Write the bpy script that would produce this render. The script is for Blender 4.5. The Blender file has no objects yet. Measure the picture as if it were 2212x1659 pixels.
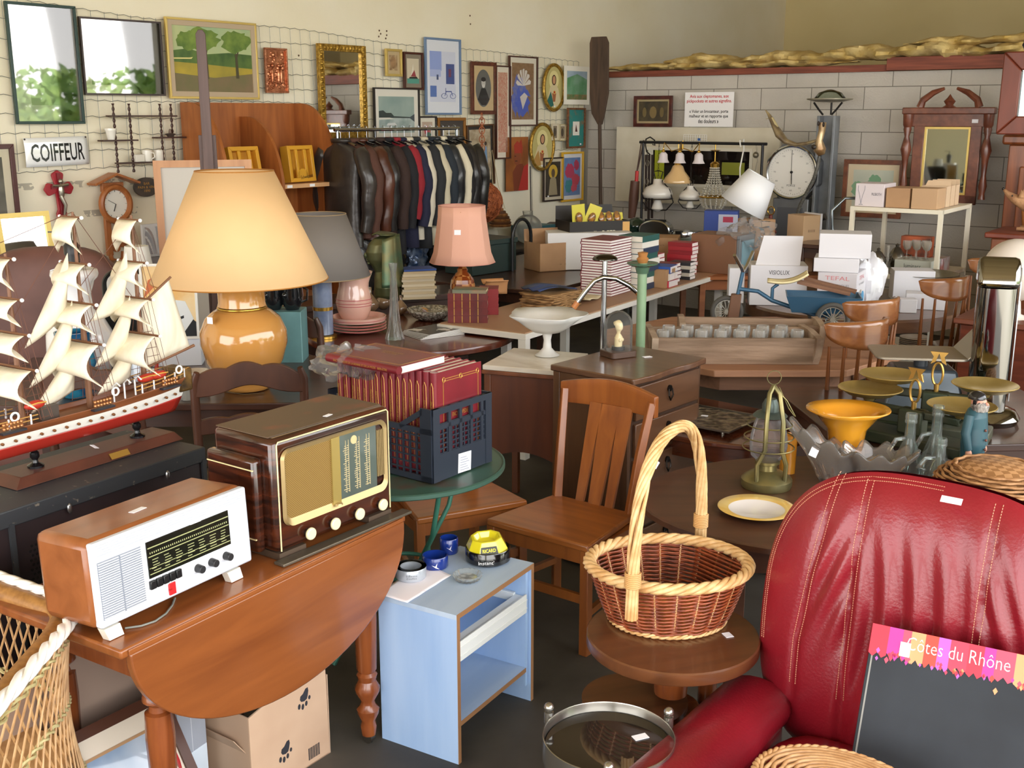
import bpy, math, random
from mathutils import Vector, Matrix, Euler
PI = math.pi; rad = math.radians; sin = math.sin; cos = math.cos
SC = bpy.context.scene; COL = SC.collection
R = random.Random(7)
# ---------------------------------------------------------------- camera
CH = 1.95; FPX = 2400.0; TH = rad(13.6); CX, CY = 1106.0, 829.5
cam = bpy.data.cameras.new('camera'); cam.sensor_fit = 'HORIZONTAL'; cam.sensor_width = 36; cam.lens = 36*FPX/2212
cam.clip_start = .05; cam.clip_end = 200
camo = bpy.data.objects.new('camera', cam); COL.objects.link(camo)
camo.location = (0, 0, CH); camo.rotation_euler = (PI/2 - TH, 0, 0); SC.camera = camo
# ---------------------------------------------------------------- sky and exposure
SC.view_settings.view_transform = 'Standard'; SC.view_settings.look = 'None'
SC.view_settings.gamma = 1; SC.view_settings.use_curve_mapping = False
SC.view_settings.exposure = 0.92
SC.cycles.max_bounces = 8; SC.cycles.transparent_max_bounces = 24
SC.cycles.diffuse_bounces = 5; SC.cycles.glossy_bounces = 4; SC.cycles.transmission_bounces = 6
SC.cycles.caustics_reflective = False; SC.cycles.caustics_refractive = False
SC.cycles.sample_clamp_indirect = 4
w = bpy.data.worlds.new('overcast_sky'); SC.world = w; w.use_nodes = True
nt = w.node_tree; bg = nt.nodes['Background']
tc = nt.nodes.new('ShaderNodeTexCoord'); sx = nt.nodes.new('ShaderNodeSeparateXYZ'); cr = nt.nodes.new('ShaderNodeValToRGB')
nt.links.new(tc.outputs['Generated'], sx.inputs[0]); nt.links.new(sx.outputs['Z'], cr.inputs[0])
cr.color_ramp.elements[0].position = 0; cr.color_ramp.elements[0].color = (1.0, .97, .93, 1)
cr.color_ramp.elements[1].position = .8; cr.color_ramp.elements[1].color = (.84, .90, 1.0, 1)
nt.links.new(cr.outputs[0], bg.inputs[0]); bg.inputs[1].default_value = 3.6
# ---------------------------------------------------------------- room axes
AZ = rad(38.5); DL = Vector((sin(AZ), cos(AZ), 0)); NL = Vector((cos(AZ), -sin(AZ), 0))     # long wall
DB = Vector((.809, -.588, 0)); NB = Vector((-.588, -.809, 0))                              # block partition
RZL = math.atan2(DL.y, DL.x); RZB = math.atan2(DB.y, DB.x)
def SW(s, w, z=0): return DL*s + NL*w + Vector((0, 0, z))
def ray(px, py): return Vector(((px - CX)/FPX, cos(TH) + sin(TH)*(CY - py)/FPX, -sin(TH) + cos(TH)*(CY - py)/FPX))
CP = Vector((0, 0, CH))
def P(px, py, z): r = ray(px, py); return CP + r*((z - CH)/r.z)
def PY(px, py, y): r = ray(px, py); return CP + r*(y/r.y)
def PN(px, py, n, d): r = ray(px, py); return CP + r*((d - n.dot(CP))/n.dot(r))
def WL(px, py, off=0.0): return PN(px, py, NL, -7.0 + off)
def WB(px, py, off=0.0): return PN(px, py, NB, -10.32 + off)
def ang(a, b): return math.atan2(b.y - a.y, b.x - a.x)
# daylight portals in the two big openings of the right hand wall
def portal(c, wd, ht, n):
    l = bpy.data.lights.new('door_daylight', 'AREA'); l.shape = 'RECTANGLE'; l.size = wd; l.size_y = ht; l.cycles.is_portal = True
    o = bpy.data.objects.new('door_daylight', l); COL.objects.link(o); o.location = c
    o.rotation_euler = Vector(n).to_track_quat('-Z', 'Z').to_euler()
portal(SW(2.7, 2.1, 1.9), 13.6, 3.8, (-NL.x, -NL.y, 0)); portal(SW(-5.15, -2, 1.9), 7.1, 3.8, (DL.x, DL.y, 0))
# ---------------------------------------------------------------- materials
def lin(h):
    if not isinstance(h, str): return (*h, 1)
    h = h.lstrip('#'); c = [int(h[i:i + 2], 16)/255 for i in (0, 2, 4)]
    return (*[x/12.92 if x <= .04045 else ((x + .055)/1.055)**2.4 for x in c], 1)
MC = {}
def mt(c, r=.5, m=0, c2=None, sc=8, st=(1, 1, 1), bump=0, bs=None, coat=0, lo=.35, hi=.65, det=3, dist=0, spec=None, tex='noise', c3=None, bst=None):
    key = (c, r, m, c2, sc, st, bump, bs, coat, lo, hi, det, dist, spec, tex, c3, bst)
    if key in MC: return MC[key]
    M = bpy.data.materials.new('paint_' + str(len(MC))); M.use_nodes = True; t = M.node_tree; b = t.nodes['Principled BSDF']
    b.inputs['Base Color'].default_value = lin(c); b.inputs['Roughness'].default_value = r; b.inputs['Metallic'].default_value = m
    if coat: b.inputs['Coat Weight'].default_value = coat; b.inputs['Coat Roughness'].default_value = .12
    if spec is not None: b.inputs['Specular IOR Level'].default_value = spec
    if c2 or bump:
        co = t.nodes.new('ShaderNodeTexCoord'); mp = t.nodes.new('ShaderNodeMapping'); t.links.new(co.outputs['Object'], mp.inputs[0]); mp.inputs['Scale'].default_value = st
    def tx(scale, mapn):
        if tex == 'voronoi': n = t.nodes.new('ShaderNodeTexVoronoi'); n.inputs['Scale'].default_value = scale; o = n.outputs['Distance']
        elif tex == 'wave': n = t.nodes.new('ShaderNodeTexWave'); n.inputs['Scale'].default_value = scale; n.inputs['Distortion'].default_value = dist; n.inputs['Detail'].default_value = det; o = n.outputs['Fac']
        elif tex == 'checker': n = t.nodes.new('ShaderNodeTexChecker'); n.inputs['Scale'].default_value = scale; o = n.outputs['Fac']
        else: n = t.nodes.new('ShaderNodeTexNoise'); n.inputs['Scale'].default_value = scale; n.inputs['Detail'].default_value = det; n.inputs['Distortion'].default_value = dist; o = n.outputs['Fac']
        t.links.new(mapn.outputs[0], n.inputs['Vector']); return o
    if c2:
        o = tx(sc, mp); rp = t.nodes.new('ShaderNodeValToRGB'); rp.color_ramp.elements[0].position = lo; rp.color_ramp.elements[1].position = hi
        rp.color_ramp.elements[0].color = lin(c); rp.color_ramp.elements[1].color = lin(c2)
        if c3: e = rp.color_ramp.elements.new((lo + hi)/2); e.color = lin(c3)
        t.links.new(o, rp.inputs[0]); t.links.new(rp.outputs[0], b.inputs['Base Color'])
    if bump:
        m2 = mp
        if bst: m2 = t.nodes.new('ShaderNodeMapping'); t.links.new(co.outputs['Object'], m2.inputs[0]); m2.inputs['Scale'].default_value = bst
        o = tx(bs or sc, m2); bn = t.nodes.new('ShaderNodeBump'); bn.inputs['Strength'].default_value = bump; bn.inputs['Distance'].default_value = .01
        t.links.new(o, bn.inputs['Height']); t.links.new(bn.outputs[0], b.inputs['Normal'])
    MC[key] = M; return M
def wood(c, c2, r=.35, ax='x', sc=6, coat=0): return mt(c, r, 0, c2, sc, {'x': (.6, 6, 6), 'y': (6, .6, 6), 'z': (6, 6, .6)}[ax], coat=coat, lo=.3, hi=.7, det=5, dist=.6)
def glass(c='#ffffff', k=1.0, r=.02, milk=0, bl=None):
    key = ('glass', c, k, r, milk, bl)
    if key in MC: return MC[key]
    M = bpy.data.materials.new('clear_glass_' + str(len(MC))); M.use_nodes = True; t = M.node_tree; t.nodes.clear()
    o = t.nodes.new('ShaderNodeOutputMaterial'); mx = t.nodes.new('ShaderNodeMixShader'); tr = t.nodes.new('ShaderNodeBsdfTransparent'); g = t.nodes.new('ShaderNodeBsdfGlossy')
    f = t.nodes.new('ShaderNodeLayerWeight'); f.inputs['Blend'].default_value = bl or min(.12*k, .07 + .045*k); g.inputs['Roughness'].default_value = r
    tr.inputs[0].default_value = lin(c); t.links.new(f.outputs['Fresnel'], mx.inputs[0]); t.links.new(tr.outputs[0], mx.inputs[1]); t.links.new(g.outputs[0], mx.inputs[2]); 
    if milk:
        m2 = t.nodes.new('ShaderNodeMixShader'); d = t.nodes.new('ShaderNodeBsdfTranslucent'); d2 = t.nodes.new('ShaderNodeBsdfDiffuse'); a = t.nodes.new('ShaderNodeAddShader'); m2.inputs[0].default_value = milk
        for n in (d, d2): n.inputs[0].default_value = (.55, .55, .54, 1)
        t.links.new(d.outputs[0], a.inputs[0]); t.links.new(d2.outputs[0], a.inputs[1]); t.links.new(mx.outputs[0], m2.inputs[1]); t.links.new(a.outputs[0], m2.inputs[2]); mx = m2
    t.links.new(mx.outputs[0], o.inputs[0])
    MC[key] = M; return M
def frost(c, r=.45):
    key = ('frost', c, r)
    if key in MC: return MC[key]
    M = mt(c, r).copy(); b = M.node_tree.nodes['Principled BSDF']; b.inputs['Transmission Weight'].default_value = .3; MC[key] = M; return M
# ---------------------------------------------------------------- mesh builder
class B:
    def __init__(s): s.v = []; s.f = []; s.m = []; s.T = Matrix(); s.k = 0
    def at(s, loc=(0, 0, 0), rot=(0, 0, 0)): s.T = Matrix.Translation(loc) @ Euler(rot).to_matrix().to_4x4(); return s
    def mat(s, k): s.k = k; return s
    def add(s, vs, fs):
        n = len(s.v); s.v += [tuple(s.T @ Vector(v)) for v in vs]; s.f += [[i + n for i in f] for f in fs]; s.m += [s.k]*len(fs); return s
    def box(s, x0, x1, y0, y1, z0, z1):
        return s.add([(x0, y0, z0), (x1, y0, z0), (x1, y1, z0), (x0, y1, z0), (x0, y0, z1), (x1, y0, z1), (x1, y1, z1), (x0, y1, z1)],
                     [(3, 2, 1, 0), (4, 5, 6, 7), (0, 1, 5, 4), (1, 2, 6, 5), (2, 3, 7, 6), (3, 0, 4, 7)])
    def hexa(s, p): return s.add(p, [(3, 2, 1, 0), (4, 5, 6, 7), (0, 1, 5, 4), (1, 2, 6, 5), (2, 3, 7, 6), (3, 0, 4, 7)])
    def tube(s, pts, r, n=8, closed=False, cap=True, flat=1.0):
        pts = [Vector(p) for p in pts]; N = len(pts); rs = r if isinstance(r, (list, tuple)) else [r]*N
        vs = []; up = None
        for i, p in enumerate(pts):
            a = pts[(i - 1) % N] if (closed or i) else p; c = pts[(i + 1) % N] if (closed or i < N - 1) else p
            d = (c - a); d = d.normalized() if d.length > 1e-9 else Vector((0, 0, 1))
            if up is None: up = Vector((0, 0, 1)) if abs(d.z) < .9 else Vector((1, 0, 0))
            x = d.cross(up); x = x.normalized() if x.length > 1e-6 else d.orthogonal().normalized(); up = x.cross(d).normalized()
            for k in range(n): t = 2*PI*k/n; vs.append(p + x*(rs[i]*cos(t)) + up*(rs[i]*flat*sin(t)))
        fs = []
        for i in range(N if closed else N - 1):
            for k in range(n): j = (i + 1) % N; l = (k + 1) % n; fs.append((i*n + k, i*n + l, j*n + l, j*n + k))
        if cap and not closed: fs.append(tuple(range(n))[::-1]); fs.append(tuple((N - 1)*n + k for k in range(n)))
        return s.add(vs, [f[::-1] for f in fs])
    def cyl(s, p, q, r, r2=None, n=14): return s.tube([p, q], [r, r if r2 is None else r2], n)
    def bar(s, p, q, w, h, up=(0, 0, 1)):
        p = Vector(p); q = Vector(q); d = (q - p).normalized(); x = d.cross(Vector(up)).normalized(); u = x.cross(d)
        vs = [e + x*(a*w/2) + u*(b*h/2) for e in (p, q) for a, b in ((-1, -1), (1, -1), (1, 1), (-1, 1))]
        return s.add(vs, [(0, 1, 2, 3), (7, 6, 5, 4), (0, 4, 5, 1), (1, 5, 6, 2), (2, 6, 7, 3), (3, 7, 4, 0)])
    def lathe(s, pr, n=28, c=(0, 0, 0), fn=None):
        vs = []; fs = []
        for (r, z) in pr:
            for k in range(n):
                t = 2*PI*k/n; q = r*(fn(t, z) if fn else 1); vs.append((c[0] + q*cos(t), c[1] + q*sin(t), c[2] + z))
        for i in range(len(pr) - 1):
            for k in range(n): l = (k + 1) % n; fs.append((i*n + k, i*n + l, (i + 1)*n + l, (i + 1)*n + k))
        if pr[0][0] > 1e-4: fs.append(tuple(range(n))[::-1])
        if pr[-1][0] > 1e-4: fs.append(tuple((len(pr) - 1)*n + k for k in range(n)))
        return s.add(vs, fs)
    def shell(s, pr, n=28, c=(0, 0, 0), fn=None):     # open lathe, no caps
        k0 = len(s.f); s.lathe(pr, n, c, fn); kill = (1 if pr[0][0] > 1e-4 else 0) + (1 if pr[-1][0] > 1e-4 else 0)
        if kill: s.f = s.f[:-kill]; s.m = s.m[:-kill]
        return s
    def sph(s, c, r, n=16, m=10, z0=-1.0):
        if not isinstance(r, (list, tuple)): r = (r, r, r)
        pr = []; a0 = math.asin(max(-1, z0))
        for i in range(m + 1): a = a0 + (PI/2 - a0)*i/m; pr.append((max(cos(a), 1e-5), sin(a)))
        vs = []; fs = []
        for (q, z) in pr:
            for k in range(n): t = 2*PI*k/n; vs.append((c[0] + r[0]*q*cos(t), c[1] + r[1]*q*sin(t), c[2] + r[2]*z))
        for i in range(m):
            for k in range(n): l = (k + 1) % n; fs.append((i*n + k, i*n + l, (i + 1)*n + l, (i + 1)*n + k))
        return s.add(vs, fs)
    def prism(s, pts, a, b, ax='z'):      # pts in the plane across ax, extruded a..b
        f = {'z': lambda u, v, w: (u, v, w), 'y': lambda u, v, w: (u, w, v), 'x': lambda u, v, w: (w, u, v)}[ax]
        n = len(pts); vs = [f(u, v, a) for u, v in pts] + [f(u, v, b) for u, v in pts]
        fs = [tuple(range(n))[::-1], tuple(range(n, 2*n))] + [(i, (i + 1) % n, n + (i + 1) % n, n + i) for i in range(n)]
        ar = sum(pts[i][0]*pts[(i + 1) % n][1] - pts[(i + 1) % n][0]*pts[i][1] for i in range(n))*(-1 if ax == 'y' else 1)*(1 if b > a else -1)
        if ar < 0: fs = [g[::-1] for g in fs]
        return s.add(vs, fs)
    def grid(s, fn, nu, nv, cu=False, cv=False):
        vs = [fn(i/nu, j/nv) for i in range(nu + (0 if cu else 1)) for j in range(nv + (0 if cv else 1))]
        W = nv + (0 if cv else 1); U = nu + (0 if cu else 1); fs = []
        for i in range(nu):
            for j in range(nv): i2 = (i + 1) % U; j2 = (j + 1) % W; fs.append((i*W + j, i2*W + j, i2*W + j2, i*W + j2))
        return s.add(vs, fs)
    def build(s, name, mats, par=None, loc=None, rz=0, rot=None, label=None, cat=None, group=None, kind=None, bev=0, sub=0, sol=0, smooth=38, off=0):
        me = bpy.data.meshes.new(name); me.from_pydata(s.v, [], s.f)
        if not isinstance(mats, (list, tuple)): mats = [mats]
        for q in mats: me.materials.append(q)
        if len(mats) > 1: me.polygons.foreach_set('material_index', [min(k, len(mats) - 1) for k in s.m])
        me.update()
        if smooth: me.polygons.foreach_set('use_smooth', [True]*len(me.polygons)); me.set_sharp_from_angle(angle=rad(smooth))
        return link(name, me, par, loc, rz, rot, label, cat, group, kind, bev, sub, sol, off)
def link(name, me, par=None, loc=None, rz=0, rot=None, label=None, cat=None, group=None, kind=None, bev=0, sub=0, sol=0, off=0):
    o = bpy.data.objects.new(name, me); COL.objects.link(o)
    if par is not None: o.parent = par
    if loc is not None: o.location = loc
    o.rotation_euler = rot if rot is not None else (0, 0, rz)
    if label: o['label'] = label
    if cat: o['category'] = cat
    if group: o['group'] = group
    if kind: o['kind'] = kind
    if sol: q = o.modifiers.new('thick', 'SOLIDIFY'); q.thickness = sol; q.offset = off
    if bev: q = o.modifiers.new('edge', 'BEVEL'); q.width = bev; q.segments = 2; q.limit_method = 'ANGLE'; q.angle_limit = rad(40)
    if sub: q = o.modifiers.new('round', 'SUBSURF'); q.levels = sub; q.render_levels = sub
    return o
def T(name, label, cat, loc=(0, 0, 0), rz=0, group=None, rot=None): return link(name, None, None, loc, rz, rot, label, cat, group)
def dup(root, loc, rz=0, label=None, group=None, rot=None):
    r = root.copy(); COL.objects.link(r); r.location = loc; r.rotation_euler = rot if rot is not None else (0, 0, rz)
    if label: r['label'] = label
    if group: r['group'] = group
    for ch in list(root.children):
        c = ch.copy(); COL.objects.link(c); c.parent = r
        for g in list(ch.children):
            d = g.copy(); COL.objects.link(d); d.parent = c
    return r
def text(s, par, mat, w, h, loc, rot=(0, 0, 0), name='lettering', off=0.0, ext=.0004, align='C', fx=True, sp=1.0):
    cu = bpy.data.curves.new('t', 'FONT'); cu.body = s; cu.align_x = 'CENTER'; cu.align_y = 'CENTER'; cu.offset = off; cu.extrude = 0; cu.resolution_u = 2; cu.space_character = sp
    to = bpy.data.objects.new('t', cu); COL.objects.link(to); bpy.context.view_layer.update()
    me = bpy.data.meshes.new_from_object(to.evaluated_get(bpy.context.evaluated_depsgraph_get())); bpy.data.objects.remove(to); bpy.data.curves.remove(cu)
    xs = [v.co.x for v in me.vertices]; ys = [v.co.y for v in me.vertices]
    W = max(xs) - min(xs) or 1; H = max(ys) - min(ys) or 1; mx = (max(xs) + min(xs))/2; my = (max(ys) + min(ys))/2
    kx = w/W; ky = h/H if h else kx
    for v in me.vertices: v.co.x = (v.co.x - mx)*kx; v.co.y = (v.co.y - my)*ky
    me.materials.clear(); me.materials.append(mat); me.name = name
    return link(name, me, par, loc, rot=rot)
FR = (PI/2, 0, 0)      # text standing upright facing -y
ORD = 'topmost,second,third,fourth,fifth,sixth,seventh,eighth,ninth,tenth,eleventh,twelfth,thirteenth,fourteenth,fifteenth,sixteenth,seventeenth,eighteenth,nineteenth,twentieth,twenty-first,twenty-second,twenty-third,twenty-fourth'.split(',')
def ell(cx, cy, rx, ry, n=20, a0=0, a1=2*PI): return [(cx + rx*cos(a0 + (a1 - a0)*i/n), cy + ry*sin(a0 + (a1 - a0)*i/n)) for i in range(n + (0 if abs(a1 - a0 - 2*PI) < 1e-6 else 1))]
WHITE = '#f2f2ee'; BLACKP = '#141414'
TAG = mt('#f4f4fa', .6)
def sticker(par, loc, rot=(0, 0, 0), w=.03, h=.018, name='price_tag'):
    return B().box(-w/2, w/2, -h/2, h/2, 0, .0012).build(name, TAG, par, loc, rot=rot)
# ================================================================ SETTING
def S(name, b, m, **k): return b.build(name, m, kind='structure', **k)
FLOORM = mt('#5b564e', .62, 0, '#38342f', 2.2, bump=.08, bs=30, det=8, lo=.3, hi=.72)
S('floor', B().add([tuple(SW(-5.2, -7.2, -.12)), tuple(SW(-5.2, 2.15, -.12)), tuple(SW(15, 2.15, -.12)), tuple(SW(15, -7.2, -.12)), tuple(SW(-5.2, -7.2, 0)), tuple(SW(-5.2, 2.15, 0)), tuple(SW(15, 2.15, 0)), tuple(SW(15, -7.2, 0))],
    [(0, 1, 2, 3), (7, 6, 5, 4), (0, 4, 5, 1), (1, 5, 6, 2), (2, 6, 7, 3), (3, 7, 4, 0)]), FLOORM)
def wallmat():
    M = mt('#f0ead6', .8, 0, '#e9e0c4', 1.1, bump=.12, bs=25, det=6, lo=.35, hi=.7).copy(); t = M.node_tree; b = t.nodes['Principled BSDF']
    co = t.nodes.new('ShaderNodeTexCoord'); s = t.nodes.new('ShaderNodeSeparateXYZ'); t.links.new(co.outputs['Object'], s.inputs[0])
    # smudged horizontal block joints low on the wall
    def mth(op, a, b_=None, **k):
        n = t.nodes.new('ShaderNodeMath'); n.operation = op
        for i, q in enumerate((a, b_)):
            if q is None: continue
            if isinstance(q, (int, float)): n.inputs[i].default_value = q
            else: t.links.new(q, n.inputs[i])
        return n.outputs[0]
    z = mth('FRACT', mth('MULTIPLY', s.outputs['Z'], 5.0)); line = mth('LESS_THAN', mth('ABSOLUTE', mth('SUBTRACT', z, .5)), .11)
    low = mth('LESS_THAN', s.outputs['Z'], 1.62)
    no = t.nodes.new('ShaderNodeTexNoise'); no.inputs['Scale'].default_value = 14; no.inputs['Detail'].default_value = 8; t.links.new(co.outputs['Object'], no.inputs['Vector'])
    n2 = t.nodes.new('ShaderNodeTexNoise'); n2.inputs['Scale'].default_value = 1.6; t.links.new(co.outputs['Object'], n2.inputs['Vector'])
    g = mth('MULTIPLY', mth('MULTIPLY', line, low), mth('MULTIPLY', mth('GREATER_THAN', no.outputs['Fac'], .5), mth('GREATER_THAN', n2.outputs['Fac'], .47)))
    far = mth('LESS_THAN', s.outputs['X'], 8.3)
    g = mth('MULTIPLY', mth('MULTIPLY', g, far), .55)
    mx = t.nodes.new('ShaderNodeMixRGB'); old = b.inputs['Base Color'].links[0].from_socket
    t.links.new(g, mx.inputs[0]); t.links.new(old, mx.inputs[1]); mx.inputs[2].default_value = lin('#6a665c'); t.links.new(mx.outputs[0], b.inputs['Base Color'])
    return M
def wbox(name, s0, s1, w0, w1, z0, z1, m, **k):    # box in the long-wall frame: local x = s, local y = away from the room
    return S(name, B().box(s0, s1, -w1, -w0, z0, z1), m, rz=RZL, **k)
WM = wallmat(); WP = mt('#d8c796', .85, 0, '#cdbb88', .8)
wbox('wall_left', -5.2, 15, -7.2, -7.0, 0, 4.7, WM)
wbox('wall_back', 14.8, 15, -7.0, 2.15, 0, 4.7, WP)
b = B()
for a in ((9.55, 14.8, 0, 4.7), (-5.2, -4.15, 0, 4.7), (-4.15, 9.55, 3.85, 4.7)): b.box(a[0], a[1], -2.15, -2.0, a[2], a[3])
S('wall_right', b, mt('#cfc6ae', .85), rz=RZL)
b = B()
for a in ((-7.0, -5.6, 0, 4.7), (1.6, 2.0, 0, 4.7), (-5.6, 1.6, 3.85, 4.7)): b.box(-5.2, -5.05, -a[1], -a[0], a[2], a[3])
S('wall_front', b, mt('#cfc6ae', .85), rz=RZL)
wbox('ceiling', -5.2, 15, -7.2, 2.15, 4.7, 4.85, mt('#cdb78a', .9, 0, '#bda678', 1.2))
def blockmat():
    M = bpy.data.materials.new('block_wall'); M.use_nodes = True; t = M.node_tree; b = t.nodes['Principled BSDF']; b.inputs['Roughness'].default_value = .9
    co = t.nodes.new('ShaderNodeTexCoord'); mp = t.nodes.new('ShaderNodeMapping'); mp.inputs['Rotation'].default_value = (PI/2, 0, 0); t.links.new(co.outputs['Object'], mp.inputs[0])
    br = t.nodes.new('ShaderNodeTexBrick'); br.inputs['Scale'].default_value = 1; br.inputs['Brick Width'].default_value = .5; br.inputs['Row Height'].default_value = .2; br.inputs['Mortar Size'].default_value = .004; br.inputs['Mortar Smooth'].default_value = .3
    br.inputs['Color1'].default_value = lin('#cfc9bf'); br.inputs['Color2'].default_value = lin('#c6c0b6'); br.inputs['Mortar'].default_value = lin('#7c766c'); t.links.new(mp.outputs[0], br.inputs['Vector'])
    no = t.nodes.new('ShaderNodeTexNoise'); no.inputs['Scale'].default_value = 3; no.inputs['Detail'].default_value = 8; t.links.new(co.outputs['Object'], no.inputs['Vector'])
    mx = t.nodes.new('ShaderNodeMixRGB'); mx.blend_type = 'MULTIPLY'; mx.inputs[0].default_value = .22; t.links.new(br.outputs['Color'], mx.inputs[1]); t.links.new(no.outputs['Fac'], mx.inputs[2]); t.links.new(mx.outputs[0], b.inputs['Base Color'])
    bn = t.nodes.new('ShaderNodeBump'); bn.inputs['Strength'].default_value = .5; bn.inputs['Distance'].default_value = .01; n3 = t.nodes.new('ShaderNodeTexNoise'); n3.inputs['Scale'].default_value = 60; t.links.new(co.outputs['Object'], n3.inputs['Vector'])
    a = t.nodes.new('ShaderNodeMath'); a.operation = 'SUBTRACT'; t.links.new(n3.outputs['Fac'], a.inputs[0]); t.links.new(br.outputs['Fac'], a.inputs[1]); t.links.new(a.outputs[0], bn.inputs['Height']); t.links.new(bn.outputs[0], b.inputs['Normal'])
    return M
CB = WB(1262, 300); CB.z = 0          # inner corner
S('wall_partition', B().box(-.1, 8.2, .0, .2, 0, 2.33), blockmat(), loc=CB, rz=RZB)
RUST = mt('#8c4a35', .6, 0, '#6d3526', 9, st=(.3, 4, 4))
S('trim_1', B().box(.05, 3.2, -.03, .16, 2.33, 2.39), RUST, loc=CB, rz=RZB, bev=.004)
S('trim_2', B().box(3.2, 8.0, -.06, .10, 2.335, 2.45), RUST, loc=CB, rz=RZB, bev=.004)
S('trim_3', B().box(-.03, .05, -.04, .0, 0, 2.0), mt('#8d8a80', .6), loc=CB, rz=RZB)     # grey upright strip in the corner
# small screw holes high on the painted wall
b = B()
for (px, py) in ((819, 66), (835, 67), (822, 73), (818, 79), (835, 76), (833, 83), (1015, 34), (1016, 52), (645, 120)):
    p = WL(px, py, .0); b.sph(p, .008, 8, 5)
S('wall_holes', b, mt('#5a4433', .9))
# ---- mineral wool laid on the partition
WOOL = mt('#d9c389', .95, 0, '#b99a4e', 7, bump=.9, bs=22, det=9, lo=.3, hi=.7)
def wool(x0, x1, z, ry, rz_, seed, label, m=WOOL):
    q = random.Random(seed); ph = [q.uniform(0, 6) for _ in range(8)]
    def fn(u, v):
        x = x0 + (x1 - x0)*u; a = 2*PI*v; k = 1 + .22*sin(9*x + ph[0] + 2*a) + .16*sin(23*x + ph[1] - a) + .1*sin(41*x + 3*a + ph[2]) + q.uniform(-.05, .05)
        e = min(1, 5*u + .25, 5*(1 - u) + .25)
        return (x, .09 + ry*k*cos(a)*e, z + rz_*(.95 + (.25*sin(3*x + ph[3]) + .25*sin(7.3*x + ph[4]))*(sin(a) > 0)) + rz_*k*sin(a)*e)
    b = B().grid(fn, int((x1 - x0)*40), 14, cv=True)
    return b.build('insulation_roll', m, loc=CB, rz=RZB, label=label, cat='insulation', kind='thing', group='mineral wool on the partition')
wool(.15, 2.9, 2.395, .17, .035, 3, 'thin flat strip of yellow mineral wool on the partition beside the paddle')
wool(.9, 3.0, 2.43, .16, .05, 5, 'yellow mineral wool roll lying on the partition above the notice')
wool(2.6, 5.9, 2.44, .2, .06, 9, 'thick crumpled mineral wool roll on the partition above the mirror dresser')
wool(3.3, 5.1, 2.54, .14, .035, 12, 'ragged upper layer of mineral wool over the thick roll')
# ---- outdoors, seen only in reflections
S('ground_outside', B().add([tuple(SW(-20, 2.15, -.03)), tuple(SW(30, 2.15, -.03)), tuple(SW(30, 50, -.03)), tuple(SW(-20, 50, -.03))], [(3, 2, 1, 0)]), mt('#cfc8b8', .9))
LEAF = mt('#6f9440', .6, 0, '#a3bf5c', 3)
TRK = mt('#5b4a3a', .9)
def tree(s, w_, h, r, n, seed, label):
    q = random.Random(seed); t = T('leafy_tree', label, 'tree', SW(s, w_, -.03), group='trees outside the shop door')
    B().cyl((0, 0, 0), (.1, 0, h*.6), .14, .07, 8).build('trunk', TRK, t)
    b = B()
    for i in range(n):
        d = Vector((q.gauss(0, 1), q.gauss(0, 1), q.gauss(0, 1))).normalized()*(q.random()**.45)
        c = Vector((d.x*r, d.y*r, h*.6 + d.z*h*.42)); e = Vector((q.gauss(0, 1), q.gauss(0, 1), q.gauss(0, 1))).normalized(); g = e.orthogonal().normalized(); k = q.uniform(.08, .19)
        b.add([c - e*k, c + g*k*.5, c + e*k, c - g*k*.5], [(0, 1, 2, 3)])
    b.build('foliage', LEAF, t, smooth=0)
tree(9.4, 5.6, 2.2, 1.5, 1500, 1, 'bushy green tree outside the door, nearest the wall end')
tree(12.2, 7.4, 2.9, 1.7, 1500, 2, 'tall green tree outside beyond the bushy one')
tree(7.0, 7.8, 2.6, 1.6, 1300, 3, 'low rounded green tree outside the middle of the door')
tree(14.5, 4.9, 2.3, 1.6, 1300, 4, 'green tree standing outside past the end of the right wall')
tree(4.4, 10, 3.6, 2.0, 1300, 6, 'wide green tree well away from the door')
# ================================================================ LONG WALL
WIRE = mt('#6d7472', .5, .6)
mo = CP*0
b = B(); q = random.Random(3)
s0, s1 = 3.6, 9.98
n = int((s1 - s0)/.1)
def mz(s): return 2.60 - .024*(s - 5.5) + .012*sin(2.3*s)
for i in range(n + 1):
    s = s0 + i*.1 + q.uniform(-.004, .004); b.tube([(s, -.02, 1.60), (s + q.uniform(-.01, .01), -.03, 2.1), (s, -.02, mz(s))], .0016, 4, cap=False)
for j in range(10):
    pts = [];
    for i in range(n*2 + 1):
        s = s0 + i*.05; pts.append((s, -.022, 1.60 + (mz(s) - 1.60)*j/9 + (.005 if i % 2 else -.005) + .008*sin(s*3 + j)))
    b.tube(pts, .0016, 4, cap=False)
b.build('wire_mesh', WIRE, loc=NL*-7, rz=RZL, label='grey wire netting nailed along the cream wall behind the pictures', cat='wire mesh')
def pbox(W, x0, y0, x1, y1, off):
    xm = (x0 + x1)/2; ym = (y0 + y1)/2; a = W(x0, ym, off); c = W(x1, ym, off); t = W(xm, y0, off); d = W(xm, y1, off)
    return Vector((W(xm, ym, off).x, W(xm, ym, off).y, d.z)), (c.xy - a.xy).length, t.z - d.z
def artmesh(par, name, wd, ht, z0, y, items, shape=None):
    b = B(); mats = []
    for i, (m, pts) in enumerate(items):
        m = m if not isinstance(m, str) else mt(m, .7)
        if m not in mats: mats.append(m)
        b.k = mats.index(m); b.prism([(-wd/2 + u*wd, z0 + v*ht) for u, v in pts], y - .0004*i, y - .0004*(i + 1) - .0002, 'y')
    return b.build(name, mats, par, smooth=0)
def rect(x0, y0, x1, y1): return [(x0, y0), (x1, y0), (x1, y1), (x0, y1)]
FULL = rect(0, 0, 1, 1)
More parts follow.
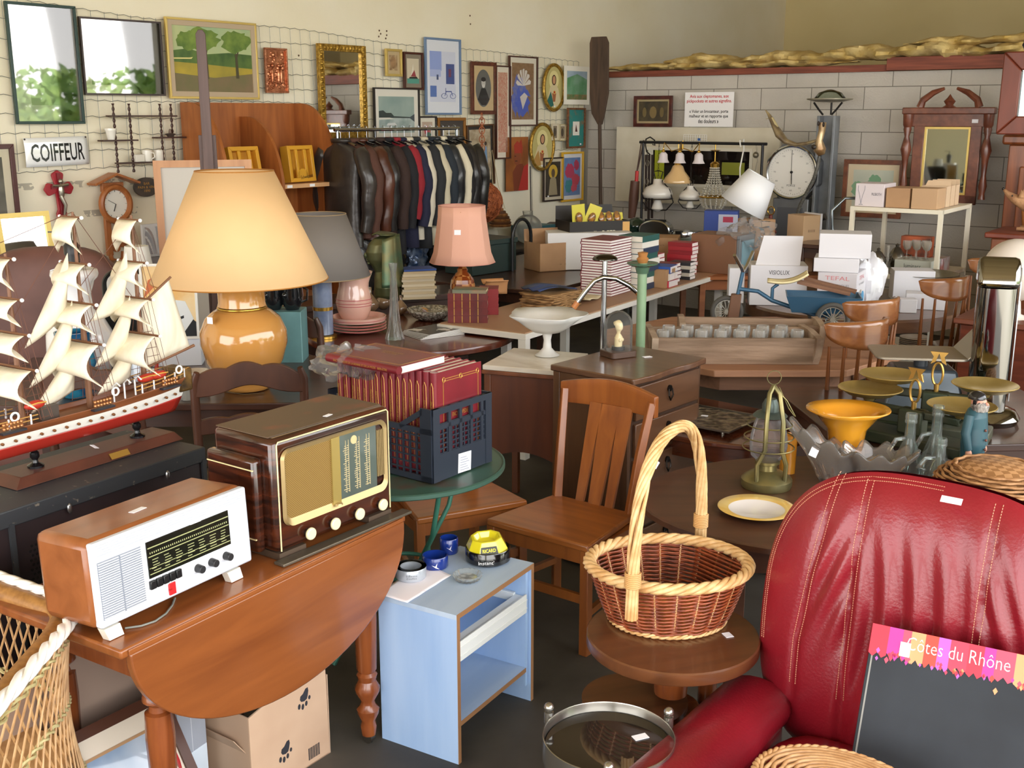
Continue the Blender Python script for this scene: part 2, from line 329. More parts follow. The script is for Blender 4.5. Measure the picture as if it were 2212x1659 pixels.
def frame(b, w_, h, fw, th=.022, z0=0, lip=0.0):
    for a in (((-w_/2, 0), (w_/2, 0), (w_/2 - fw, fw), (-w_/2 + fw, fw)), ((w_/2, 0), (w_/2, h), (w_/2 - fw, h - fw), (w_/2 - fw, fw)),
              ((w_/2, h), (-w_/2, h), (-w_/2 + fw, h - fw), (w_/2 - fw, h - fw)), ((-w_/2, h), (-w_/2, 0), (-w_/2 + fw, fw), (-w_/2 + fw, h - fw))):
        b.prism([(u, v + z0) for u, v in a], 0, -th, 'y')
    return b
GL = glass('#ffffff', 1.2)
GLM = glass('#ffffff', 3.2, bl=.5)
def pic(label, W, box, fw, fc, mount=None, art=None, gl=None, off=.045, roll=0, lean=0, oval=False, rz=None, name='framed_picture', cat='picture', th=.022, group='pictures on the wire netting', inner=None, tag=None):
    loc, wd, ht = pbox(W, *box, off); rz = (RZL if W is WL else RZB) if rz is None else rz
    t = T(name, label, cat, loc, rz, group, rot=(lean, roll, rz))
    fm = fc if not isinstance(fc, str) else mt(fc, .4)
    if oval:
        pts = [(wd/2*cos(a)*.93, -.008, ht/2 + ht/2*sin(a)*.96) for a in [2*PI*i/40 for i in range(40)]]
        B().tube(pts, fw/2, 10, closed=True).build('frame', fm, t)
        k = [(wd/2*.93*cos(a), ht/2 + ht/2*.96*sin(a)) for a in [2*PI*i/40 for i in range(40)]]
        B().prism(k, .0, -.004, 'y').build('backing_panel', mt('#8e9a62', .6, 0, '#c9c184', 3), t)
        if art: artmesh(t, 'print', wd, ht, 0, -.005, art)
    else:
        iw = wd - 2*fw; ih = ht - 2*fw
        if fw > 0: frame(B(), wd, ht, fw, th).build('frame', fm, t, bev=.002 if fw > .012 else 0)
        if inner: frame(B(), iw, ih, inner[0], th*.8, fw).build('inner_frame', inner[1], t); iw -= 2*inner[0]; ih -= 2*inner[0]
        zz = (ht - ih)/2
        if mount: B().box(-iw/2, iw/2, -.006, -.002, zz, zz + ih).build('mount_board', mount[1] if not isinstance(mount[1], str) else mt(mount[1], .8), t); mw = mount[0]
        else: mw = 0
        mw2 = mount[2] if mount and len(mount) > 2 else mw
        if art: artmesh(t, 'print', iw - 2*mw, ih - 2*mw2, zz + mw2, -.0065, art)
        if gl: B().box(-iw/2, iw/2, -.0145, -.0125, zz, zz + ih).build('glass', gl, t, smooth=0)
    if tag: sticker(t, (tag[0]*wd, -th - .001 if not oval else -.012, tag[1]*ht), (PI/2, 0, 0), .025, .016)
    return t
GOLD = mt('#c9a24a', .35, .7, '#8d6a22', 40, bump=.8, bs=45)
GOLDP = mt('#d8bd6e', .4, .5); WALN = mt('#5b2a20', .3, 0, '#3f1c16', 20); 
LANDS = mt('#5f7a35', .6, 0, '#8a8f3c', 7, det=8)
pic('tall picture in dark green frame, its glass mirroring trees, leftmost on the wall', WL, (22, 9, 172, 268), .018, '#1f3a34', (.10, '#e8e6d6', .10), [(mt('#c6cdb8', .8, 0, '#9db089', 4), FULL)], GLM, rz=RZL)
pic('wide dark framed sepia townscape under glass beside the tall green frame', WL, (180, 42, 349, 206), .012, '#33211c', (.05, '#e2d5bd', .055), [(mt('#b79f83', .8, 0, '#8b7660', 5, det=8), FULL), (mt('#6c5c4a', .8, 0, '#4d4337', 9), [(0, 0), (1, 0), (1, .42), (.8, .5), (.55, .4), (.3, .47), (0, .38)]),
    ('#3f352b', [(.45, .45), (.48, .62), (.51, .45)]), ('#4a3f34', [(.6, .45), (.6, .56), (.66, .6), (.7, .46)]), ('#4a3f34', [(.76, .48), (.78, .6), (.8, .48)])], GLM, rz=RZL - .055)
TREE1 = mt('#4d6b2c', .6, 0, '#7c9440', 9, det=9)
def blob(cx, cy, rx, ry, seed, n=26, k=.18):
    q = random.Random(seed); return [(cx + rx*cos(2*PI*i/n)*(1 + q.uniform(-k, k)), cy + ry*sin(2*PI*i/n)*(1 + q.uniform(-k, k))) for i in range(n)]
pic('oil landscape of two trees and a dog in cream and gold frame', WL, (363, 44, 557, 214), .016, GOLDP, None, [(mt('#9db58c', .5, 0, '#b9c08a', 3), FULL), (mt('#5f7a38', .5, 0, '#3f5c2c', 8), [(0, .38), (0, .62), (.2, .66), (.4, .58), (.7, .62), (1, .6), (1, .38)]),
    (mt('#b59f36', .5, 0, '#8b8436', 4), [(0, .2), (0, .45), (.35, .43), (.7, .40), (1, .38), (1, .15)]), (mt('#6e6a45', .5, 0, '#7e6b4e', 5), [(0, 0), (1, 0), (1, .3), (.5, .22), (0, .28)]),
    ('#4b4630', [(.40, .2), (.43, .2), (.42, .6), (.46, .78), (.40, .62), (.36, .8), (.39, .58)]), (TREE1, blob(.36, .82, .22, .16, 2)), (TREE1, blob(.2, .78, .16, .14, 8)), ('#4b4630', [(.78, .22), (.82, .22), (.81, .55), (.86, .78), (.8, .6), (.75, .8), (.78, .55)]), (TREE1, blob(.8, .8, .19, .17, 5)),
    ('#d9cf87', [(.0, .49), (.22, .5), (.24, .53), (.2, .52), (0, .51)]), ('#2e3440', [(.33, .1), (.42, .1), (.4, .2), (.37, .24), (.31, .24), (.31, .21), (.35, .2)])], None, inner=(.035, mt('#b9a68c', .9)))
t = pic('small copper relief plaque of figures hanging on the wire netting', WL, (571, 104, 619, 201), .014, mt('#c98a68', .35, .8, '#a8684a', 60, bump=.6), None, None, name='copper_plaque', cat='plaque')
q = random.Random(4); loc, wd, ht = pbox(WL, 571, 104, 619, 201, .045)
b = B().box(-wd/2 + .01, wd/2 - .01, -.008, 0, .01, ht - .01)
for i in range(60): b.sph((q.uniform(-.4, .4)*wd, -.008, ht*q.uniform(.1, .9)), (q.uniform(.006, .02), .007, q.uniform(.006, .022)), 8, 6)
for cx_, hz_ in ((.02, .3), (-.04, .33), (.045, .26)): b.sph((cx_, -.014, ht*.25 + .04), (.014, .01, .06), 10, 8).sph((cx_, -.016, ht*.25 + .12), .014, 10, 8)
b.build('relief', mt('#d9946e', .3, .8, '#b06c4a', 30, bump=.4), t)
# gilt mirror
MIR = mt('#e8eaea', .02, 1)
t = pic('tall gilt framed mirror hanging above the clothes rail', WL, (687, 97, 788, 300), .055, GOLD, None, None, off=.06, name='gilt_mirror', cat='mirror', th=.035)
loc, wd, ht = pbox(WL, 687, 97, 788, 300, .06)
B().box(-wd/2 + .05, wd/2 - .05, -.016, -.006, .05, ht - .05).build('mirror_glass', MIR, t, bev=.004)
b = B(); k = 0
for i in range(int(ht/.035)):
    for s_ in (-1, 1): b.sph((s_*(wd/2 - .028), -.034, .03 + i*.035), (.018, .009, .014), 8, 5)
for i in range(int(wd/.035)): b.sph((-wd/2 + .03 + i*.035, -.034, ht - .028), (.014, .009, .018), 8, 5)
b.build('carved_ornament', GOLD, t)
pic('tiny gilt framed drawing of a face, highest small one right of the gilt mirror', WL, (831, 106, 866, 165), .02, GOLDP, (.03, '#cbb48a'), [(mt('#c9ad85', .8, 0, '#8a6a4a', 25, det=8), FULL), (mt('#8f6f4c', .8, 0, '#b58f66', 20), ell(.5, .5, .33, .4))], GL)
pic('small brown framed sailing boat on beige mount', WL, (870, 113, 912, 194), .018, '#4b261d', (.03, '#8d8170', .035), [('#ddd0b5', FULL), ('#59a08f', rect(0, 0, 1, .2)), ('#2d2622', [(.15, .2), (.9, .2), (.8, .28), (.2, .26)]), ('#a0444a', [(.3, .28), (.75, .28), (.6, .55)]), ('#efe7d6', [(.3, .3), (.55, .5), (.5, .8)])], GL)
pic('tall blue framed print of white house and bicycle', WL, (917, 83, 994, 248), .018, mt('#6f87a8', .5), (.05, '#eef1fa', .095), [('#dfe4f6', FULL), ('#9db0ea', rect(0, .62, .45, 1)), ('#b9c6f0', rect(0, .5, .42, .64)), ('#4f5f9a', rect(.62, .36, .95, .76)), ('#7d4c66', rect(.72, .5, .82, .66)), ('#5f7cc0', rect(0, .1, .24, .32)), ('#4f5f86', rect(.25, .44, .32, .54)),
    ('#5568a8', ell(.54, .12, .12, .055)), ('#dfe4f6', ell(.54, .12, .1, .046)), ('#5568a8', ell(.88, .12, .12, .055)), ('#dfe4f6', ell(.88, .12, .1, .046)), ('#5568a8', [(.54, .12), (.6, .22), (.82, .22), (.88, .12), (.86, .12), (.8, .2), (.62, .2), (.56, .12)]), ('#5568a8', rect(.58, .2, .6, .28))], GL)
pic('seascape print with white boats in thin black frame above the coats', WL, (807, 190, 905, 305), .012, '#2e2a28', (.05, '#efeadd', .06), [(mt('#8fa5a0', .7, 0, '#a9bab2', 4), FULL), (mt('#c3cfcb', .7, 0, '#8fa39f', 8), rect(0, 0, 1, .42)), ('#3b4643', [(0, .42), (0, .6), (.12, .62), (.2, .55), (.34, .55), (.42, .46), (1, .43), (1, .4)]), ('#e8e6dc', [(0, .36), (0, .42), (.3, .42), (.45, .38)]), ('#e6e9e6', [(.2, .2), (.5, .2), (.44, .28), (.24, .27)]), ('#e6e9e6', [(.1, .08), (.4, .1), (.35, .18), (.12, .16)]), ('#47525a', [(.85, .42), (1, .52), (1, .3)])], GL)
pic('small black framed pink flower print half hidden by the clothes rail', WL, (903, 251, 941, 310), .014, '#2a2320', (.035, '#f0ead8'), [('#c7b09c', FULL), ('#c8606b', blob(.5, .45, .3, .25, 4)), ('#5c7c6e', blob(.6, .2, .25, .15, 6))], GL)
pic('gold and brown framed document behind the dark coats', WL, (944, 254, 1004, 392), .028, mt('#9c6a2f', .3, .3), (.055, '#4b4440', .055), [('#d9d0b8', FULL), ('#c9bd9f', rect(.1, .1, .9, .9)), ('#a8b0a8', rect(.35, .4, .8, .8)), ('#6f6656', rect(.2, .84, .85, .87)), ('#6f6656', rect(.2, .3, .8, .32))], GL)
pic('brown oak framed oval portrait photograph of a bearded person in black', WL, (1016, 134, 1070, 247), .035, mt('#4f2a20', .35, 0, '#6a3a2a', 30, bump=.4), (.0, '#cdb283'), [('#d3b98c', FULL), ('#6e6e6a', ell(.5, .5, .38, .42, 32)), ('#232322', [(.22, .25), (.4, .5), (.6, .5), (.8, .25), (.62, .12), (.4, .12)]), ('#c9c6be', ell(.5, .62, .1, .1)), ('#2e2d2b', ell(.5, .70, .12, .05)), ('#dcdad2', ell(.5, .55, .07, .04))], GL)
pic('long narrow red batik print in brown frame', WL, (1069, 142, 1101, 343), .012, '#4a2a22', (.03, '#ede4d2', .05), [(mt('#c97a66', .7, 0, '#d8b79e', 28, det=8, dist=2), FULL)], GL)
pic('white and blue batik of leaves on brown in narrow walnut frame', WL, (1098, 122, 1159, 272), .012, '#4a2a22', (.04, '#efe8d6', .05), [(mt('#9d7d5e', .8, 0, '#8a6b4c', 20), FULL), (mt('#5266c4', .7, 0, '#7a7fb0', 22, det=8), blob(.35, .4, .33, .36, 3, k=.3)), (mt('#5266c4', .7), blob(.5, .3, .35, .26, 9, k=.4))] +
    [('#e6ded6', [(.52, .6), (.52 + .32*cos(a), .6 + .3*sin(a)), (.52 + .36*cos(a + .18), .6 + .3*sin(a + .18)), (.52 + .28*cos(a + .33), .6 + .28*sin(a + .33))]) for a in (.1, .55, 1.0, 1.45, 1.9, 2.35, 2.8)] + [('#ddd5cf', [(.48, .18), (.7, .42), (.55, .48), (.35, .4)])], GL)
def saint(k): return [('#c3b878', ell(.5, .5, .44, .46, 32)), ('#e3d89a', ell(.5, .66, .22, .2)), ('#d9cba2', [(.2, .2), (.32, .5), (.44, .58), (.58, .58), (.7, .48), (.82, .2), (.65, .1), (.35, .1)]), (k, [(.2, .22), (.36, .42), (.5, .12), (.36, .08)]), ('#a3643f', [(.42, .38), (.6, .38), (.56, .2), (.46, .2)]), ('#4a3020', ell(.5, .66, .1, .11)), ('#c99672', ell(.5, .66, .065, .085)), ('#e6c56a', ell(.52, .4, .06, .04)), ('#b3302a', ell(.52, .4, .035, .026))]
pic('oval gilt framed religious portrait in green robe, upper of the two', WL, (1172, 138, 1219, 240), .035, GOLD, None, saint('#2d6a62'), oval=True, tag=(.02, .1))
pic('larger oval gilt framed religious portrait in white robe, lower of the two', WL, (1141, 266, 1194, 368), .035, GOLD, None, saint('#b58a4a'), oval=True, roll=.08, tag=(.02, .1))
pic('unframed watercolour of green hills on white board in the corner', WL, (1218, 143, 1273, 226), .0, '#eeeeea', (.05, '#f0ece0', .05), [(mt('#7fa58c', .8, 0, '#4f8d5a', 6, det=6), FULL), (mt('#8fa6b8', .8, 0, '#a9bccb', 5), [(0, .75), (.5, .9), (1, .72), (1, 1), (0, 1)]), (mt('#9a7d5a', .8, 0, '#4f7a48', 14), rect(0, 0, 1, .18))], None, off=.1)
pic('black and gold framed print of women carrying jars on cracked paper', WL, (1009, 269, 1067, 400), .014, mt('#5a3c22', .4), (.03, '#2a2622', .03), [(mt('#cdbfa5', .8, 0, '#a08a6c', 14, det=9), FULL), ('#6b4a38', [(.35, .2), (.5, .2), (.48, .62), (.38, .62)]), ('#6b4a38', [(.15, .15), (.3, .15), (.27, .5), (.18, .5)]), ('#7fa0c8', [(.66, .2), (.84, .2), (.8, .66), (.7, .66)]), ('#3d2a20', ell(.43, .68, .06, .04)), ('#3d2a20', ell(.75, .72, .06, .04)), ('#4a3a2e', rect(.1, .12, .9, .15))], GL, roll=-.03)
pic('very small cream framed saint picture, left of the pair', WL, (1190, 267, 1205, 303), .012, '#d8cdb2', (.01, '#e8e0cc'), [('#8d7f6a', FULL), ('#4c4338', ell(.5, .5, .3, .36))], None)
pic('very small cream framed saint picture, right of the pair', WL, (1206, 268, 1221, 304), .012, '#c9bb94', (.01, '#e8e0cc'), [('#9a8a72', FULL), ('#544a3e', ell(.5, .5, .28, .34))], None)
pic('teal print with a tiny boat picture in a carved wooden frame', WL, (1224, 233, 1262, 320), .02, mt('#8a5a36', .4, 0, '#5f3a22', 40, bump=.5), (.0, mt('#2f7f7c', .7, 0, '#3b6e66', 12)), [(mt('#2f8580', .7, 0, '#8a6a4a', 10, lo=.55, hi=.7), FULL), ('#efece2', rect(.3, .3, .72, .68)), ('#5a2f2c', [(.45, .4), (.6, .4), (.5, .6)])], None, off=.09, tag=(.2, .1))
pic('unframed oil portrait of a person in red cap and red robe', WL, (1092, 296, 1140, 412), .0, '#6b3b20', (.0, '#5a3018'), [(mt('#a8652f', .5, 0, '#6e3c1c', 3), FULL), ('#7b3b24', [(.35, .0), (.3, .35), (.5, .5), (.75, .5), (1, .2), (1, 0)]), ('#b3322c', [(.55, 0), (.8, .45), (1, .5), (1, 0)]), ('#8a4a2c', ell(.5, .62, .16, .14)), ('#a83a2a', [(.38, .7), (.35, .85), (.5, .93), (.66, .86), (.68, .7)]), ('#a83a2a', [(.6, .9), (.68, .96), (.74, .8), (.7, .6), (.68, .8)]), ('#2a1510', rect(.38, .64, .44, .655)), ('#2a1510', rect(.4, .55, .5, .565))], None)
pic('dark framed icon of a praying saint with halo', WL, (1172, 340, 1215, 434), .014, '#2e1e1a', (.03, '#d9cfb8'), [('#3a3128', FULL), ('#d8b13f', ell(.5, .72, .3, .2)), ('#a6987a', [(.2, .05), (.3, .5), (.5, .62), (.7, .5), (.8, .05)]), ('#6a5540', ell(.5, .68, .12, .12))], GL, tag=(-.3, .12))
pic('yellow framed watercolour of crimson flowers', WL, (1212, 328, 1258, 434), .02, mt('#e0b030', .45), (.03, '#f1f2f4', .04), [(mt('#7f9ccc', .8, 0, '#5f86c0', 5), FULL), ('#c94068', blob(.35, .65, .28, .2, 3)), ('#d04a5f', blob(.7, .4, .25, .18, 5)), ('#c03a60', blob(.75, .8, .16, .14, 7)), ('#3f8f9a', blob(.3, .25, .25, .18, 9)), ('#d8576a', blob(.6, .2, .2, .1, 11))], GL)
pic('brown framed print cut by the left border below the tall picture', WL, (-110, 312, 38, 512), .03, mt('#4a1c1a', .35), (.05, '#d9cfb6', .05), [(mt('#8a8577', .8, 0, '#5c5a52', 5), FULL)], GL)
# ---- enamel sign
loc, wd, ht = pbox(WL, 54, 296, 191, 358, .03)
t = T('enamel_sign', 'white enamel sign with COIFFEUR in black letters', 'sign', loc, rot=(0, -.02, RZL))
ENM = mt('#eef1f2', .12, coat=1)
b = B(); 
b.grid(lambda u, v: (-wd/2 + wd*u, -.004 - .02*(1 - (2*u - 1)**2) - .008*(1 - (2*v - 1)**2), ht*v), 12, 6)
b.build('plate', ENM, t, sol=.002)
tx = text('COIFFEUR', t, mt('#16181c', .2), wd*.84, ht*.62, (0, -.0335, ht*.48), FR, off=.012)
for v in tx.data.vertices: u = 2*v.co.x/wd; v.co.z -= .02*u*u + .0; 
for s_ in (-1, 1): B().cyl((s_*wd*.48, -.01, ht*.96), (s_*wd*.48, .0, ht*.96), .006, n=8).build('screw', mt('#4a4038', .6, .6), t)
# ---- crucifix on red board
loc, wd, ht = pbox(WL, 98, 361, 159, 482, .03)
t = T('crucifix', 'red wooden crucifix plaque with silver figure beside the wall clock', 'crucifix', loc, rot=(0, -.03, RZL))
RED = mt('#9c1f2b', .4)
def trefoil():
    pts = []
    cx_, cz = 0, ht*.62; a = wd*.16
    for (dx, dz, a0) in ((1, 0, -PI/2), (0, 1, 0), (-1, 0, PI/2)):
        L = wd*.36 if dx else ht*.24
        o = (cx_ + dx*L, cz + dz*L)
        for lob in (-1, 0, 1):
            c = (o[0] + (dx*.5*a if lob == 0 else 0) + (0 if dx else -lob*-a*.62*(1)), 0)
            if dx: c = (o[0] + (dx*a*.45 if lob == 0 else 0), o[1] + lob*dx*a*.75)
            else: c = (o[0] - lob*a*.75, o[1] + (a*.45 if lob == 0 else 0))
            th0 = math.atan2(dz, dx) + lob*1.15
            pts += [(c[0] + a*.55*cos(th0 + k), c[1] + a*.55*sin(th0 + k)) for k in (-.9, -.3, .3, .9)]
        if dx == 1: pts.append((a*.8, cz + a*.8))
        elif dz == 1: pts.append((-a*.8, cz + a*.8))
    pts += [(-a*.8, cz - a*.8), (-a*.7, ht*.25), (-a*1.15, ht*.18), (-a*.9, ht*.03), (a*.9, ht*.03), (a*1.15, ht*.18), (a*.7, ht*.25), (a*.8, cz - a*.8)]
    return pts
B().prism(trefoil(), 0, -.018, 'y').build('backboard', RED, t, bev=.004)
SIL = mt('#b9b4a6', .3, .9)
b = B(); z = ht*.66
b.box(-wd*.3, wd*.3, -.03, -.018, z - .012, z + .012).box(-.012, .012, -.03, -.018, ht*.05, ht*.9)
b.build('inner_cross', mt('#7b2028', .4), t)
b = B().sph((0, -.045, z + .035), .016, 10, 8).sph((0, -.042, z - .03), (.02, .013, .05), 10, 8).tube([(-wd*.27, -.038, z + .01), (0, -.045, z + .005), (wd*.27, -.038, z + .01)], .009, 8).tube([(-.008, -.042, z - .06), (.012, -.052, z - .12), (0, -.04, z - .2)], [.014, .012, .007], 8)
b.build('silver_figure', SIL, t)
# ---- wall clock with little roof
loc, wd, ht = pbox(WL, 212, 374, 283, 566, .05)
t = T('wall_clock', 'wooden pendulum wall clock with little pitched roof', 'clock', loc, rz=RZL)
HON = wood('#b5713f', '#96572c', .35, 'z')
x0 = -wd*.05
b = B().box(x0 - .075, x0 - .035, -.03, 0, .05, ht*.86).box(x0 + .03, x0 + .07, -.03, 0, .1, ht*.86)
b.tube([(x0 - .055, -.016, .06), (x0 - .045, -.016, .02), (x0 + .0, -.016, .004), (x0 + .04, -.016, .02), (x0 + .05, -.016, .07)], .02, 8, flat=.8).box(x0 - .08, x0 + .08, -.035, 0, ht*.8, ht*.9)
b.build('case', HON, t, bev=.003)
b = B().bar((x0 - .0, -.05, ht), (x0 - .17, -.05, ht*.89), .11, .016, (0, 0, 1)).bar((x0 - .01, -.05, ht), (x0 + .17, -.05, ht*.89), .11, .016, (0, 0, 1)); b.build('roof', HON, t, bev=.002)
zc = ht*.66; rr = wd*.43
b = B().tube([(x0 + rr*cos(a), -.05, zc + rr*1.06*sin(a)) for a in [2*PI*i/32 for i in range(32)]], .021, 8, closed=True); b.build('bezel', HON, t)
dl = B().prism(ell(x0, zc, rr*.97, rr*1.02, 32), -.04, -.046, 'y').build('dial', mt('#f0efe6', .5), t)
b = B().bar((x0, -.049, zc), (x0 - .055, -.049, zc + .03), .002, .007, (0, 1, 0)).bar((x0, -.049, zc), (x0 - .018, -.049, zc - .048), .002, .01, (0, 1, 0)); b.build('clock_hands', mt('#15151a', .4), t)
b = B()
for i in range(12): a = i*PI/6; b.bar((x0 + rr*.7*cos(a), -.0475, zc + rr*.76*sin(a)), (x0 + rr*.86*cos(a), -.0475, zc + rr*.92*sin(a)), .001, .006, (0, 1, 0))
b.build('hour_marks', mt('#26262a', .5), dl)
B().cyl((x0 - .0, -.02, ht*.45), (x0 - .005, -.02, .12), .007).cyl((x0 - .005, -.026, .1), (x0 - .005, -.016, .1), .03, n=16).build('pendulum', HON, t)
# ---- oval plaque
loc, wd, ht = pbox(WL, 287, 383, 342, 425, .035)
t = T('oval_plaque', 'dark oval wooden plaque with gilt lettering, hung from the bead rack', 'plaque', loc, rz=RZL)
B().prism(ell(0, ht/2, wd/2, ht/2, 28), 0, -.014, 'y').build('board', mt('#4d4137', .5, 0, '#2f2a26', 12), t, bev=.003)
text('BAR\nPAIN & VINS\n1890', t, mt('#b8893a', .5), wd*.7, ht*.5, (0, -.0165, ht/2), FR)
B().tube([(0, -.005, ht), (.01, 0, ht + .06), (0, .005, ht + .11)], .002, 5).build('hanging_wire', WIRE, t)
# ---- bobbin rack
loc, wd, ht = pbox(WL, 212, 224, 387, 371, .05)
t = T('bobbin_rack', 'dark wooden rack of twisted rods and small shelves on the wall', 'rack', loc, rz=RZL)
DK = mt('#3c2219', .35)
for fx in (.19, .38, .76, .90):
    x = -wd/2 + wd*fx; pts = []; rr_ = []
    for i in range(60): pts.append((x + .0, -.03, ht*i/59)); rr_.append(.008 + .003*sin(i*1.3))
    B().tube(pts, rr_, 7).build('twisted_rod', DK, t)
for (a, c, z) in ((.12, .93, .82), (0, .42, .47), (.66, 1.03, .50), (.18, .96, .14)): B().box(-wd/2 + wd*a, -wd/2 + wd*c, -.075, -.005, ht*z - .005, ht*z + .005).build('shelf', DK, t)
RK = (loc.copy(), wd, ht)
def onrack(fx, z): l, w_, h = RK; return l + DL*(-w_/2 + w_*fx) - NL*-.04 + Vector((0, 0, h*z + .0055))
CER = mt('#e9e6dc', .25, coat=.6)
b = B().lathe([(.024, 0), (.036, .062), (.04, .062), (.04, .075), (.034, .075), (.024, .01), (0, .01)], 20); b.build('flower_pot', CER, loc=onrack(.13, .47), label='small white pot on the left shelf of the bobbin rack', cat='pot')
def mug(l, label, m=CER, r=.033, h=.075, g=None, hd=0):
    t = T('mug', label, 'mug', l, hd, g); B().lathe([(r*.95, 0), (r, .004), (r, h), (r - .004, h), (r - .005, .006), (0, .006)], 20).build('cup', m, t)
    B().tube([(r - .002, 0, h*.8), (r + .022, 0, h*.75), (r + .026, 0, h*.4), (r - .002, 0, h*.2)], .004, 7).build('handle', m, t); return t
mug(onrack(.55, .14), 'left white mug standing on the bottom shelf of the bobbin rack', g='mugs on the bobbin rack', hd=-.3)
mug(onrack(.69, .14), 'right white mug standing on the bottom shelf of the bobbin rack', g='mugs on the bobbin rack', hd=-2.6)
B().box(-.035, .035, -.02, .02, 0, .05).build('white_box', mt('#dcd8cc', .7), loc=onrack(.44, .14), rz=RZL, label='small cream box beside the mugs on the bobbin rack', cat='box', bev=.003)
B().lathe([(.02, 0), (.03, .012), (.04, .02), (.012, .025), (.008, .05), (0, .055)], 14).build('oil_burner', mt('#6a5a50', .4, .4), loc=onrack(.86, .50), label='little dark ornament on the right shelf of the bobbin rack', cat='ornament')
# ---- wooden shelf unit with arched dividers against the long wall
PINE = wood('#b06a35', '#8f5228', .4, 'z', 3)
SU = SW(4.92, -6.94, 0); L1, D1, H1 = 1.05, .48, 2.04
t = T('arched_bookcase', 'orange-brown wooden bookcase with arched dividers beside the coats', 'bookcase', SU, RZL)
B().box(0, L1, -.02, 0, 0, H1).build('back_panel', PINE, t)
def archp(h, d):   # profile in (y,z): full depth low, quarter ellipse to the back at the top
    e = .55; return [(-.02, 0), (-d, 0), (-d, h - e)] + [(-.1 - (d - .1)*cos(a), h - e + e*sin(a)) for a in [PI/2*i/14 for i in range(1, 15)]] + [(-.02, h)]
for i, (x, h) in enumerate(((0, H1), (.5, H1 - .1), (L1 - .02, H1))): B().prism(archp(h, D1), x, x + .025, 'x').build('divider', PINE, t)
PAL = mt('#d9a878', .45)
for z in (.06, .55, 1.0, 1.42):
    B().box(.025, .5, -.44, -.02, z, z + .03).build('shelf_board', PAL, t); B().box(.525, L1 - .02, -.44, -.02, z, z + .03).build('shelf_board', PAL, t)
for x in (.6, .82): sticker(t, (x, -.4405, 1.435), (PI/2, 0, 0), .05, .02)
YEL = mt('#dba233', .35)
def crate_y(loc, rz, label, lean):
    t = T('yellow_bottle_crate', label, 'crate', loc, rz, 'yellow crates on the bookcase', rot=(lean, 0, rz)); w_, h, d = .27, .27, .08
    b = B(); frame(b, w_, h, .03, d)
    for x in (-.045, .045): b.box(x - .014, x + .014, -d, -d + .02, .03, h - .03)
    b.box(-w_/2, w_/2, -.008, 0, 0, h).prism(ell(0, .03, .06, .07, 14, 0, PI), -d, -d + .02, 'y'); b.build('crate_body', YEL, t, bev=.003)
    text('Schweppes', t, mt('#2a2410', .5), .13, .035, (.035, -d - .0006, .035), (PI/2, -.12, 0)); return t
def su(x, y, z): return SU + DL*x + NL*y + Vector((0, 0, z))
crate_y(su(.28, .30, 1.451), RZL, 'yellow slotted plastic crate in the left bay of the bookcase', -.2)
crate_y(su(.79, .30, 1.451), RZL + .08, 'yellow slotted crate with black lettering in the right bay of the bookcase', -.12)
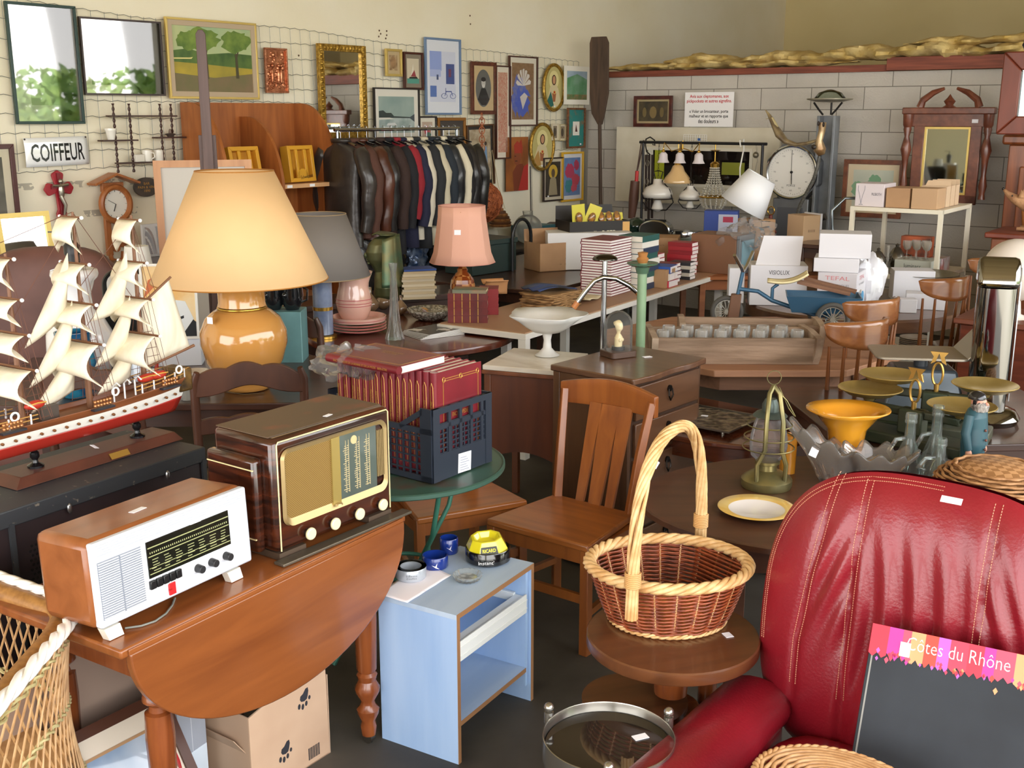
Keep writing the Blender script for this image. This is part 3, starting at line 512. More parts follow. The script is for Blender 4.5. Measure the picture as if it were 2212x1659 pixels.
# ---- clothes rail with coats
RA = WL(722, 281, .58); RBp = WL(992, 284, .58); RL = (RBp.xy - RA.xy).length; rz = ang(RA, RBp); ZR = RA.z
CHR = mt('#c9cccf', .15, 1); CHRD = mt('#8d9096', .2, 1)
t = T('clothes_rail', 'metal clothes rail packed with jackets and coats', 'clothes rail', (RA.x, RA.y, 0), rz)
B().cyl((0, 0, ZR), (RL, 0, ZR), .013).build('hanging_bar', CHR, t)
for x in (.03, RL - .03):
    B().cyl((x, 0, .04), (x, 0, ZR), .013).cyl((x, -.3, .04), (x, .3, .04), .014).sph((x, -.3, .025), .025, 8, 6).sph((x, .3, .025), .025, 8, 6).build('upright', CHRD, t)
def lea(c, c2=None): return mt(c, .32, 0, c2 or c, 5, bump=.7, bs=9, coat=.15)
def cloth(c): return mt(c, .85, bump=.3, bs=40)
def jacket(x, m, L, lab, wd=.25, th=.055, sl=.62, yaw=0, cat='jacket', opn=None, z=-.075):
    q = random.Random(int(x*1000)); p = Vector((RA.x, RA.y, 0)) + Vector((cos(rz), sin(rz), 0))*x
    t = T('hanging_' + cat.replace(' ', '_'), lab, cat, (p.x, p.y, ZR), rz + yaw, 'clothes on the rail')
    def fn(u, v):
        a = 2*PI*v; k = [(0, .045, .05), (.04, .07, .05), (.09, .20, .045), (.16, wd*.88, .055), (.4, wd*.78, .07), (.7, wd*.78, .075), (1, wd*.85, .08)]
        for i in range(len(k) - 1):
            if u <= k[i + 1][0] + 1e-6: f = (u - k[i][0])/(k[i + 1][0] - k[i][0]); w_ = k[i][1] + (k[i + 1][1] - k[i][1])*f; h = k[i][2] + (k[i + 1][2] - k[i][2])*f; break
        r = 1 + .10*sin(5*a + 9*u)*u + .05*sin(9*a + 3)
        return (h*th/.055*cos(a)*r, w_*sin(a), z - L*u)
    B().grid(fn, 26, 22, cv=True).build('body', m, t, smooth=80)
    for s_ in (-1, 1):
        pts = []; rr = []
        for i in range(13):
            f = i/12; pts.append((.012*sin(3*f) + .008*sin(17*f + x*9), s_*(wd*.80 + .075*min(1, f*3) + .015*sin(4*f)), z - .065 - sl*f)); rr.append((.066 - .02*f)*(1 + .05*sin(15*f + x*30))*(.72 if i == 0 else 1))
        B().tube(pts, rr, 12, flat=1.0).build('sleeve', m, t, smooth=80)
    B().tube([(0, 0, z + .01), (0, 0, .0), (0, .0, .022), (0, .018, .03), (0, .024, .014)], .0025, 6).bar((0, -.17, z - .035), (0, 0, z + .01), .02, .01).bar((0, .17, z - .035), (0, 0, z + .01), .02, .01).build('hanger', CHRD, t)
    b = B(); b.tube([(0, .075*cos(a), z - .005 + .028*abs(sin(a/2))) if 0 else (.045*cos(a), .075*sin(a), z - .004) for a in [2*PI*i/16 for i in range(16)]], .018, 8, closed=True); b.build('collar', m, t, smooth=80)
    return t
BKL = lea('#1d1b1c', '#2c2827'); cl = [
 (.06, lea('#3b3430', '#2a2624'), .80, 'charcoal leather jacket, first on the rail beside the bookcase'),
 (.15, cloth('#54352a'), .74, 'rusty brown suede jacket second on the rail'), (.235, lea('#5a3223', '#432418'), .76, 'glossy mid-brown leather jacket, third on the rail'),
 (.33, BKL, .78, 'black leather jacket right of the mid-brown leather one'), (.42, cloth('#33211c'), .84, 'dark chocolate wool coat in the middle left of the rail'),
 (.52, cloth('#17171c'), .90, 'black jacket just left of the red-lined one'), (.60, cloth('#8e1f2a'), .62, 'dark red jacket showing between the black ones'),
 (.66, cloth('#1d1f38'), .86, 'navy blue jacket right of the red one'), (.74, cloth('#cfc7b4'), .80, 'pale cream jacket, narrow, next to the navy one'),
 (.82, cloth('#24262a'), .88, 'charcoal suit jacket between the two pale coats'), (.91, cloth('#c6bda4'), .86, 'long beige coat in the middle of the rail'),
 (1.00, cloth('#222a33'), .78, 'blue grey denim jacket right of the beige coat'), (1.06, lea('#1c1d20', '#33363a'), .84, 'shiny black jacket under a plastic cover'),
 (1.13, cloth('#d5ccb4'), .86, 'cream quilted waistcoat hanging among the black coats'), (1.20, cloth('#1a181a'), .90, 'matt black coat right of the quilted waistcoat'),
 (1.27, BKL, .92, 'black leather coat second from the end of the rail'), (1.35, lea('#1a1918', '#2e2b29'), .95, 'black leather coat at the very end of the rail by the ball lampshade')]
for x, m, L, lab in cl: jacket(x*RL/1.4, m, L, lab, yaw=R.uniform(-.12, .12), sl=.55 if L < .7 else .62)
# lower clothes and plastic bag sleeve hanging below
p = Vector((RA.x, RA.y, 0)) + Vector((cos(rz), sin(rz), 0))*.88
def crump(u, v, w_=.1, h=.75, z1=1.02): a = 2*PI*v; r = 1 + .14*sin(7*a + 30*u) + .1*sin(4*a - 40*u); return (w_*cos(a)*r, w_*.7*sin(a)*r, z1 - h*u)
B().grid(crump, 40, 24, cv=True).build('plastic_garment_cover', mt('#3f5a86', .12, .2, '#9fb2cf', 14, bump=1, bs=20), loc=(p.x, p.y, 0), rz=rz, label='crumpled shiny blue plastic garment cover hanging below the coats', cat='garment cover', smooth=60)
for k, (xx, m, lab) in enumerate(((.25, BKL, 'long black trousers hanging under the jackets at left'), (.55, cloth('#1b1b20'), 'long black trousers hanging under the dark coats'), (1.15, cloth('#161618'), 'black garment bag hanging low under the end coats'))):
    p = Vector((RA.x, RA.y, 0)) + Vector((cos(rz), sin(rz), 0))*xx
    B().grid(lambda u, v: crump(u, v, .14, .6, 1.1), 20, 20, cv=True).build('hanging_trousers', m, loc=(p.x, p.y, 0), rz=rz, label=lab, cat='clothes', smooth=60)
# ---- rattan ball shade on a ring chain, basket purse, bellows
c = WL(1042, 437, .42); RTN = mt('#c4703f', .6, 0, '#8a4320', 26, bump=1, bs=40)
t = T('ball_lampshade', 'round woven rattan ball lampshade hanging on a ring chain', 'lampshade', c)
b = B(); q = random.Random(5); rr = .185
B().sph((0, 0, 0), rr*.96, 28, 20).build('inner_shell', mt('#a4582f', .7, 0, '#6f3519', 30, bump=.8), t)
for i in range(70):
    ax = Vector((q.gauss(0, 1), q.gauss(0, 1), q.gauss(0, 1))).normalized(); u = ax.orthogonal().normalized(); v = ax.cross(u)
    b.tube([(u*cos(a) + v*sin(a))*rr*(1 + q.uniform(-.015, .015)) for a in [2*PI*j/22 for j in range(22)]], .0028, 4, closed=True)
b.build('woven_strands', RTN, t)
zt = WL(1015, 247, .42).z - c.z
for i in range(15):
    z = rr + .02 + (zt - rr)*i/15; b = B(); v = i % 2
    b.tube([(.024*cos(a)*(1 if v else .25), .024*cos(a)*(.25 if v else 1), z + .034*sin(a)) for a in [2*PI*j/14 for j in range(14)]], .004, 6, closed=True); b.build('chain_ring', RTN, t)
c = WL(1081, 470, .16)
t = T('basket_purse', 'small striped basket purse hanging on a cord from the netting', 'purse', c, RZL)
b = B()
for j in range(7): b.k = j % 2; b.lathe([(.10 - .002*j*j + (.004 if j % 2 else 0), -.085 + j*.025), (.11 - .0022*j*j, -.07 + j*.025), (.10 - .002*j*j, -.06 + j*.025)], 24)
b.build('woven_body', [mt('#a8733c', .7, 0, '#7d4f26', 30), mt('#5f3a1e', .7)], t)
B().tube([(-.06, 0, .08), (-.05, .05, .30), (-.03, .09, .62), (0, .1, .64), (.03, .05, .3), (.07, 0, .08)], .003, 6).build('cord', mt('#c8b58c', .8), t)
c = WL(1145, 480, .2)
t = T('long_handled_paddle', 'long handled wooden paddle hanging behind the glass globe', 'paddle', c, RZL)
B().prism([(-.02, .0), (-.12, -.14), (-.13, -.24), (.13, -.24), (.12, -.14), (.02, 0)], -.03, .0, 'y').build('blade', mt('#4b3a30', .5), t); B().cyl((0, -.015, -.02), (-.02, -.015, .55), .008).cyl((.03, -.015, -.02), (0, -.015, .6), .002, n=6).build('handle', mt('#5a5650', .5), t)
# ---- baker's peel in the corner
a = WL(1283, 78, .42); d = WL(1306, 500, .52)
t = T('bakers_peel', 'long dark wooden baker\'s peel leaning upright in the corner', 'peel', (d.x, d.y, 0), RZB)
L = a.z; v = Vector(((a.x - d.x), (a.y - d.y), 0)); lx = v.x*cos(RZB) + v.y*sin(RZB)
OLD = wood('#5a4636', '#3e2f25', .7, 'z', 4)
hb = 2.0
b = B().prism([(lx - .09, L), (lx + .08, L), (lx + .11, L - .06), (lx*.95 + .115, L - .55), (lx*.9 + .07, L - .75), (lx*.8 + .03, L - .86), (lx*.8 - .02, L - .86), (lx*.9 - .085, L - .75), (lx*.95 - .105, L - .55), (lx - .11, L - .06)], -.012, .012, 'y'); b.build('blade', OLD, t, bev=.004)
B().tube([(lx*.8, 0, L - .84), (lx*.5, 0, 1.0), (-.0, 0, .01)], .019, 10).build('handle', OLD, t)
# ================================================================ PARTITION
def onB(px, py, off, z=None): p = WB(px, py, off); return Vector((p.x, p.y, p.z if z is None else z))
# cream board with opening, mirror inside
t0, wd, ht = pbox(WB, 1323, 275, 1673, 442, .1)
t = T('cream_panel', 'large cream wooden panel with a dark glazed opening on the block wall', 'panel', t0, RZB)
CRM = mt('#ddd6c2', .6, 0, '#cfc6ae', 3)
b = B(); xa, xb, za, zb = -wd*.30, wd*.335, ht*.27, ht*.70
b.box(-wd/2, wd/2, 0, .035, 0, za).box(-wd/2, wd/2, 0, .035, zb, ht).box(-wd/2, xa, 0, .035, za, zb).box(xb, wd/2, 0, .035, za, zb); b.build('board', CRM, t)
b = B(); 
for a_ in ((xa - .03, xb + .03, zb, zb + .03), (xa - .03, xb + .03, za - .03, za), (xa - .03, xa, za, zb), (xb, xb + .03, za, zb)): b.box(a_[0], a_[1], -.015, 0, a_[2], a_[3])
b.build('opening_trim', mt('#e4dfcf', .5), t)
B().box(xa, xb, .02, .03, za, zb).build('dark_glass', mt('#1c1614', .06), t)
B().box(xa + .01, xa + .07, .012, .016, za, zb).build('sash', mt('#e9e6d8', .5), t); B().box(xa + .09, xa + .2, .014, .018, za, zb).build('yellow_reflection', mt('#b9c22e', .5), t)  # yellow-green reflection in the dark mirror, painted as a flat strip
B().box(xb - .3, xb - .06, .014, .018, za + .10, za + .22).build('yellow_reflection', mt('#8f9430', .5), t)  # second yellow reflection, also painted on as a flat piece
for (fx, fz) in ((.12, .1), (.5, .12), (.2, .9), (.66, .88), (.78, .92)): pass
t0 = onB(1506, 306, .12); t = T('wire_basket', 'tiny white wire rack fixed above the dark opening of the cream panel', 'rack', t0, RZB)
b = B()
for i in range(11): b.box(-.125 + i*.025 - .002, -.125 + i*.025 + .002, -.05, -.046, 0, .065)
for z in (0, .022, .044, .065): b.box(-.127, .127, -.051, -.047, z, z + .004)
b.build('grid', mt('#f0f0ec', .5), t); B().box(.03, .06, -.053, -.051, .01, .035).build('blue_tag', mt('#2f5fa8', .5), t)
pic('dark brown framed old group photograph standing on top of the cream panel', WB, (1370, 207, 1453, 274), .035, WALN, (.02, '#b7a57c'), [(mt('#5c5036', .7, 0, '#3a3226', 9, det=8), FULL), (mt('#8a7548', .7), ell(.5, .45, .12, .3)), ('#7a683f', ell(.2, .45, .07, .25)), ('#7a683f', ell(.8, .45, .07, .25))], GL, off=.12, group='pictures on the block wall')
t0, wd, ht = pbox(WB, 1479, 199, 1584, 274, .12)
t = T('notice_sign', 'white notice in red and black French lettering warning pickpockets', 'sign', t0, RZB)
B().box(-wd/2, wd/2, -.006, 0, 0, ht).build('board', mt('#f4f3f4', .6), t)
RT = mt('#c4283a', .6); KT = mt('#1d1d20', .6)
for i, (s_, m) in enumerate((('Avis aux cleptomanes, aux', RT), ('pickpockets et autres aigrefins.', RT), ('', None), ('« Voler un brocanteur, porte', KT), ('malheur et en rapporte que', KT), ('des douleurs »', KT))):
    if s_: text(s_, t, m, wd*(.92 if i == 1 else .8 if i != 5 else .42), ht*.12, (0, -.0065, ht*(.87 - .135*i - (.03 if i > 2 else 0) + (.03 if i == 3 else 0)*0)), FR, off=.02)
# ---- black pipe rack of hanging lamps
A0 = onB(1386, 307, .5); A1 = onB(1648, 309, .5); L = (A1.xy - A0.xy).length; rzr = ang(A0, A1); zr = A0.z
PIPE = mt('#2b2a2c', .4, .5)
t = T('pipe_rack', 'black pipe rail in front of the cream panel hung with lamps', 'rack', (A0.x, A0.y, 0), rzr)
B().cyl((-.02, 0, zr), (L + .04, 0, zr), .014).build('top_bar', PIPE, t)
for x in (.02, L): B().cyl((x, 0, .02), (x, 0, zr), .013).cyl((x, -.25, .02), (x, .25, .02), .013).build('upright', PIPE, t)
def hk(px, py): p = PN(px, py, NB, NB.dot(A0)); return p
BRS = mt('#c39a45', .25, .9); OPAL = mt('#ece8e0', .2, coat=.5); IRN = mt('#2a2624', .5, .6)
def hookup(px, zt): pass
def hang(name, lab, cat, px, py): p = hk(px, py); return T(name, lab, cat, (p.x, p.y, zr), rzr, 'lamps hanging from the pipe rack')
SC_ = .00475   # metres per photo pixel near the rack
def mz_(dy): return -dy*SC_
# amber bell lamp
t = hang('bell_pendant_lamp', 'amber glass bell shaped pendant lamp on brass fitting', 'pendant lamp', 1466, 310)
B().tube([(0, 0, .02), (0, 0, mz_(40))], .004, 6).lathe([(.0, -.19), (.03, -.19), (.035, -.22), (.015, -.235), (.02, -.25)], 14).build('brass_stem', BRS, t)
B().lathe([(.015, -.2), (.05, -.22), (.07, -.27), (.12, -.33), (.14, -.37), (.135, -.385)], 28).build('glass_shade', mt('#e3bd85', .12, coat=1), t, smooth=80)
# branched brass lamp with three tulips
t = hang('tulip_chandelier', 'brass fitting with three frosted tulip shades', 'chandelier', 1475, 310)
b = B(); b.cyl((0, 0, .02), (0, 0, -.06), .008)
for x in (-.18, -.0, .2): b.tube([(0, 0, -.05), (x*.6, -.02, -.08), (x, -.04, .0), (x, -.05, -.05), (x, -.05, -.1)], .005, 6).sph((x, -.05, -.08), .018, 8, 6)
b.build('brass_arm', BRS, t)
for x in (-.18, .0, .2): B().lathe([(.02, -.09), (.04, -.11), (.045, -.16), (.062, -.19), (.06, -.19)], 18, (x, -.05, 0), fn=lambda a, z: 1 + (.07*cos(6*a) if z < -.15 else 0)).build('tulip_shade', mt('#e6dde0', .3), t, smooth=80)
# oil lamps with opal shade
def oil(px, dy, s, lab):
    t = hang('hanging_oil_lamp', lab, 'hanging lamp', px, 310); z = mz_(dy)
    for i in range(int(-z/.035) - 1): B().tube([(.008*cos(a)*(i % 2), .008*cos(a)*(1 - i % 2), -.02 - i*.035 + .02*sin(a)) for a in [PI/4*j for j in range(8)]], .002, 4, closed=True).build('chain_ring', IRN, t)
    zz = z
    B().tube([(0, 0, zz + .18*s), (.05*s, 0, zz + .17*s), (.03*s, 0, zz + .1*s), (.13*s, 0, zz), (.175*s, 0, zz - .12*s), (.10*s, 0, zz - .2*s), (0, 0, zz - .21*s)], .006*s, 6).tube([(0, 0, zz + .18*s), (-.05*s, 0, zz + .17*s), (-.03*s, 0, zz + .1*s), (-.13*s, 0, zz), (-.175*s, 0, zz - .12*s), (-.10*s, 0, zz - .2*s), (0, 0, zz - .21*s)], .006*s, 6).tube([(.15*s*cos(a), .15*s*sin(a), zz - .09*s) for a in [2*PI*i/24 for i in range(24)]], .005, 6, closed=True).build('iron_frame', IRN, t)
    B().lathe([(.045*s, zz + .1*s), (.05*s, zz + .05*s), (.12*s, zz + .02*s), (.15*s, zz - .04*s), (.14*s, zz - .08*s)], 28).build('opal_shade', OPAL, t, smooth=80)
    B().lathe([(.03*s, zz - .1*s), (.045*s, zz - .14*s), (.06*s, zz - .19*s), (.02*s, zz - .22*s), (0, zz - .22*s)], 18).build('oil_font', OPAL, t)
oil(1424, 95, 1.0, 'white opal hanging oil lamp in a black iron frame, larger of the two')
oil(1495, 100, .72, 'smaller white opal oil lamp beside the amber bell lamp')
# crystal chandelier
t = hang('crystal_chandelier', 'brass chandelier draped with strings of crystal beads', 'chandelier', 1546, 310)
B().cyl((0, 0, .01), (0, 0, -.2), .006).lathe([(.03, -.06), (.055, -.065), (.01, -.08)], 14).lathe([(.02, -.17), (.045, -.19), (.04, -.23)], 16).tube([(.13*cos(a), .13*sin(a), -.5) for a in [2*PI*i/24 for i in range(24)]], .009, 6, closed=True).build('brass_frame', BRS, t)
BEAD = mt('#d9d4c8', .08, .4)
b = B()
for k in range(16):
    a = 2*PI*k/16
    for j in range(13): f = j/12; r_ = .04 + .085*f**1.8; b.sph((r_*cos(a), r_*sin(a), -.23 - .26*f), .0095, 6, 4)
b.build('bead_strings', BEAD, t, )['kind'] = 'stuff'
b = B()
for k in range(14):
    a = 2*PI*k/14
    for j in range(9): f = j/8; b.sph((.128*cos(f*1.45)*cos(a), .128*cos(f*1.45)*sin(a), -.51 - .13*sin(f*1.45)), (.009, .009, .012), 6, 4)
b.build('bead_basket', BEAD, t)['kind'] = 'stuff'
# ceiling lamp white with glass, ribbon, meat hook, straps, knife
t = hang('white_ribbon_hanger', 'white cord looped over the right part of the pipe rack', 'cord', 1602, 310); B().tube([(0, -.02, -.03), (-.01, -.02, .03), (.01, .02, .04), (.015, .02, -.05), (.0, -.01, -.22), (0, 0, -.32)], .007, 7).build('cord', mt('#e8e6df', .7), t)
t = hang('meat_hook', 'large iron S hook on the left end of the pipe rack', 'hook', 1404, 310); B().tube([(-.05, 0, -.03), (-.045, 0, .03), (0, 0, .05), (.05, 0, .02), (.055, 0, -.03), (.03, 0, -.02)], .007, 8).tube([(-.05, 0, -.03), (-.035, 0, -.09), (.005, 0, -.12)], .007, 8).build('hook', IRN, t)
t = hang('leather_harness', 'dark leather harness straps hanging by the left upright of the rack', 'harness', 1402, 310)
for i, (x, l) in enumerate(((-.03, .55), (.0, .7), (.03, .62))): B().bar((x, .01*i, -.12), (x + .015, .01*i, -.12 - l), .028, .006, (0, 1, 0)).build('strap', mt('#2e211c', .5), t, bev=.002)
for z in (-.2, -.38, -.55): B().tube([(.02*cos(a), -.02, z + .03*sin(a)) for a in [2*PI*j/12 for j in range(12)]], .004, 6, closed=True).build('buckle', mt('#7c766a', .4, .8), t)
t = hang('quiver', 'brown leather quiver with a red handled tool hanging at the left end', 'quiver', 1374, 310)
B().tube([(0, 0, -.38), (-.01, 0, -.55), (-.03, 0, -.75)], [.045, .05, .035], 12).build('case', mt('#5b3a2c', .5), t); B().cyl((.02, 0, -.28), (.015, 0, -.40), .018).build('red_handle', mt('#c02a2a', .4), t); B().tube([(0, 0, -.4), (.06, 0, 0), (.09, 0, .02), (.0, 0, -.38)], .006, 6).build('strap', mt('#4a3026', .6), t); B().bar((-.03, 0, -.4), (-.03, 0, -.28), .02, .02).build('tool_handle', mt('#9a6b42', .6), t)
t = hang('orange_lampshade', 'small orange shade dangling at the right end of the pipe rack', 'lampshade', 1634, 310); B().lathe([(.03, -.40), (.055, -.44), (.05, -.44)], 16).build('shade', mt('#d8823f', .5), t); B().tube([(0, 0, 0), (.02, 0, -.15), (-.01, 0, -.3), (.0, 0, -.4)], .004, 6).sph((0, 0, -.1), .03, 8, 6).build('wire_stem', mt('#77705f', .4, .6), t)
# ---- dial scale
p = onB(1711, 372, .42); t = T('dial_scale', 'tall grey platform scale with a big round white dial', 'scale', (p.x, p.y, 0), RZB)
GR = mt('#7f8185', .4, .4, '#6a6c70', 4); z = p.z; r_ = .235
B().prism([(r_*1.16*cos(a), z + r_*1.16*sin(a)) for a in [PI/8 + PI/4*i for i in range(8)]], .0, .16, 'y').build('dial_housing', GR, t, bev=.01)
B().box(-.17, .17, .0, .15, .12, z - .24).build('column', GR, t, bev=.006); B().box(-.12, .12, -.012, 0, .3, z - .32).build('column_panel', mt('#63656a', .4, .5), t)
B().box(-.25, .25, -.45, .2, 0.0, .12).build('platform', mt('#55565a', .5, .5), t, bev=.01)
B().tube([(r_*cos(a), -.015, z + r_*sin(a)) for a in [2*PI*i/40 for i in range(40)]], .014, 8, closed=True).build('chrome_bezel', CHR, t)
d_ = B().prism(ell(0, z, r_*.97, r_*.97, 40), -.002, -.008, 'y').build('dial_face', mt('#efece4', .5), t)
B().bar((0, -.012, z - .07), (-.006, -.012, z + r_*.85), .002, .004, (0, 1, 0)).bar((.002, -.012, z), (.006, -.012, z - .11), .002, .018, (0, 1, 0)).cyl((0, -.008, z), (0, -.02, z), .012).build('needle', BLACKP and mt(BLACKP, .4), t)
b = B()
for i in range(60): a = 2*PI*i/60; b.bar((r_*.84*cos(a), -.0095, z + r_*.84*sin(a)), (r_*(.88 if i % 5 else .80)*cos(a), -.0095, z + r_*(.88 if i % 5 else .80)*sin(a)), .001, .003, (0, 1, 0))
b.build('scale_marks', mt('#55524e', .5), d_)
text('FORCE', d_, mt('#3a3836', .5), .08, .018, (.0, -.0095, z - .12), FR)
for i in range(12): a = PI/2 - 2*PI*i/12; text(str(i*10), d_, mt('#77736c', .5), .022, .014, (r_*.7*cos(a), -.0095, z + r_*.7*sin(a)), FR, name='numeral')
# ---- horn sculpture, pipe post with pan
p = onB(1770, 303, .55)
t = T('horn_trophy', 'curved horn with a split flared tip mounted to a bronze animal skull', 'trophy', (p.x, p.y, p.z), RZB)
HRN = mt('#6a5842', .35, 0, '#a8946a', 9, lo=.4, hi=.7)
k = .0047
def hp(px, py): return ((px - 1770)*k, -.05, (303 - py)*k)
B().tube([hp(1770, 303), hp(1750, 309), hp(1730, 312), hp(1708, 306), hp(1694, 293), hp(1682, 275), hp(1672, 258), hp(1663, 247)], [.02, .028, .032, .042, .058, .038, .025, .006], 12, flat=.6).build('horn', HRN, t, smooth=70)
B().tube([hp(1706, 305), hp(1692, 284), hp(1678, 262), hp(1664, 264)], [.01, .03, .02, .004], 8, flat=.4).build('torn_flap', mt('#c9b98a', .5), t)
BRZ = mt('#8e6b45', .3, .4, '#cdb48c', 8)
B().tube([hp(1778, 270), hp(1778, 285), hp(1774, 303), hp(1776, 320), hp(1780, 330)], [.035, .03, .03, .055, .03], 12).build('skull', BRZ, t, smooth=70)
EY = mt('#2a1f18', .4)
for a in ((1773, 272), (1783, 274)): B().sph((hp(*a)[0], -.085, hp(*a)[2]), (.012, .01, .022), 8, 6).build('eye_socket', EY, t)
B().sph((hp(1768, 315)[0], -.10, hp(1768, 315)[2]), (.022, .01, .022), 8, 6).build('eye_socket', EY, t)
t = T('coiled_hose', 'grey ribbed hose hanging down from the bronze skull', 'hose', (p.x, p.y, p.z), RZB)
pts = [Vector(hp(*a)) for a in ((1776, 332), (1774, 352), (1768, 375), (1756, 400), (1744, 425), (1738, 450), (1740, 462), (1760, 460), (1785, 448))]
B().tube(pts, [.016]*9, 10).build('hose', mt('#6f6d66', .5, .2, '#4b4a46', 60), t, smooth=60); B().cyl(pts[-1] + Vector((0, 0, 0)), pts[-1] + Vector((.05, 0, .02)), .03).build('nozzle', mt('#3a3836', .4, .4), t)
p = onB(1787, 300, .36); zt = onB(1787, 250, .36).z
t = T('steel_channel_post', 'tall grey steel channel post standing against the block wall', 'post', (p.x, p.y, 0), RZB)
B().box(-.085, -.06, -.06, .06, 0, zt).box(-.085, .085, .045, .06, 0, zt).box(.06, .085, -.06, .06, 0, zt).build('channel', mt('#8b9096', .45, .3, '#6d6f72', 4), t, bev=.004)
t = T('metal_dish_stand', 'shallow metal dish on bent legs set on top of the steel post', 'dish', (p.x, p.y, zt), RZB)
for x, y in ((-.13, -.04), (.13, -.04), (0, .05)): B().tube([(x*.3, y, 0.008), (x*.6, y, .05), (x, y, .115)], .009, 6).build('bent_leg', IRN, t)
B().lathe([(.0, .115), (.12, .12), (.2, .14), (.2, .15), (.12, .135), (0, .13)], 28).build('dish', mt('#a9a390', .4, .4, '#77705e', 6), t); B().lathe([(.14, .15), (.1, .2), (.03, .225), (0, .228)], 24, (.0, 0, 0)).build('glass_bowl', glass('#dfe6dd', 1.5), t, smooth=80)
# ---- leaning frame behind the metal shelf
pic('wide wooden framed botanical print leaning behind the metal shelf', WB, (1820, 345, 1950, 470), .04, mt('#7a4328', .35, 0, '#5a2f1c', 20), (.05, '#d9c8a8'), [(mt('#cfcfbd', .8, 0, '#b9c2b2', 3), FULL), ('#7aa683', blob(.55, .7, .16, .18, 3)), ('#8ab08c', blob(.15, .5, .18, .2, 5))], GL, off=.3, group='pictures on the block wall')
# ---- carved mirror
p = onB(2044, 300, .34); t0, wd, ht = pbox(WB, 1950, 232, 2138, 440, .34)
t = T('carved_dresser_mirror', 'carved reddish wooden dresser mirror with turned columns and broken pediment', 'mirror', t0, RZB)
CV = mt('#7d4630', .35, 0, '#5d3022', 12, coat=.3)
w2 = wd/2; b = B(); b.box(-w2 + .04, w2 - .04, -.04, 0, ht*.80, ht).box(-w2 + .08, -w2 + .17, -.04, 0, 0, ht*.82).box(w2 - .17, w2 - .08, -.04, 0, 0, ht*.82).box(-w2 + .08, w2 - .08, -.04, 0, 0, .08); b.build('frame', CV, t, bev=.006)
B().box(-w2 - .02, w2 + .02, -.08, .0, ht*.93, ht).build('cornice', CV, t, bev=.008)
for s_ in (-1, 1):
    B().lathe([(.03, .05), (.022, .1), (.035, .16), (.02, .25), (.028, .38), (.046, .45), (.03, .52), (.02, .56), (.034, .62), (.022, .68), (.026, ht*.78), (.04, ht*.82), (.045, ht*.93)], 16, (s_*(w2 - .03), -.05, 0)).build('turned_column', CV, t)
    B().tube([(s_*.24, -.04, ht), (s_*.22, -.04, ht + .06), (s_*.14, -.04, ht + .12), (s_*.05, -.04, ht + .155)], [.035, .03, .025, .012], 8).build('pediment_scroll', CV, t)
B().lathe([(.06, ht), (.03, ht + .02), (.05, ht + .05), (.02, ht + .08), (.0, ht + .11)], 12, (0, -.04, 0)).build('finial', CV, t)
B().box(-w2 + .17, w2 - .17, -.02, -.012, .08, ht*.8).build('mirror_glass', mt('#b9c0bc', .03, 1), t); frame(B(), wd - .34, ht*.8 - .08, .018, .03, .08).build('gilt_slip', GOLDP, t); sticker(t, (w2 - .14, -.042, ht*.86), (PI/2, 0, 0), .05, .03)
# ---- big mirror frame and cupboard at the right border
ORW = wood('#8e4f2b', '#6e3a20', .35, 'z', 3, .2)
p = onB(2240, 520, .57, 0); t = T('carved_armoire', 'tall orange-brown carved armoire at the right edge of the room', 'armoire', (p.x, p.y, 0), RZB)
xL = -.28
B().box(xL, .9, -.02, .48, 0, 1.72).build('carcass', ORW, t, bev=.01); b = B(); b.box(xL - .05, .95, -.06, .5, 1.72, 1.80).build('cornice', ORW, t, bev=.02)
d = B().box(xL + .10, .42, -.05, -.02, .2, 1.55).build('door', ORW, t, bev=.01)
B().tube([(xL + .2, -.06, .3), (xL + .2, -.06, 1.0), (xL + .17, -.06, 1.2), (xL + .25, -.06, 1.35), (xL + .35, -.06, 1.42), (.3, -.06, 1.42), (.36, -.06, 1.2), (.36, -.06, .3)], .02, 8, closed=True).build('raised_moulding', mt('#a0622f', .3, coat=.4), d)
p = onB(2235, 210, .3); t0, wd, ht = pbox(WB, 2160, 112, 2330, 312, .72)
t = T('big_framed_mirror', 'big dark red wooden framed mirror standing on top of the armoire', 'mirror', (t0.x, t0.y, 1.801), RZB, rot=(-.02, 0, RZB)); MH = onB(2200, 112, .72).z - 1.80
RW = mt('#7c3b28', .35, 0, '#5f2a1c', 6, st=(1, 1, .2)); frame(B(), wd, MH, .14, .05).build('frame', RW, t, bev=.01); B().box(-wd/2 + .13, wd/2 - .13, -.01, -.005, .13, MH - .13).build('mirror_glass', mt('#7f8a88', .05, 1), t)
B().lathe([(.02, MH), (.03, MH + .02), (.045, MH + .05), (.03, MH + .085), (0, MH + .095)], 12, (-wd/2 + .16, 0, 0)).build('ball_finial', mt('#33323a', .3), t)
# ================================================================ FOREGROUND
def U(a, b): v = Vector((b.x - a.x, b.y - a.y, 0)); return v.normalized()
OAKT = wood('#9a5a2c', '#7a4220', .28, 'x', 3, .35)
OAKL = wood('#8e4d24', '#6f371a', .25, 'z', 5, .4)
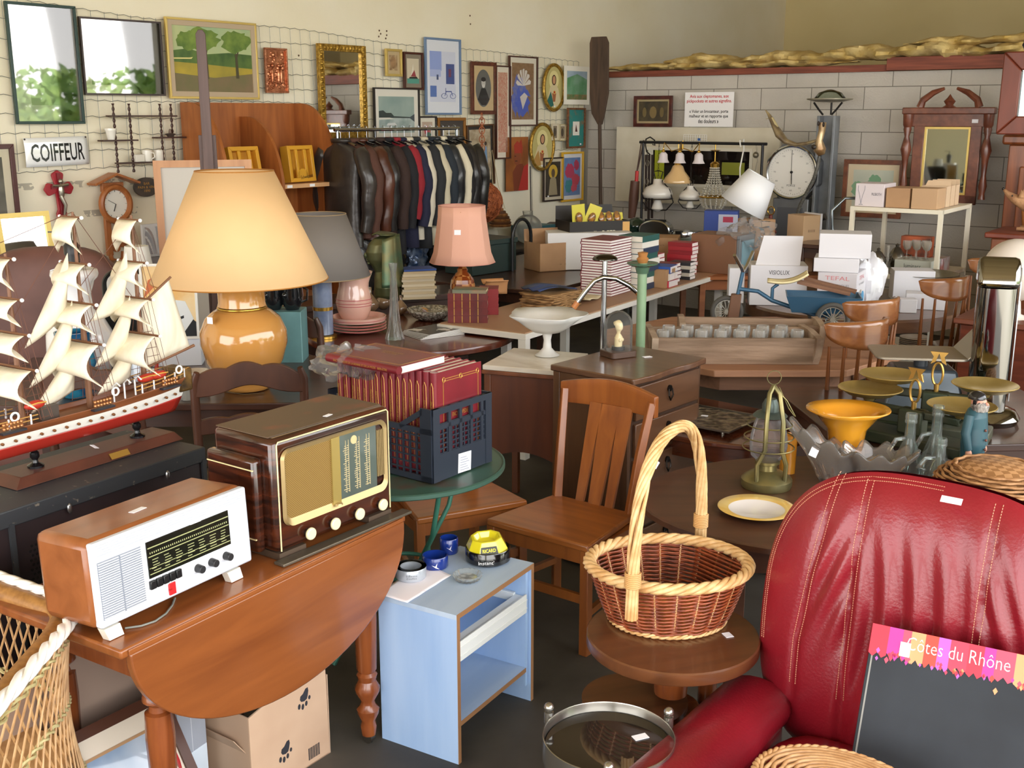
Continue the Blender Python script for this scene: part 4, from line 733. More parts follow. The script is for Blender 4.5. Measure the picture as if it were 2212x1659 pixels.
# ---- drop-leaf table
TA = P(275, 1400, .74); TB = P(868, 1115, .74); TL_ = (TB.xy - TA.xy).length; TRZ = ang(TA, TB)
def tt(x, y, z): return TA.xy.to_3d() + Vector((cos(TRZ), sin(TRZ), 0))*x + Vector((-sin(TRZ), cos(TRZ), 0))*y + Vector((0, 0, z))
t = T('drop_leaf_table', 'brown wooden drop-leaf table with turned legs carrying two radios', 'table', tt(0, 0, 0), TRZ)
B().box(-.02, TL_ + .02, .0, .50, .715, .74).build('table_top', OAKT, t, bev=.006)
B().box(0, TL_, -.006, .0, .722, .736).build('hinge_moulding', OAKT, t, bev=.002)
pts = [(0, .725), (TL_, .725)] + [(TL_/2 + TL_/2*cos(a), .715 - .32*sin(a)) for a in [PI*i/36 for i in range(37)]]
lf = B().prism(pts, -.03, -.008, 'y'); lf.build('drop_leaf', wood('#8f5229', '#733e1e', .22, 'x', 2.5, .45), t, rot=(-.05, 0, 0), loc=(0, -.016, 0), bev=.004)
B().box(.08, TL_ - .08, .06, .44, .60, .714).build('apron', OAKL, t)
LEG = [(.022, .0), (.026, .03), (.022, .05), (.034, .075), (.036, .09), (.024, .105), (.022, .12), (.038, .15), (.040, .165), (.028, .19), (.033, .21), (.026, .22), (.032, .23), (.036, .40), (.034, .47), (.024, .475), (.022, .49), (.038, .505), (.036, .52), (.024, .535), (.023, .55), (.036, .57), (.038, .60), (.030, .63), (.030, .68)]
for x, y in ((.12, .06), (.92, .06), (.12, .44), (.92, .44)):
    B().lathe(LEG, 32, (x, y, .03), fn=lambda a, z: 1 + (.07*abs(cos(5*a)) - .05 if .23 < z < .47 else 0)).build('leg', OAKL, t)
    B().cyl((x - .01, y, .018), (x + .01, y, .018), .018).cyl((x, y, .018), (x, y, .05), .008).build('caster', mt('#4f4a42', .4, .7), t)
# ---- white fronted radio
a = P(215, 1368, .77); c = P(548, 1213, .77); w_ = (c.xy - a.xy).length; h = .222; d = .205
t = T('valve_radio', 'orange-brown wooden radio with white plastic front on the table', 'radio', (a.x, a.y, .7415), ang(a, c), rot=(-.05, 0, ang(a, c)))
WD1 = wood('#985a30', '#7f4722', .3, 'x', 2.5, .3); z0 = .028
B().box(0, w_, .006, d, z0, z0 + h).build('wooden_case', WD1, t, bev=.022)
WPL = mt('#d3d8e2', .35)
B().box(.006, w_ - .006, -.004, .02, z0 + .006, z0 + h - .006).build('front_panel', WPL, t, bev=.006)
def fb(u0, u1, v0, v1, y0=-.008, y1=-.003): return (u0*w_, u1*w_, y0, y1, z0 + v0*h, z0 + v1*h)
b = B()
for i in range(24):
    v = .13 + i*.0265; b.box(*fb(.03, .145, v, v + .012)); b.box(*fb(.155, .275, v, v + .012))
b.build('speaker_grille', mt('#cfd3da', .4), t)
B().box(*fb(.028, .277, .12, .76, -.005, -.0035)).build('grille_recess', mt('#868c98', .6), t)
b = B()
for i in range(5): b.box(*fb(.03, .97, .82 + i*.028, .832 + i*.028, -.007, -.003))
b.build('top_ridges', WPL, t)
b = B(); b.box(*fb(.295, .86, .20, .80, -.006, -.003)); b.build('dial_surround', mt('#dfe2e8', .4), t)
dg = B().box(*fb(.305, .84, .36, .78, -.0085, -.005)).build('tuning_dial', mt('#141a14', .08), t)
b = B(); q = random.Random(2)
for v, th_ in ((.70, .012), (.60, .01), (.47, .006), (.40, .01)): b.box(*fb(.31, .835, v, v + th_, -.0092, -.0085))
for col in range(7):
    for r_ in range(5): u = .325 + col*.074 + q.uniform(0, .01); b.box(*fb(u, u + q.uniform(.025, .045), .43 + r_*.032, .438 + r_*.032, -.0092, -.0085))
for i in range(40): b.box(*fb(.32 + i*.0128, .325 + i*.0128, .635, .655, -.0092, -.0085))
b.build('dial_lettering', mt('#a9ab78', .5), dg)
b = B()
for i in range(5): b.box(*fb(.30 + i*.04, .335 + i*.04, .235, .335, -.014, -.005))
b.build('push_button', mt('#17181a', .3), t, bev=.002)
for u in (.607, .70, .80): B().cyl((u*w_, -.003, z0 + .24*h), (u*w_, -.026, z0 + .235*h), .0115, .010, 18).build('knob', mt('#2b2b2d', .35), t, bev=.001)
B().box(*fb(.415, .455, .07, .21, -.009, -.003)).build('red_badge', mt('#d8262a', .35), t, bev=.001)
B().box(.41*w_, .43*w_, -.0096, -.009, z0 + .13*h, z0 + .15*h).build('badge_mark', mt('#a01818', .4), t)
for u in (.09, .87): B().prism([(u*w_ - .022, 0), (u*w_ + .02, 0), (u*w_ + .012, z0 + .004), (u*w_ - .034, z0 + .004)], -.004, .02, 'y').build('foot', mt('#e4dfd2', .4), t)
for u in (.09, .87): B().box(u*w_ - .015, u*w_ + .015, d - .04, d - .02, .010, z0 + .004).build('foot', mt('#e4dfd2', .4), t)
sticker(t, (.22, .09, z0 + h + .0005), (0, 0, .1), .045, .018); sticker(t, (.62*w_, -.0082, z0 + .79*h), (PI/2, 0, 0), .035, .004, 'name_strip')
b = B().tube([P(*q_, .7435) for q_ in ((378, 1292), (372, 1308), (358, 1326), (335, 1342), (305, 1352), (270, 1357))], .0028, 6)
b.build('power_cord', mt('#7d7f78', .5), label='grey power cord trailing in front of the white fronted radio', cat='cord')
# ---- dark veneered radio
a = P(600, 1200, .76); c = P(848, 1098, .76); w_ = (c.xy - a.xy).length; h = .33; d = .25
t = T('valve_radio', 'dark striped veneer radio with gold grille and four cream knobs', 'radio', (a.x, a.y, .7415), ang(a, c)); z0 = .02
MAC = mt('#24120c', .18, 0, '#5e2c18', 5, st=(.35, 1, 9), coat=.6, det=6, dist=.8, lo=.35, hi=.8)
B().box(0, w_, 0, d, z0, z0 + h).build('cabinet', MAC, t, bev=.018)
B().box(.012, w_ - .012, .03, d - .004, z0 + h - .001, z0 + h + .002).build('worn_top', mt('#5c4a38', .5, 0, '#7a4a34', 9, lo=.55, hi=.75, det=6), t)
B().box(-.03, .005, .045, d - .002, z0, z0 + h*.83).build('side_wing', MAC, t, bev=.012)
CRE = mt('#e6d8a4', .35)
B().tube([(.014, -.001, z0 + .006), (.014, -.001, z0 + h - .016), (.02, -.001, z0 + h - .009), (w_ - .02, -.001, z0 + h - .009), (w_ - .012, -.001, z0 + h - .016), (w_ - .012, -.001, z0 + .006)], .0022, 6).build('cream_piping', CRE, t)
for z in (.83 - .1, .12): B().box(-.032, -.0, .05, d - .01, z0 + h*z, z0 + h*z + .003).build('side_piping', CRE, t)
def rr(x0, x1, z0_, z1_, r, n=6):
    o = []
    for (cx_, cz_, a0) in ((x1 - r, z1_ - r, 0), (x0 + r, z1_ - r, 90), (x0 + r, z0_ + r, 180), (x1 - r, z0_ + r, 270)):
        o += [(cx_ + r*cos(rad(a0 + 90*i/n)), cz_ + r*sin(rad(a0 + 90*i/n))) for i in range(n + 1)]
    return o
GP = mt('#b39b6c', .35, .5); X0, X1, Z0, Z1 = w_*.05, w_*.95, z0 + h*.22, z0 + h*.90
o = rr(X0, X1, Z0, Z1, .03); n = len(o); i_ = rr(X0 + .016, X1 - .016, Z0 + .02, Z1 - .014, .018)
b = B(); vs = [(x, -.003, z) for x, z in o] + [(x, -.012, z) for x, z in [(p[0]*.97 + .03*w_/2, p[1]) for p in o]] + [(x, -.004, z) for x, z in i_]
fs = []
for L_ in (0, 1):
    for i in range(n): fs.append((L_*n + i, L_*n + (i + 1) % n, (L_ + 1)*n + (i + 1) % n, (L_ + 1)*n + i))
b.add(vs, [f[::-1] for f in fs]); b.build('gold_bezel', GP, t)
B().box(X0 + .012, w_*.45, -.004, -.001, Z0 + .012, Z1 - .010).build('speaker_cloth', mt('#6f5429', .6, .2, '#a0803f', 300, tex='checker', bump=.5, bs=300), t)
B().box(w_*.45, w_*.52, -.009, -.001, Z0 + .012, Z1 - .010).build('centre_bar', mt('#b59f5c', .35, .5), t)
dg = B().box(w_*.52, w_*.85, -.005, -.001, Z0 + .02, Z1 - .012).build('tuning_glass', mt('#59645e', .06, 0, '#4e5650', 6), t)
b = B(); q = random.Random(8)
for k, u in enumerate((.575, .60, .67, .695, .76, .785)):
    b.box(w_*u, w_*u + .0014, -.0062, -.005, Z0 + .035, Z1 - .03)
    for j in range(22): zq = Z0 + .038 + j*.0066; b.box(w_*u - q.uniform(.003, .011), w_*u, -.0062, -.005, zq, zq + .0022)
b.build('station_names', mt('#c5b48a', .5), dg)
b = B().cyl((w_*.65, -.0062, Z1 - .035), (w_*.65, -.005, Z1 - .035), .013, n=20); b.build('magic_eye', mt('#c9b98a', .3), dg)
b = B()
for k in range(5): b.box(w_*(.855 + k*.014), w_*(.862 + k*.014), -.008, -.001, Z0 + .05, Z1 - .03)
b.build('fluted_strip', GP, t)
B().lathe([(.0, 0), (.014, .002), (.012, .006), (0, .008)], 8, (w_*.485, -.012, Z0 + .01)).build('emblem', GP, t)
for u in (.238, .445, .66, .874):
    k_ = B().cyl((u*w_, -.001, z0 + .095*h), (u*w_, -.012, z0 + .095*h), .012).build('knob', mt('#2a1c14', .4), t)
    B().cyl((u*w_, -.012, z0 + .095*h), (u*w_, -.022, z0 + .095*h), .0188, .0175, 24).build('knob_cap', mt('#efe5b8', .25, coat=.5), k_, bev=.003)
for u in (.12, .88): B().box(u*w_ - .05, u*w_ + .05, .0, .22, 0, .02).build('foot', mt('#4a3a2c', .6), t)
sticker(t, (.27, .06, z0 + h + .003), (0, 0, .2), .03, .014)
B().box(-.02, w_ + .04, -.045, -.005, .0, .0085).build('metal_strip', mt('#6f675a', .35, .6), loc=(a.x, a.y, .7415), rz=ang(a, c), label='thin dull metal strip lying under the front of the dark radio', cat='strip', bev=.002)
# ---- black cabinet with the ship on it
a = P(5, 1105, .9); c = P(437, 965, .9); u = U(a, c); a = a - u*.3; wB = (c.xy - a.xy).length; RB = ang(a, c)
t = T('black_trunk', 'worn black box cabinet standing behind the two radios', 'cabinet', (a.x, a.y, 0), RB)
BX = mt('#262022', .42, 0, '#34282a', 5); EDGE = mt('#33363a', .5, 0, '#7c7468', 40, lo=.66, hi=.72)
B().box(0, wB, 0, .37, .03, .87).build('body', BX, t, bev=.004); B().box(-.006, wB + .006, -.008, .376, .85, .9).build('lid_edge', EDGE, t, bev=.004)
B().box(wB - .012, wB + .004, -.010, -.001, .03, .86).build('corner_strip', EDGE, t); B().box(0, wB, -.0, .37, .0, .04).build('plinth', EDGE, t)
B().box(.31, .325, -.010, -.001, .03, .86).build('corner_strip', EDGE, t)
for x in (.5, .86): B().sph((x, -.012, .85), (.008, .006, .016), 8, 6).build('catch', mt('#8f8f8f', .3, .9), t)
B().tube([(.74, -.0, .80), (.75, -.03, .80), (.77, -.03, .80), (.78, 0, .80)], .006, 8).build('handle', mt('#a39c84', .3, .9), t)
B().cyl((.66, 0, .76), (.66, -.05, .76), .012).sph((.66, -.065, .76), .022, 12, 8).build('black_knob', mt('#15161a', .12), t)
b = B(); 
for i in range(5):
    for j in range(12): b.cyl((.37 + i*.013 + (j % 2)*.006, -.0012, .62 + j*.014), (.37 + i*.013 + (j % 2)*.006, .0, .62 + j*.014), .0042, n=8)
b.build('vent_holes', mt('#08080a', .9), t)['kind'] = 'stuff'
def bx_(x, y, z): return Vector((a.x, a.y, 0)) + Vector((cos(RB), sin(RB), 0))*x + Vector((-sin(RB), cos(RB), 0))*y + Vector((0, 0, z))
# ship: origin under the stern end; bow points to -x
SHX = bx_(0, .19, .9015)
t = T('model_ship', 'model three-masted sailing ship with red and white hull on a wooden base', 'model ship', SHX, RB)
def hb(px, z): # local x on the ship's centre line seen at column px
    lo, hi = -1.0, 1.6
    for _ in range(40):
        m = (lo + hi)/2; p = bx_(m, .19, z); v = p - CP; zc = v.y*cos(TH) - v.z*sin(TH)
        if CX + FPX*v.x/zc < px: lo = m
        else: hi = m
    return lo
MAH = mt('#5c2f22', .35, 0, '#4a251a', 8)
xe = hb(352, .93); xs = hb(20, .93)
b = B(); z1 = .028
b.hexa([(xs - .03, -.075, 0), (xe + .02, -.075, 0), (xe + .02, .075, 0), (xs - .03, .075, 0), (xs, -.055, z1), (xe, -.055, z1), (xe, .055, z1), (xs, .055, z1)]); b.build('base_board', MAH, t, bev=.002)
for px in (76, 296): B().lathe([(.024, z1), (.024, z1 + .006), (.01, z1 + .014), (.008, z1 + .022), (.014, z1 + .032), (.013, z1 + .045), (.006, z1 + .052)], 18, (hb(px, .95), -.0, 0)).build('pedestal', mt('#121214', .15), t)
B().hexa([(hb(206, .93), -.077, .006), (hb(246, .93), -.077, .006), (hb(246, .93), -.075, .006), (hb(206, .93), -.075, .006), (hb(206, .93), -.0645, .022), (hb(246, .93), -.0645, .022), (hb(246, .93), -.06, .022), (hb(206, .93), -.06, .022)]).build('name_plate', mt('#c8a257', .3, .8), t)
xst = hb(395, 1.0); LH = 1.18; zb = z1 + .050
def hw(u): return .062*(min(1, (1 - u)*3.2 + .0)**.6)*(1 - .35*max(0, (.12 - u)/.12)**1.4)     # u: 0 stern .. 1 bow
def hz(u): return .10 + .05*max(0, .30 - u)**1.2*1.9 + .05*max(0, u - .75)**1.2*2.4
def hull(k0, k1):
    def fn(u, v):
        x = xst - LH*u; w0 = hw(u); H_ = hz(u); f = k0 + (k1 - k0)*abs(2*v - 1); s_ = 1 if v > .5 else -1
        y = s_*w0*(f**.45 if f < 1 else 1); return (x + .05*(1 - f)*(1 - u)*-1 + (.10*(1 - f)*u**6), y, zb + H_*f)
    return fn
B().grid(hull(0.0, .45), 40, 16).build('red_keel', mt('#a52c22', .3, coat=.4), t, smooth=70, sol=.002)
B().grid(lambda u, v: (hull(.45, .78)(u, 1 if v > .5 else 0) if 0 else hull(.45, .78)(u, v)), 40, 16).build('white_hull', mt('#ece9e0', .3, coat=.3), t, smooth=70)
WH = wood('#8a5230', '#6b3c22', .4, 'x', 8)
B().grid(hull(.78, 1.0), 40, 16).build('wooden_bulwark', WH, t, smooth=70, sol=.002)
B().grid(lambda u, v: (xst - LH*u*.985 - .004, hw(u)*.93*(2*v - 1), zb + hz(u)*.86), 40, 4).build('deck', WH, t)
b = B(); bp = B()
for i in range(22):
    u_ = .06 + i*.036
    for s_ in (-1, 1): b.sph((xst - LH*u_, s_*hw(u_)*.90, zb + hz(u_)*.62), (.0045, .008, .0045), 8, 6)
b.build('porthole', mt('#26262a', .4), t)['kind'] = 'stuff'
for u_ in (.115, .60, .34):
    x = xst - LH*u_
    for i in range(6):
        for j in range(2):
            for s_ in (-1,): b.sph((x + i*.011, s_*(hw(u_) + .010), zb + hz(u_)*(1.0) + .008 + j*.012), .0055, 7, 5)
b.build('cannon_balls', mt('#c98a5a', .3, .7), t)['kind'] = 'stuff'
for u_ in (.115, .60, .34): B().box(xst - LH*u_ - .01, xst - LH*u_ + .066, -hw(u_) - .018, -hw(u_) + .002, zb + hz(u_)*.93, zb + hz(u_)*.93 + .006).build('ball_rack', mt('#2d2c34', .4), t)
b = B()
for s_ in (-1, 1):
    for k in range(2): b.tube([(xst - LH*u_, s_*hw(u_)*.97, zb + hz(u_) + .014 + k*.012) for u_ in (.0, .05, .1, .16, .2)], .002, 5).tube([(xst - LH*u_, s_*hw(u_)*.97, zb + hz(u_) + .012 + k*.012) for u_ in (.5, .56, .62, .68, .74, .8)], .002, 5)
b.build('deck_rail', mt('#b88a4a', .4), t)['kind'] = 'stuff'
b = B()
for s_ in (-1, 1):
    for u_ in (.02, .06, .10, .14, .18, .52, .58, .64, .70, .76): b.cyl((xst - LH*u_, s_*hw(u_)*.97, zb + hz(u_)), (xst - LH*u_, s_*hw(u_)*.97, zb + hz(u_) + .03), .003, n=6)
b.build('rail_post', mt('#e9e9ec', .3, .3), t)['kind'] = 'stuff'
for u_ in (.045, .27, .565): B().tube([(xst - LH*u_ + .012*cos(a_), -hw(u_) - .003, zb + hz(u_) + .035 + .012*sin(a_)) for a_ in [2*PI*i/16 for i in range(16)]], .0032, 6, closed=True).build('life_ring', mt('#eeeeea', .4), t)
for x_, k in ((hb(300, 1.05), 1), (hb(325, 1.05), 1), (hb(60, 1.05), 1)): B().sph((x_, -.045, zb + .15), (.035, .013, .014), 14, 8).build('lifeboat', mt('#b23324', .35), t); B().tube([(x_ - .03, -.058, zb + .155), (x_, -.062, zb + .158), (x_ + .03, -.058, zb + .155)], .002, 5).build('boat_strake', mt('#d8a84e', .4), t)
for u_ in (.2, .235, .27): B().tube([(xst - LH*u_, -hw(u_)*.9, zb + hz(u_)), (xst - LH*u_, -hw(u_)*.9, zb + hz(u_) + .05), (xst - LH*u_ + .004, -hw(u_)*1.1, zb + hz(u_) + .062), (xst - LH*u_ + .012, -hw(u_)*1.2, zb + hz(u_) + .05)], .003, 6).build('davit', mt('#e9e9ec', .3, .4), t)
B().box(xst - .045, xst + .012, -.045, .045, zb + .07, zb + .15).build('stern_gallery', mt('#7a5a2a', .4, .3, '#2a2018', 30), t, bev=.008)
B().box(hb(100, 1.05) - .03, hb(100, 1.05) + .03, -.025, .025, zb + .085, zb + .13).build('deck_house', mt('#4b4038', .5), t)
SPAR = mt('#7a5238', .5); SAIL = mt('#efe7d3', .75, 0, '#e3d8bf', 26, st=(1, 1, .02), bump=.25, bst=(.2, 6, .2), bs=10)
ROPE = mt('#6b4434', .8)
masts = [(hb(48, 1.1), .50), (hb(193, 1.1), .60), (hb(312, 1.1), .575)]
HD = zb + .09
def yz(frac, H_): return HD + H_*frac
for mi, (mx, H_) in enumerate(masts):
    m_ = B().tube([(mx, 0, HD - .02), (mx, 0, HD + H_*.5), (mx, 0, HD + H_)], [.010, .007, .004], 8).build('mast', SPAR, t)
    b = B()
    tops = (.99, .76, .56, .36); ws = (.045, .06, .075, .092)
    for k in range(4):
        z_ = yz(tops[k] - .015, H_); w0 = ws[k]; w1 = w0*1.22
        b.cyl((mx - .008, -w0*1.12, z_), (mx - .008, w0*1.12, z_), .004, n=7)
        zb_ = yz((tops[k + 1] if k < 3 else .09) + .035, H_)
        def fn(u, v, z_=z_, zb_=zb_, w0=w0, w1=w1, k=k): 
            y = (w0 + (w1 - w0)*u)*(2*v - 1)*(1 - .16*sin(PI*u)); arch = .04*(1 - (2*v - 1)**2)*u**3
            return (mx - .014 - (.055 + .012*k)*sin(PI*min(1, u*.93 + .02))**.8*(1 - .45*(2*v - 1)**2), y, z_ + (zb_ - z_)*u + arch)
        B().grid(fn, 12, 10).build('square_sail', SAIL, m_, smooth=80, sol=.0012)
        for s_ in (-1, 1): B().sph((mx - .008, s_*w0*1.12, z_), .006, 8, 6).build('yard_tip', mt('#f2f2f2', .3), m_)
    b.build('yards', SPAR, m_)
    b = B()
    for s_ in (-1, 1):
        for dx in (-.02, .02, .055): b.tube([(mx, 0, yz(.62, H_)), (mx + dx, s_*.058, HD + .015)], .0011, 4)
        for dx in (.03, .06): b.tube([(mx, 0, yz(.98, H_)), (mx + dx, s_*.058, HD + .015)], .0009, 4)
        for j in range(8): f = j/12; z_ = HD + .02 + .34*H_*f*1.6; g = 1 - (z_ - HD)/(.62*H_); b.tube([(mx - .02*g, s_*.058*g, z_), (mx + .055*g, s_*.058*g, z_)], .0009, 4)
    b.build('shrouds', ROPE, m_)
b = B()
def stay(x0, z0_, x1, z1_): b.tube([(x0, 0, z0_), (x1, 0, z1_)], .0011, 4)
for i in (1, 2):
    (xa, Ha), (xb, Hb_) = masts[i - 1], masts[i]
    for f0, f1 in ((.98, .62), (.75, .4), (.56, .1), (.35, .02)): stay(xb, yz(f0, Hb_), xa, yz(f1, Ha))
stay(masts[2][0], yz(.98, .575), xst, HD + .05); stay(masts[1][0], yz(1, .6), masts[2][0], yz(.5, .575)); stay(masts[0][0], yz(.98, .5), masts[0][0] - .5, HD + .1); stay(masts[1][0], yz(1, .6), masts[0][0] - .3, HD + .45)
b.build('stay_ropes', ROPE, t)
for i in (1, 2):
    (xa, Ha), (xb, Hb_) = masts[i - 1], masts[i]
    for f0, fl, fr in ((.80, .44, .50), (.56, .2, .28), (.34, .05, .1)):
        A_, L_, R_ = Vector((xb - .03, 0, yz(f0, Hb_))), Vector((xa + .03, 0, yz(fl, Ha))), Vector((xb - .045, .01, yz(fr, Hb_)))
        def fn(u, v, A_=A_, L_=L_, R_=R_):
            p = A_.lerp(L_.lerp(R_, v), u); p.y -= .035*sin(PI*v)*sin(PI*u); p.z -= .008*sin(PI*v)*u; return tuple(p)
        B().grid(fn, 12, 8).build('staysail', SAIL, t, smooth=80, sol=.0012)
mx = masts[2][0]
xg = hb(352, 1.3); xbm = hb(408, 1.12)
G = [Vector((mx + .012, 0, yz(.50, .575))), Vector((mx + .13, 0, yz(.62, .575))), Vector((mx + .20, 0, yz(.20, .575))), Vector((mx + .012, 0, yz(.14, .575)))]
def fn(u, v): p = G[0].lerp(G[1], v).lerp(G[3].lerp(G[2], v), u); p.y -= .03*sin(PI*v)*sin(PI*u); return tuple(p)
B().grid(fn, 10, 10).build('spanker_sail', SAIL, t, smooth=80, sol=.0012)
B().cyl(G[0], G[1] + (G[1] - G[0])*.08, .004).build('gaff', SPAR, t); B().cyl(G[3], G[2] + (G[2] - G[3])*.1, .005).build('boom', SPAR, t)
B().tube([(xst - LH + .02, 0, zb + .13), (xst - LH - .2, 0, zb + .2)], [.009, .005], 8).build('bowsprit', SPAR, t)
sticker(t, (hb(200, .93), -.01, z1 + .012), (.5, .3, .5), .03, .02, 'price_tag')
# ---- blue bedside stand
A_ = P(822, 1600, 0); B_ = P(991, 1652, 0); C_ = P(1152, 1510, 0); w_ = (C_.xy - B_.xy).length; d = .295; RS = ang(B_, C_); h = .5
SRZ = RS; SO = Vector((B_.x, B_.y, 0))
def st_(x, y, z): return SO + Vector((cos(SRZ), sin(SRZ), 0))*x + Vector((-sin(SRZ), cos(SRZ), 0))*y + Vector((0, 0, z))
t = T('bedside_stand', 'pale blue laminate bedside stand, open front, holding ashtrays', 'stand', SO, RS)
BLU = mt('#a9c4e6', .4, 0, '#8fb0dc', 3, st=(3, 3, .4), lo=.3, hi=.75, det=6); BLT = mt('#b4c7dc', .35, 0, '#a4bad4', 3, st=(.5, 4, 1), det=6); BAND = mt('#9a6f4a', .5)
B().box(0, .016, .001, d, 0, h - .016).build('side_panel', BLU, t); B().box(w_ - .016, w_, .001, d, 0, h - .016).build('side_panel', BLU, t); B().box(w_ - .034, w_ - .018, .012, d, .06, h - .02).build('inner_side_panel', BLU, t)
B().box(-.002, w_ + .002, .0012, d + .002, h - .016, h).build('top_panel', BLT, t)
B().box(.016, w_ - .034, .01, d, .115, .131).build('lower_shelf', BLT, t); B().box(.016, w_ - .02, d - .008, d, .06, h - .016).build('back_panel', BLU, t)
b = B().box(0, .016, 0, .001, 0, h - .016).box(w_ - .016, w_, 0, .001, 0, h - .016).box(0, w_, 0, .0012, h - .016, h).box(.016, w_ - .034, .009, .01, .115, .131); b.build('edge_banding', BAND, t)
WP2 = mt('#e8ebe8', .4)
b = B().box(.018, w_ - .036, .006, .012, .335, .40).box(.018, w_ - .036, .012, .05, .385, .392).box(.018, .03, .05, .27, .37, .40).box(w_ - .05, w_ - .036, .05, .27, .37, .40); b.build('drawer_frame', WP2, t, bev=.001)
for z in (.35, .38): B().box(.018, w_ - .036, .004, .006, z, z + .003).build('drawer_rib', WP2, t)
def stp(px, py): p = P(px, py, h + .0012); return p
ZT = h + .0015
def ash(px, py, r, hh, m, name, lab, fn=None, cat='ashtray'):
    p = P(px, py, ZT); o = T(name, lab, cat, (p.x, p.y, ZT), SRZ - .9, 'ashtrays on the blue stand'); o.scale = (1.15,)*3; return o
def dish(par, r, hh, m, th=.006, name='bowl', fl=1.0): return B().lathe([(r*.93, 0), (r, .004), (r*fl, hh - .003), (r*fl - .002, hh), (r*fl - th, hh - .001), (r - th, .008), (0, .006)], 36).build(name, m, par, smooth=40)
paper = B(); pp = [P(815, 1284, ZT), P(880, 1303, ZT), P(975, 1243, ZT), P(912, 1216, ZT)]
def fn(u, v): q_ = pp[0].lerp(pp[1], v).lerp(pp[3].lerp(pp[2], v), u); return (q_.x, q_.y, ZT + .0006 + .0012*abs(sin(9*u + 4*v)))
paper.grid(fn, 16, 10).build('paper_napkin', mt('#f3eef4', .8, 0, '#e3a0b0', 16, lo=.62, hi=.66, det=6), label='white paper with pink marks lying under the silver ashtray', cat='paper', sol=.0004)
t = ash(888, 1248, 0, 0, 0, 'ashtray', 'silver grey round glass ashtray with black letters, on the paper'); t.location.z += .0025
SG = mt('#b9c0c8', .25, .4); dish(t, .043, .034, SG, .014); B().shell([(.03, .0345), (.044, .0345), (.043, .036), (.031, .036)], 30).build('glass_rim', glass('#e6ecef', 2), t); text('S a B o n n e\nO n e H o t', t, KT, .03, .013, (.0, -.0437, .017), (PI/2, 0, 0), fx=False)
BL = mt('#16307f', .2, coat=.6)
t = ash(940, 1223, 0, 0, 0, 'ashtray', 'wide blue ashtray with small white emblem between silver and black ones'); dish(t, .038, .036, BL, .005); B().prism([(-.012, .018), (-.002, .014), (.004, .024), (.002, .012), (.010, .006), (0, .009)], -.0388, -.0375, 'y').build('emblem', mt('#e8e8ee', .4), t)
t = ash(970, 1192, 0, 0, 0, 'ashtray', 'narrow taller blue ashtray at the back of the stand'); dish(t, .028, .046, BL, .004); B().prism([(-.009, .024), (-.001, .02), (.006, .03), (.002, .018), (.008, .012)], -.0288, -.0275, 'y').build('emblem', mt('#e8e8ee', .4), t)
t = ash(1054, 1208, 0, 0, 0, 'ashtray', 'big black round ashtray with white letters'); BK = mt('#101012', .12, coat=.8); dish(t, .066, .040, BK, .008); text("Instant'", t, mt('#e8e8e8', .4), .045, .011, (-.012, -.0672, .016), (PI/2, 0, 0))
t_ = t; t = T('ashtray', 'yellow faceted RICARD ashtray sitting inside the big black one', 'ashtray', (t.location.x - .004, t.location.y, ZT + .040), SRZ - .85, 'ashtrays on the blue stand', rot=(.08, -.06, SRZ - .85))
t.scale = (1.35, 1.35, 1.05); YR = mt('#dccf2a', .15, coat=.8)
def poly(a, bb, z): return [(a*sx_, bb*sy_, z) for sx_, sy_ in ((-1, -.45), (-.5, -1), (.5, -1), (1, -.45), (1, .45), (.5, 1), (-.5, 1), (-1, .45))]
vs = poly(.048, .044, 0) + poly(.050, .046, .003) + poly(.036, .034, .042) + poly(.030, .028, .042) + poly(.022, .020, .024)
b = B(); fs = [tuple(range(8))[::-1]] + [(L_*8 + i, L_*8 + (i + 1) % 8, (L_ + 1)*8 + (i + 1) % 8, (L_ + 1)*8 + i) for L_ in range(4) for i in range(8)] + [tuple(range(32, 40))]
b.add(vs, fs).build('faceted_dish', YR, t, bev=.0015)
lb = B().hexa([(-.022, -.0465, .008), (.022, -.0465, .008), (.022, -.045, .008), (-.022, -.045, .008), (-.019, -.0395, .028), (.019, -.0395, .028), (.019, -.038, .028), (-.019, -.038, .028)]).build('label_plate', mt('#1a1a14', .4), t)
text('RICARD', lb, mt('#e8dc22', .4), .033, .011, (0, -.0438, .018), (PI/2 - .33, 0, 0), off=.02)
t = ash(1010, 1252, 0, 0, 0, 'ashtray', 'round cut clear glass ashtray at the front of the stand'); CG = glass('#eef2f2', 2.2, milk=.15); B().lathe([(.03, 0), (.034, .003), (.041, .016), (.040, .018), (.034, .015), (.028, .005), (0, .005)], 36, fn=lambda a_, z: 1 + .04*cos(18*a_)).build('glass_dish', CG, t, smooth=20); B().lathe([(.0, .0052), (.026, .0055), (.027, .008), (0, .0062)], 24).build('cut_centre', mt('#c8ced0', .15, .3, '#9aa0a2', 60, tex='voronoi'), t)
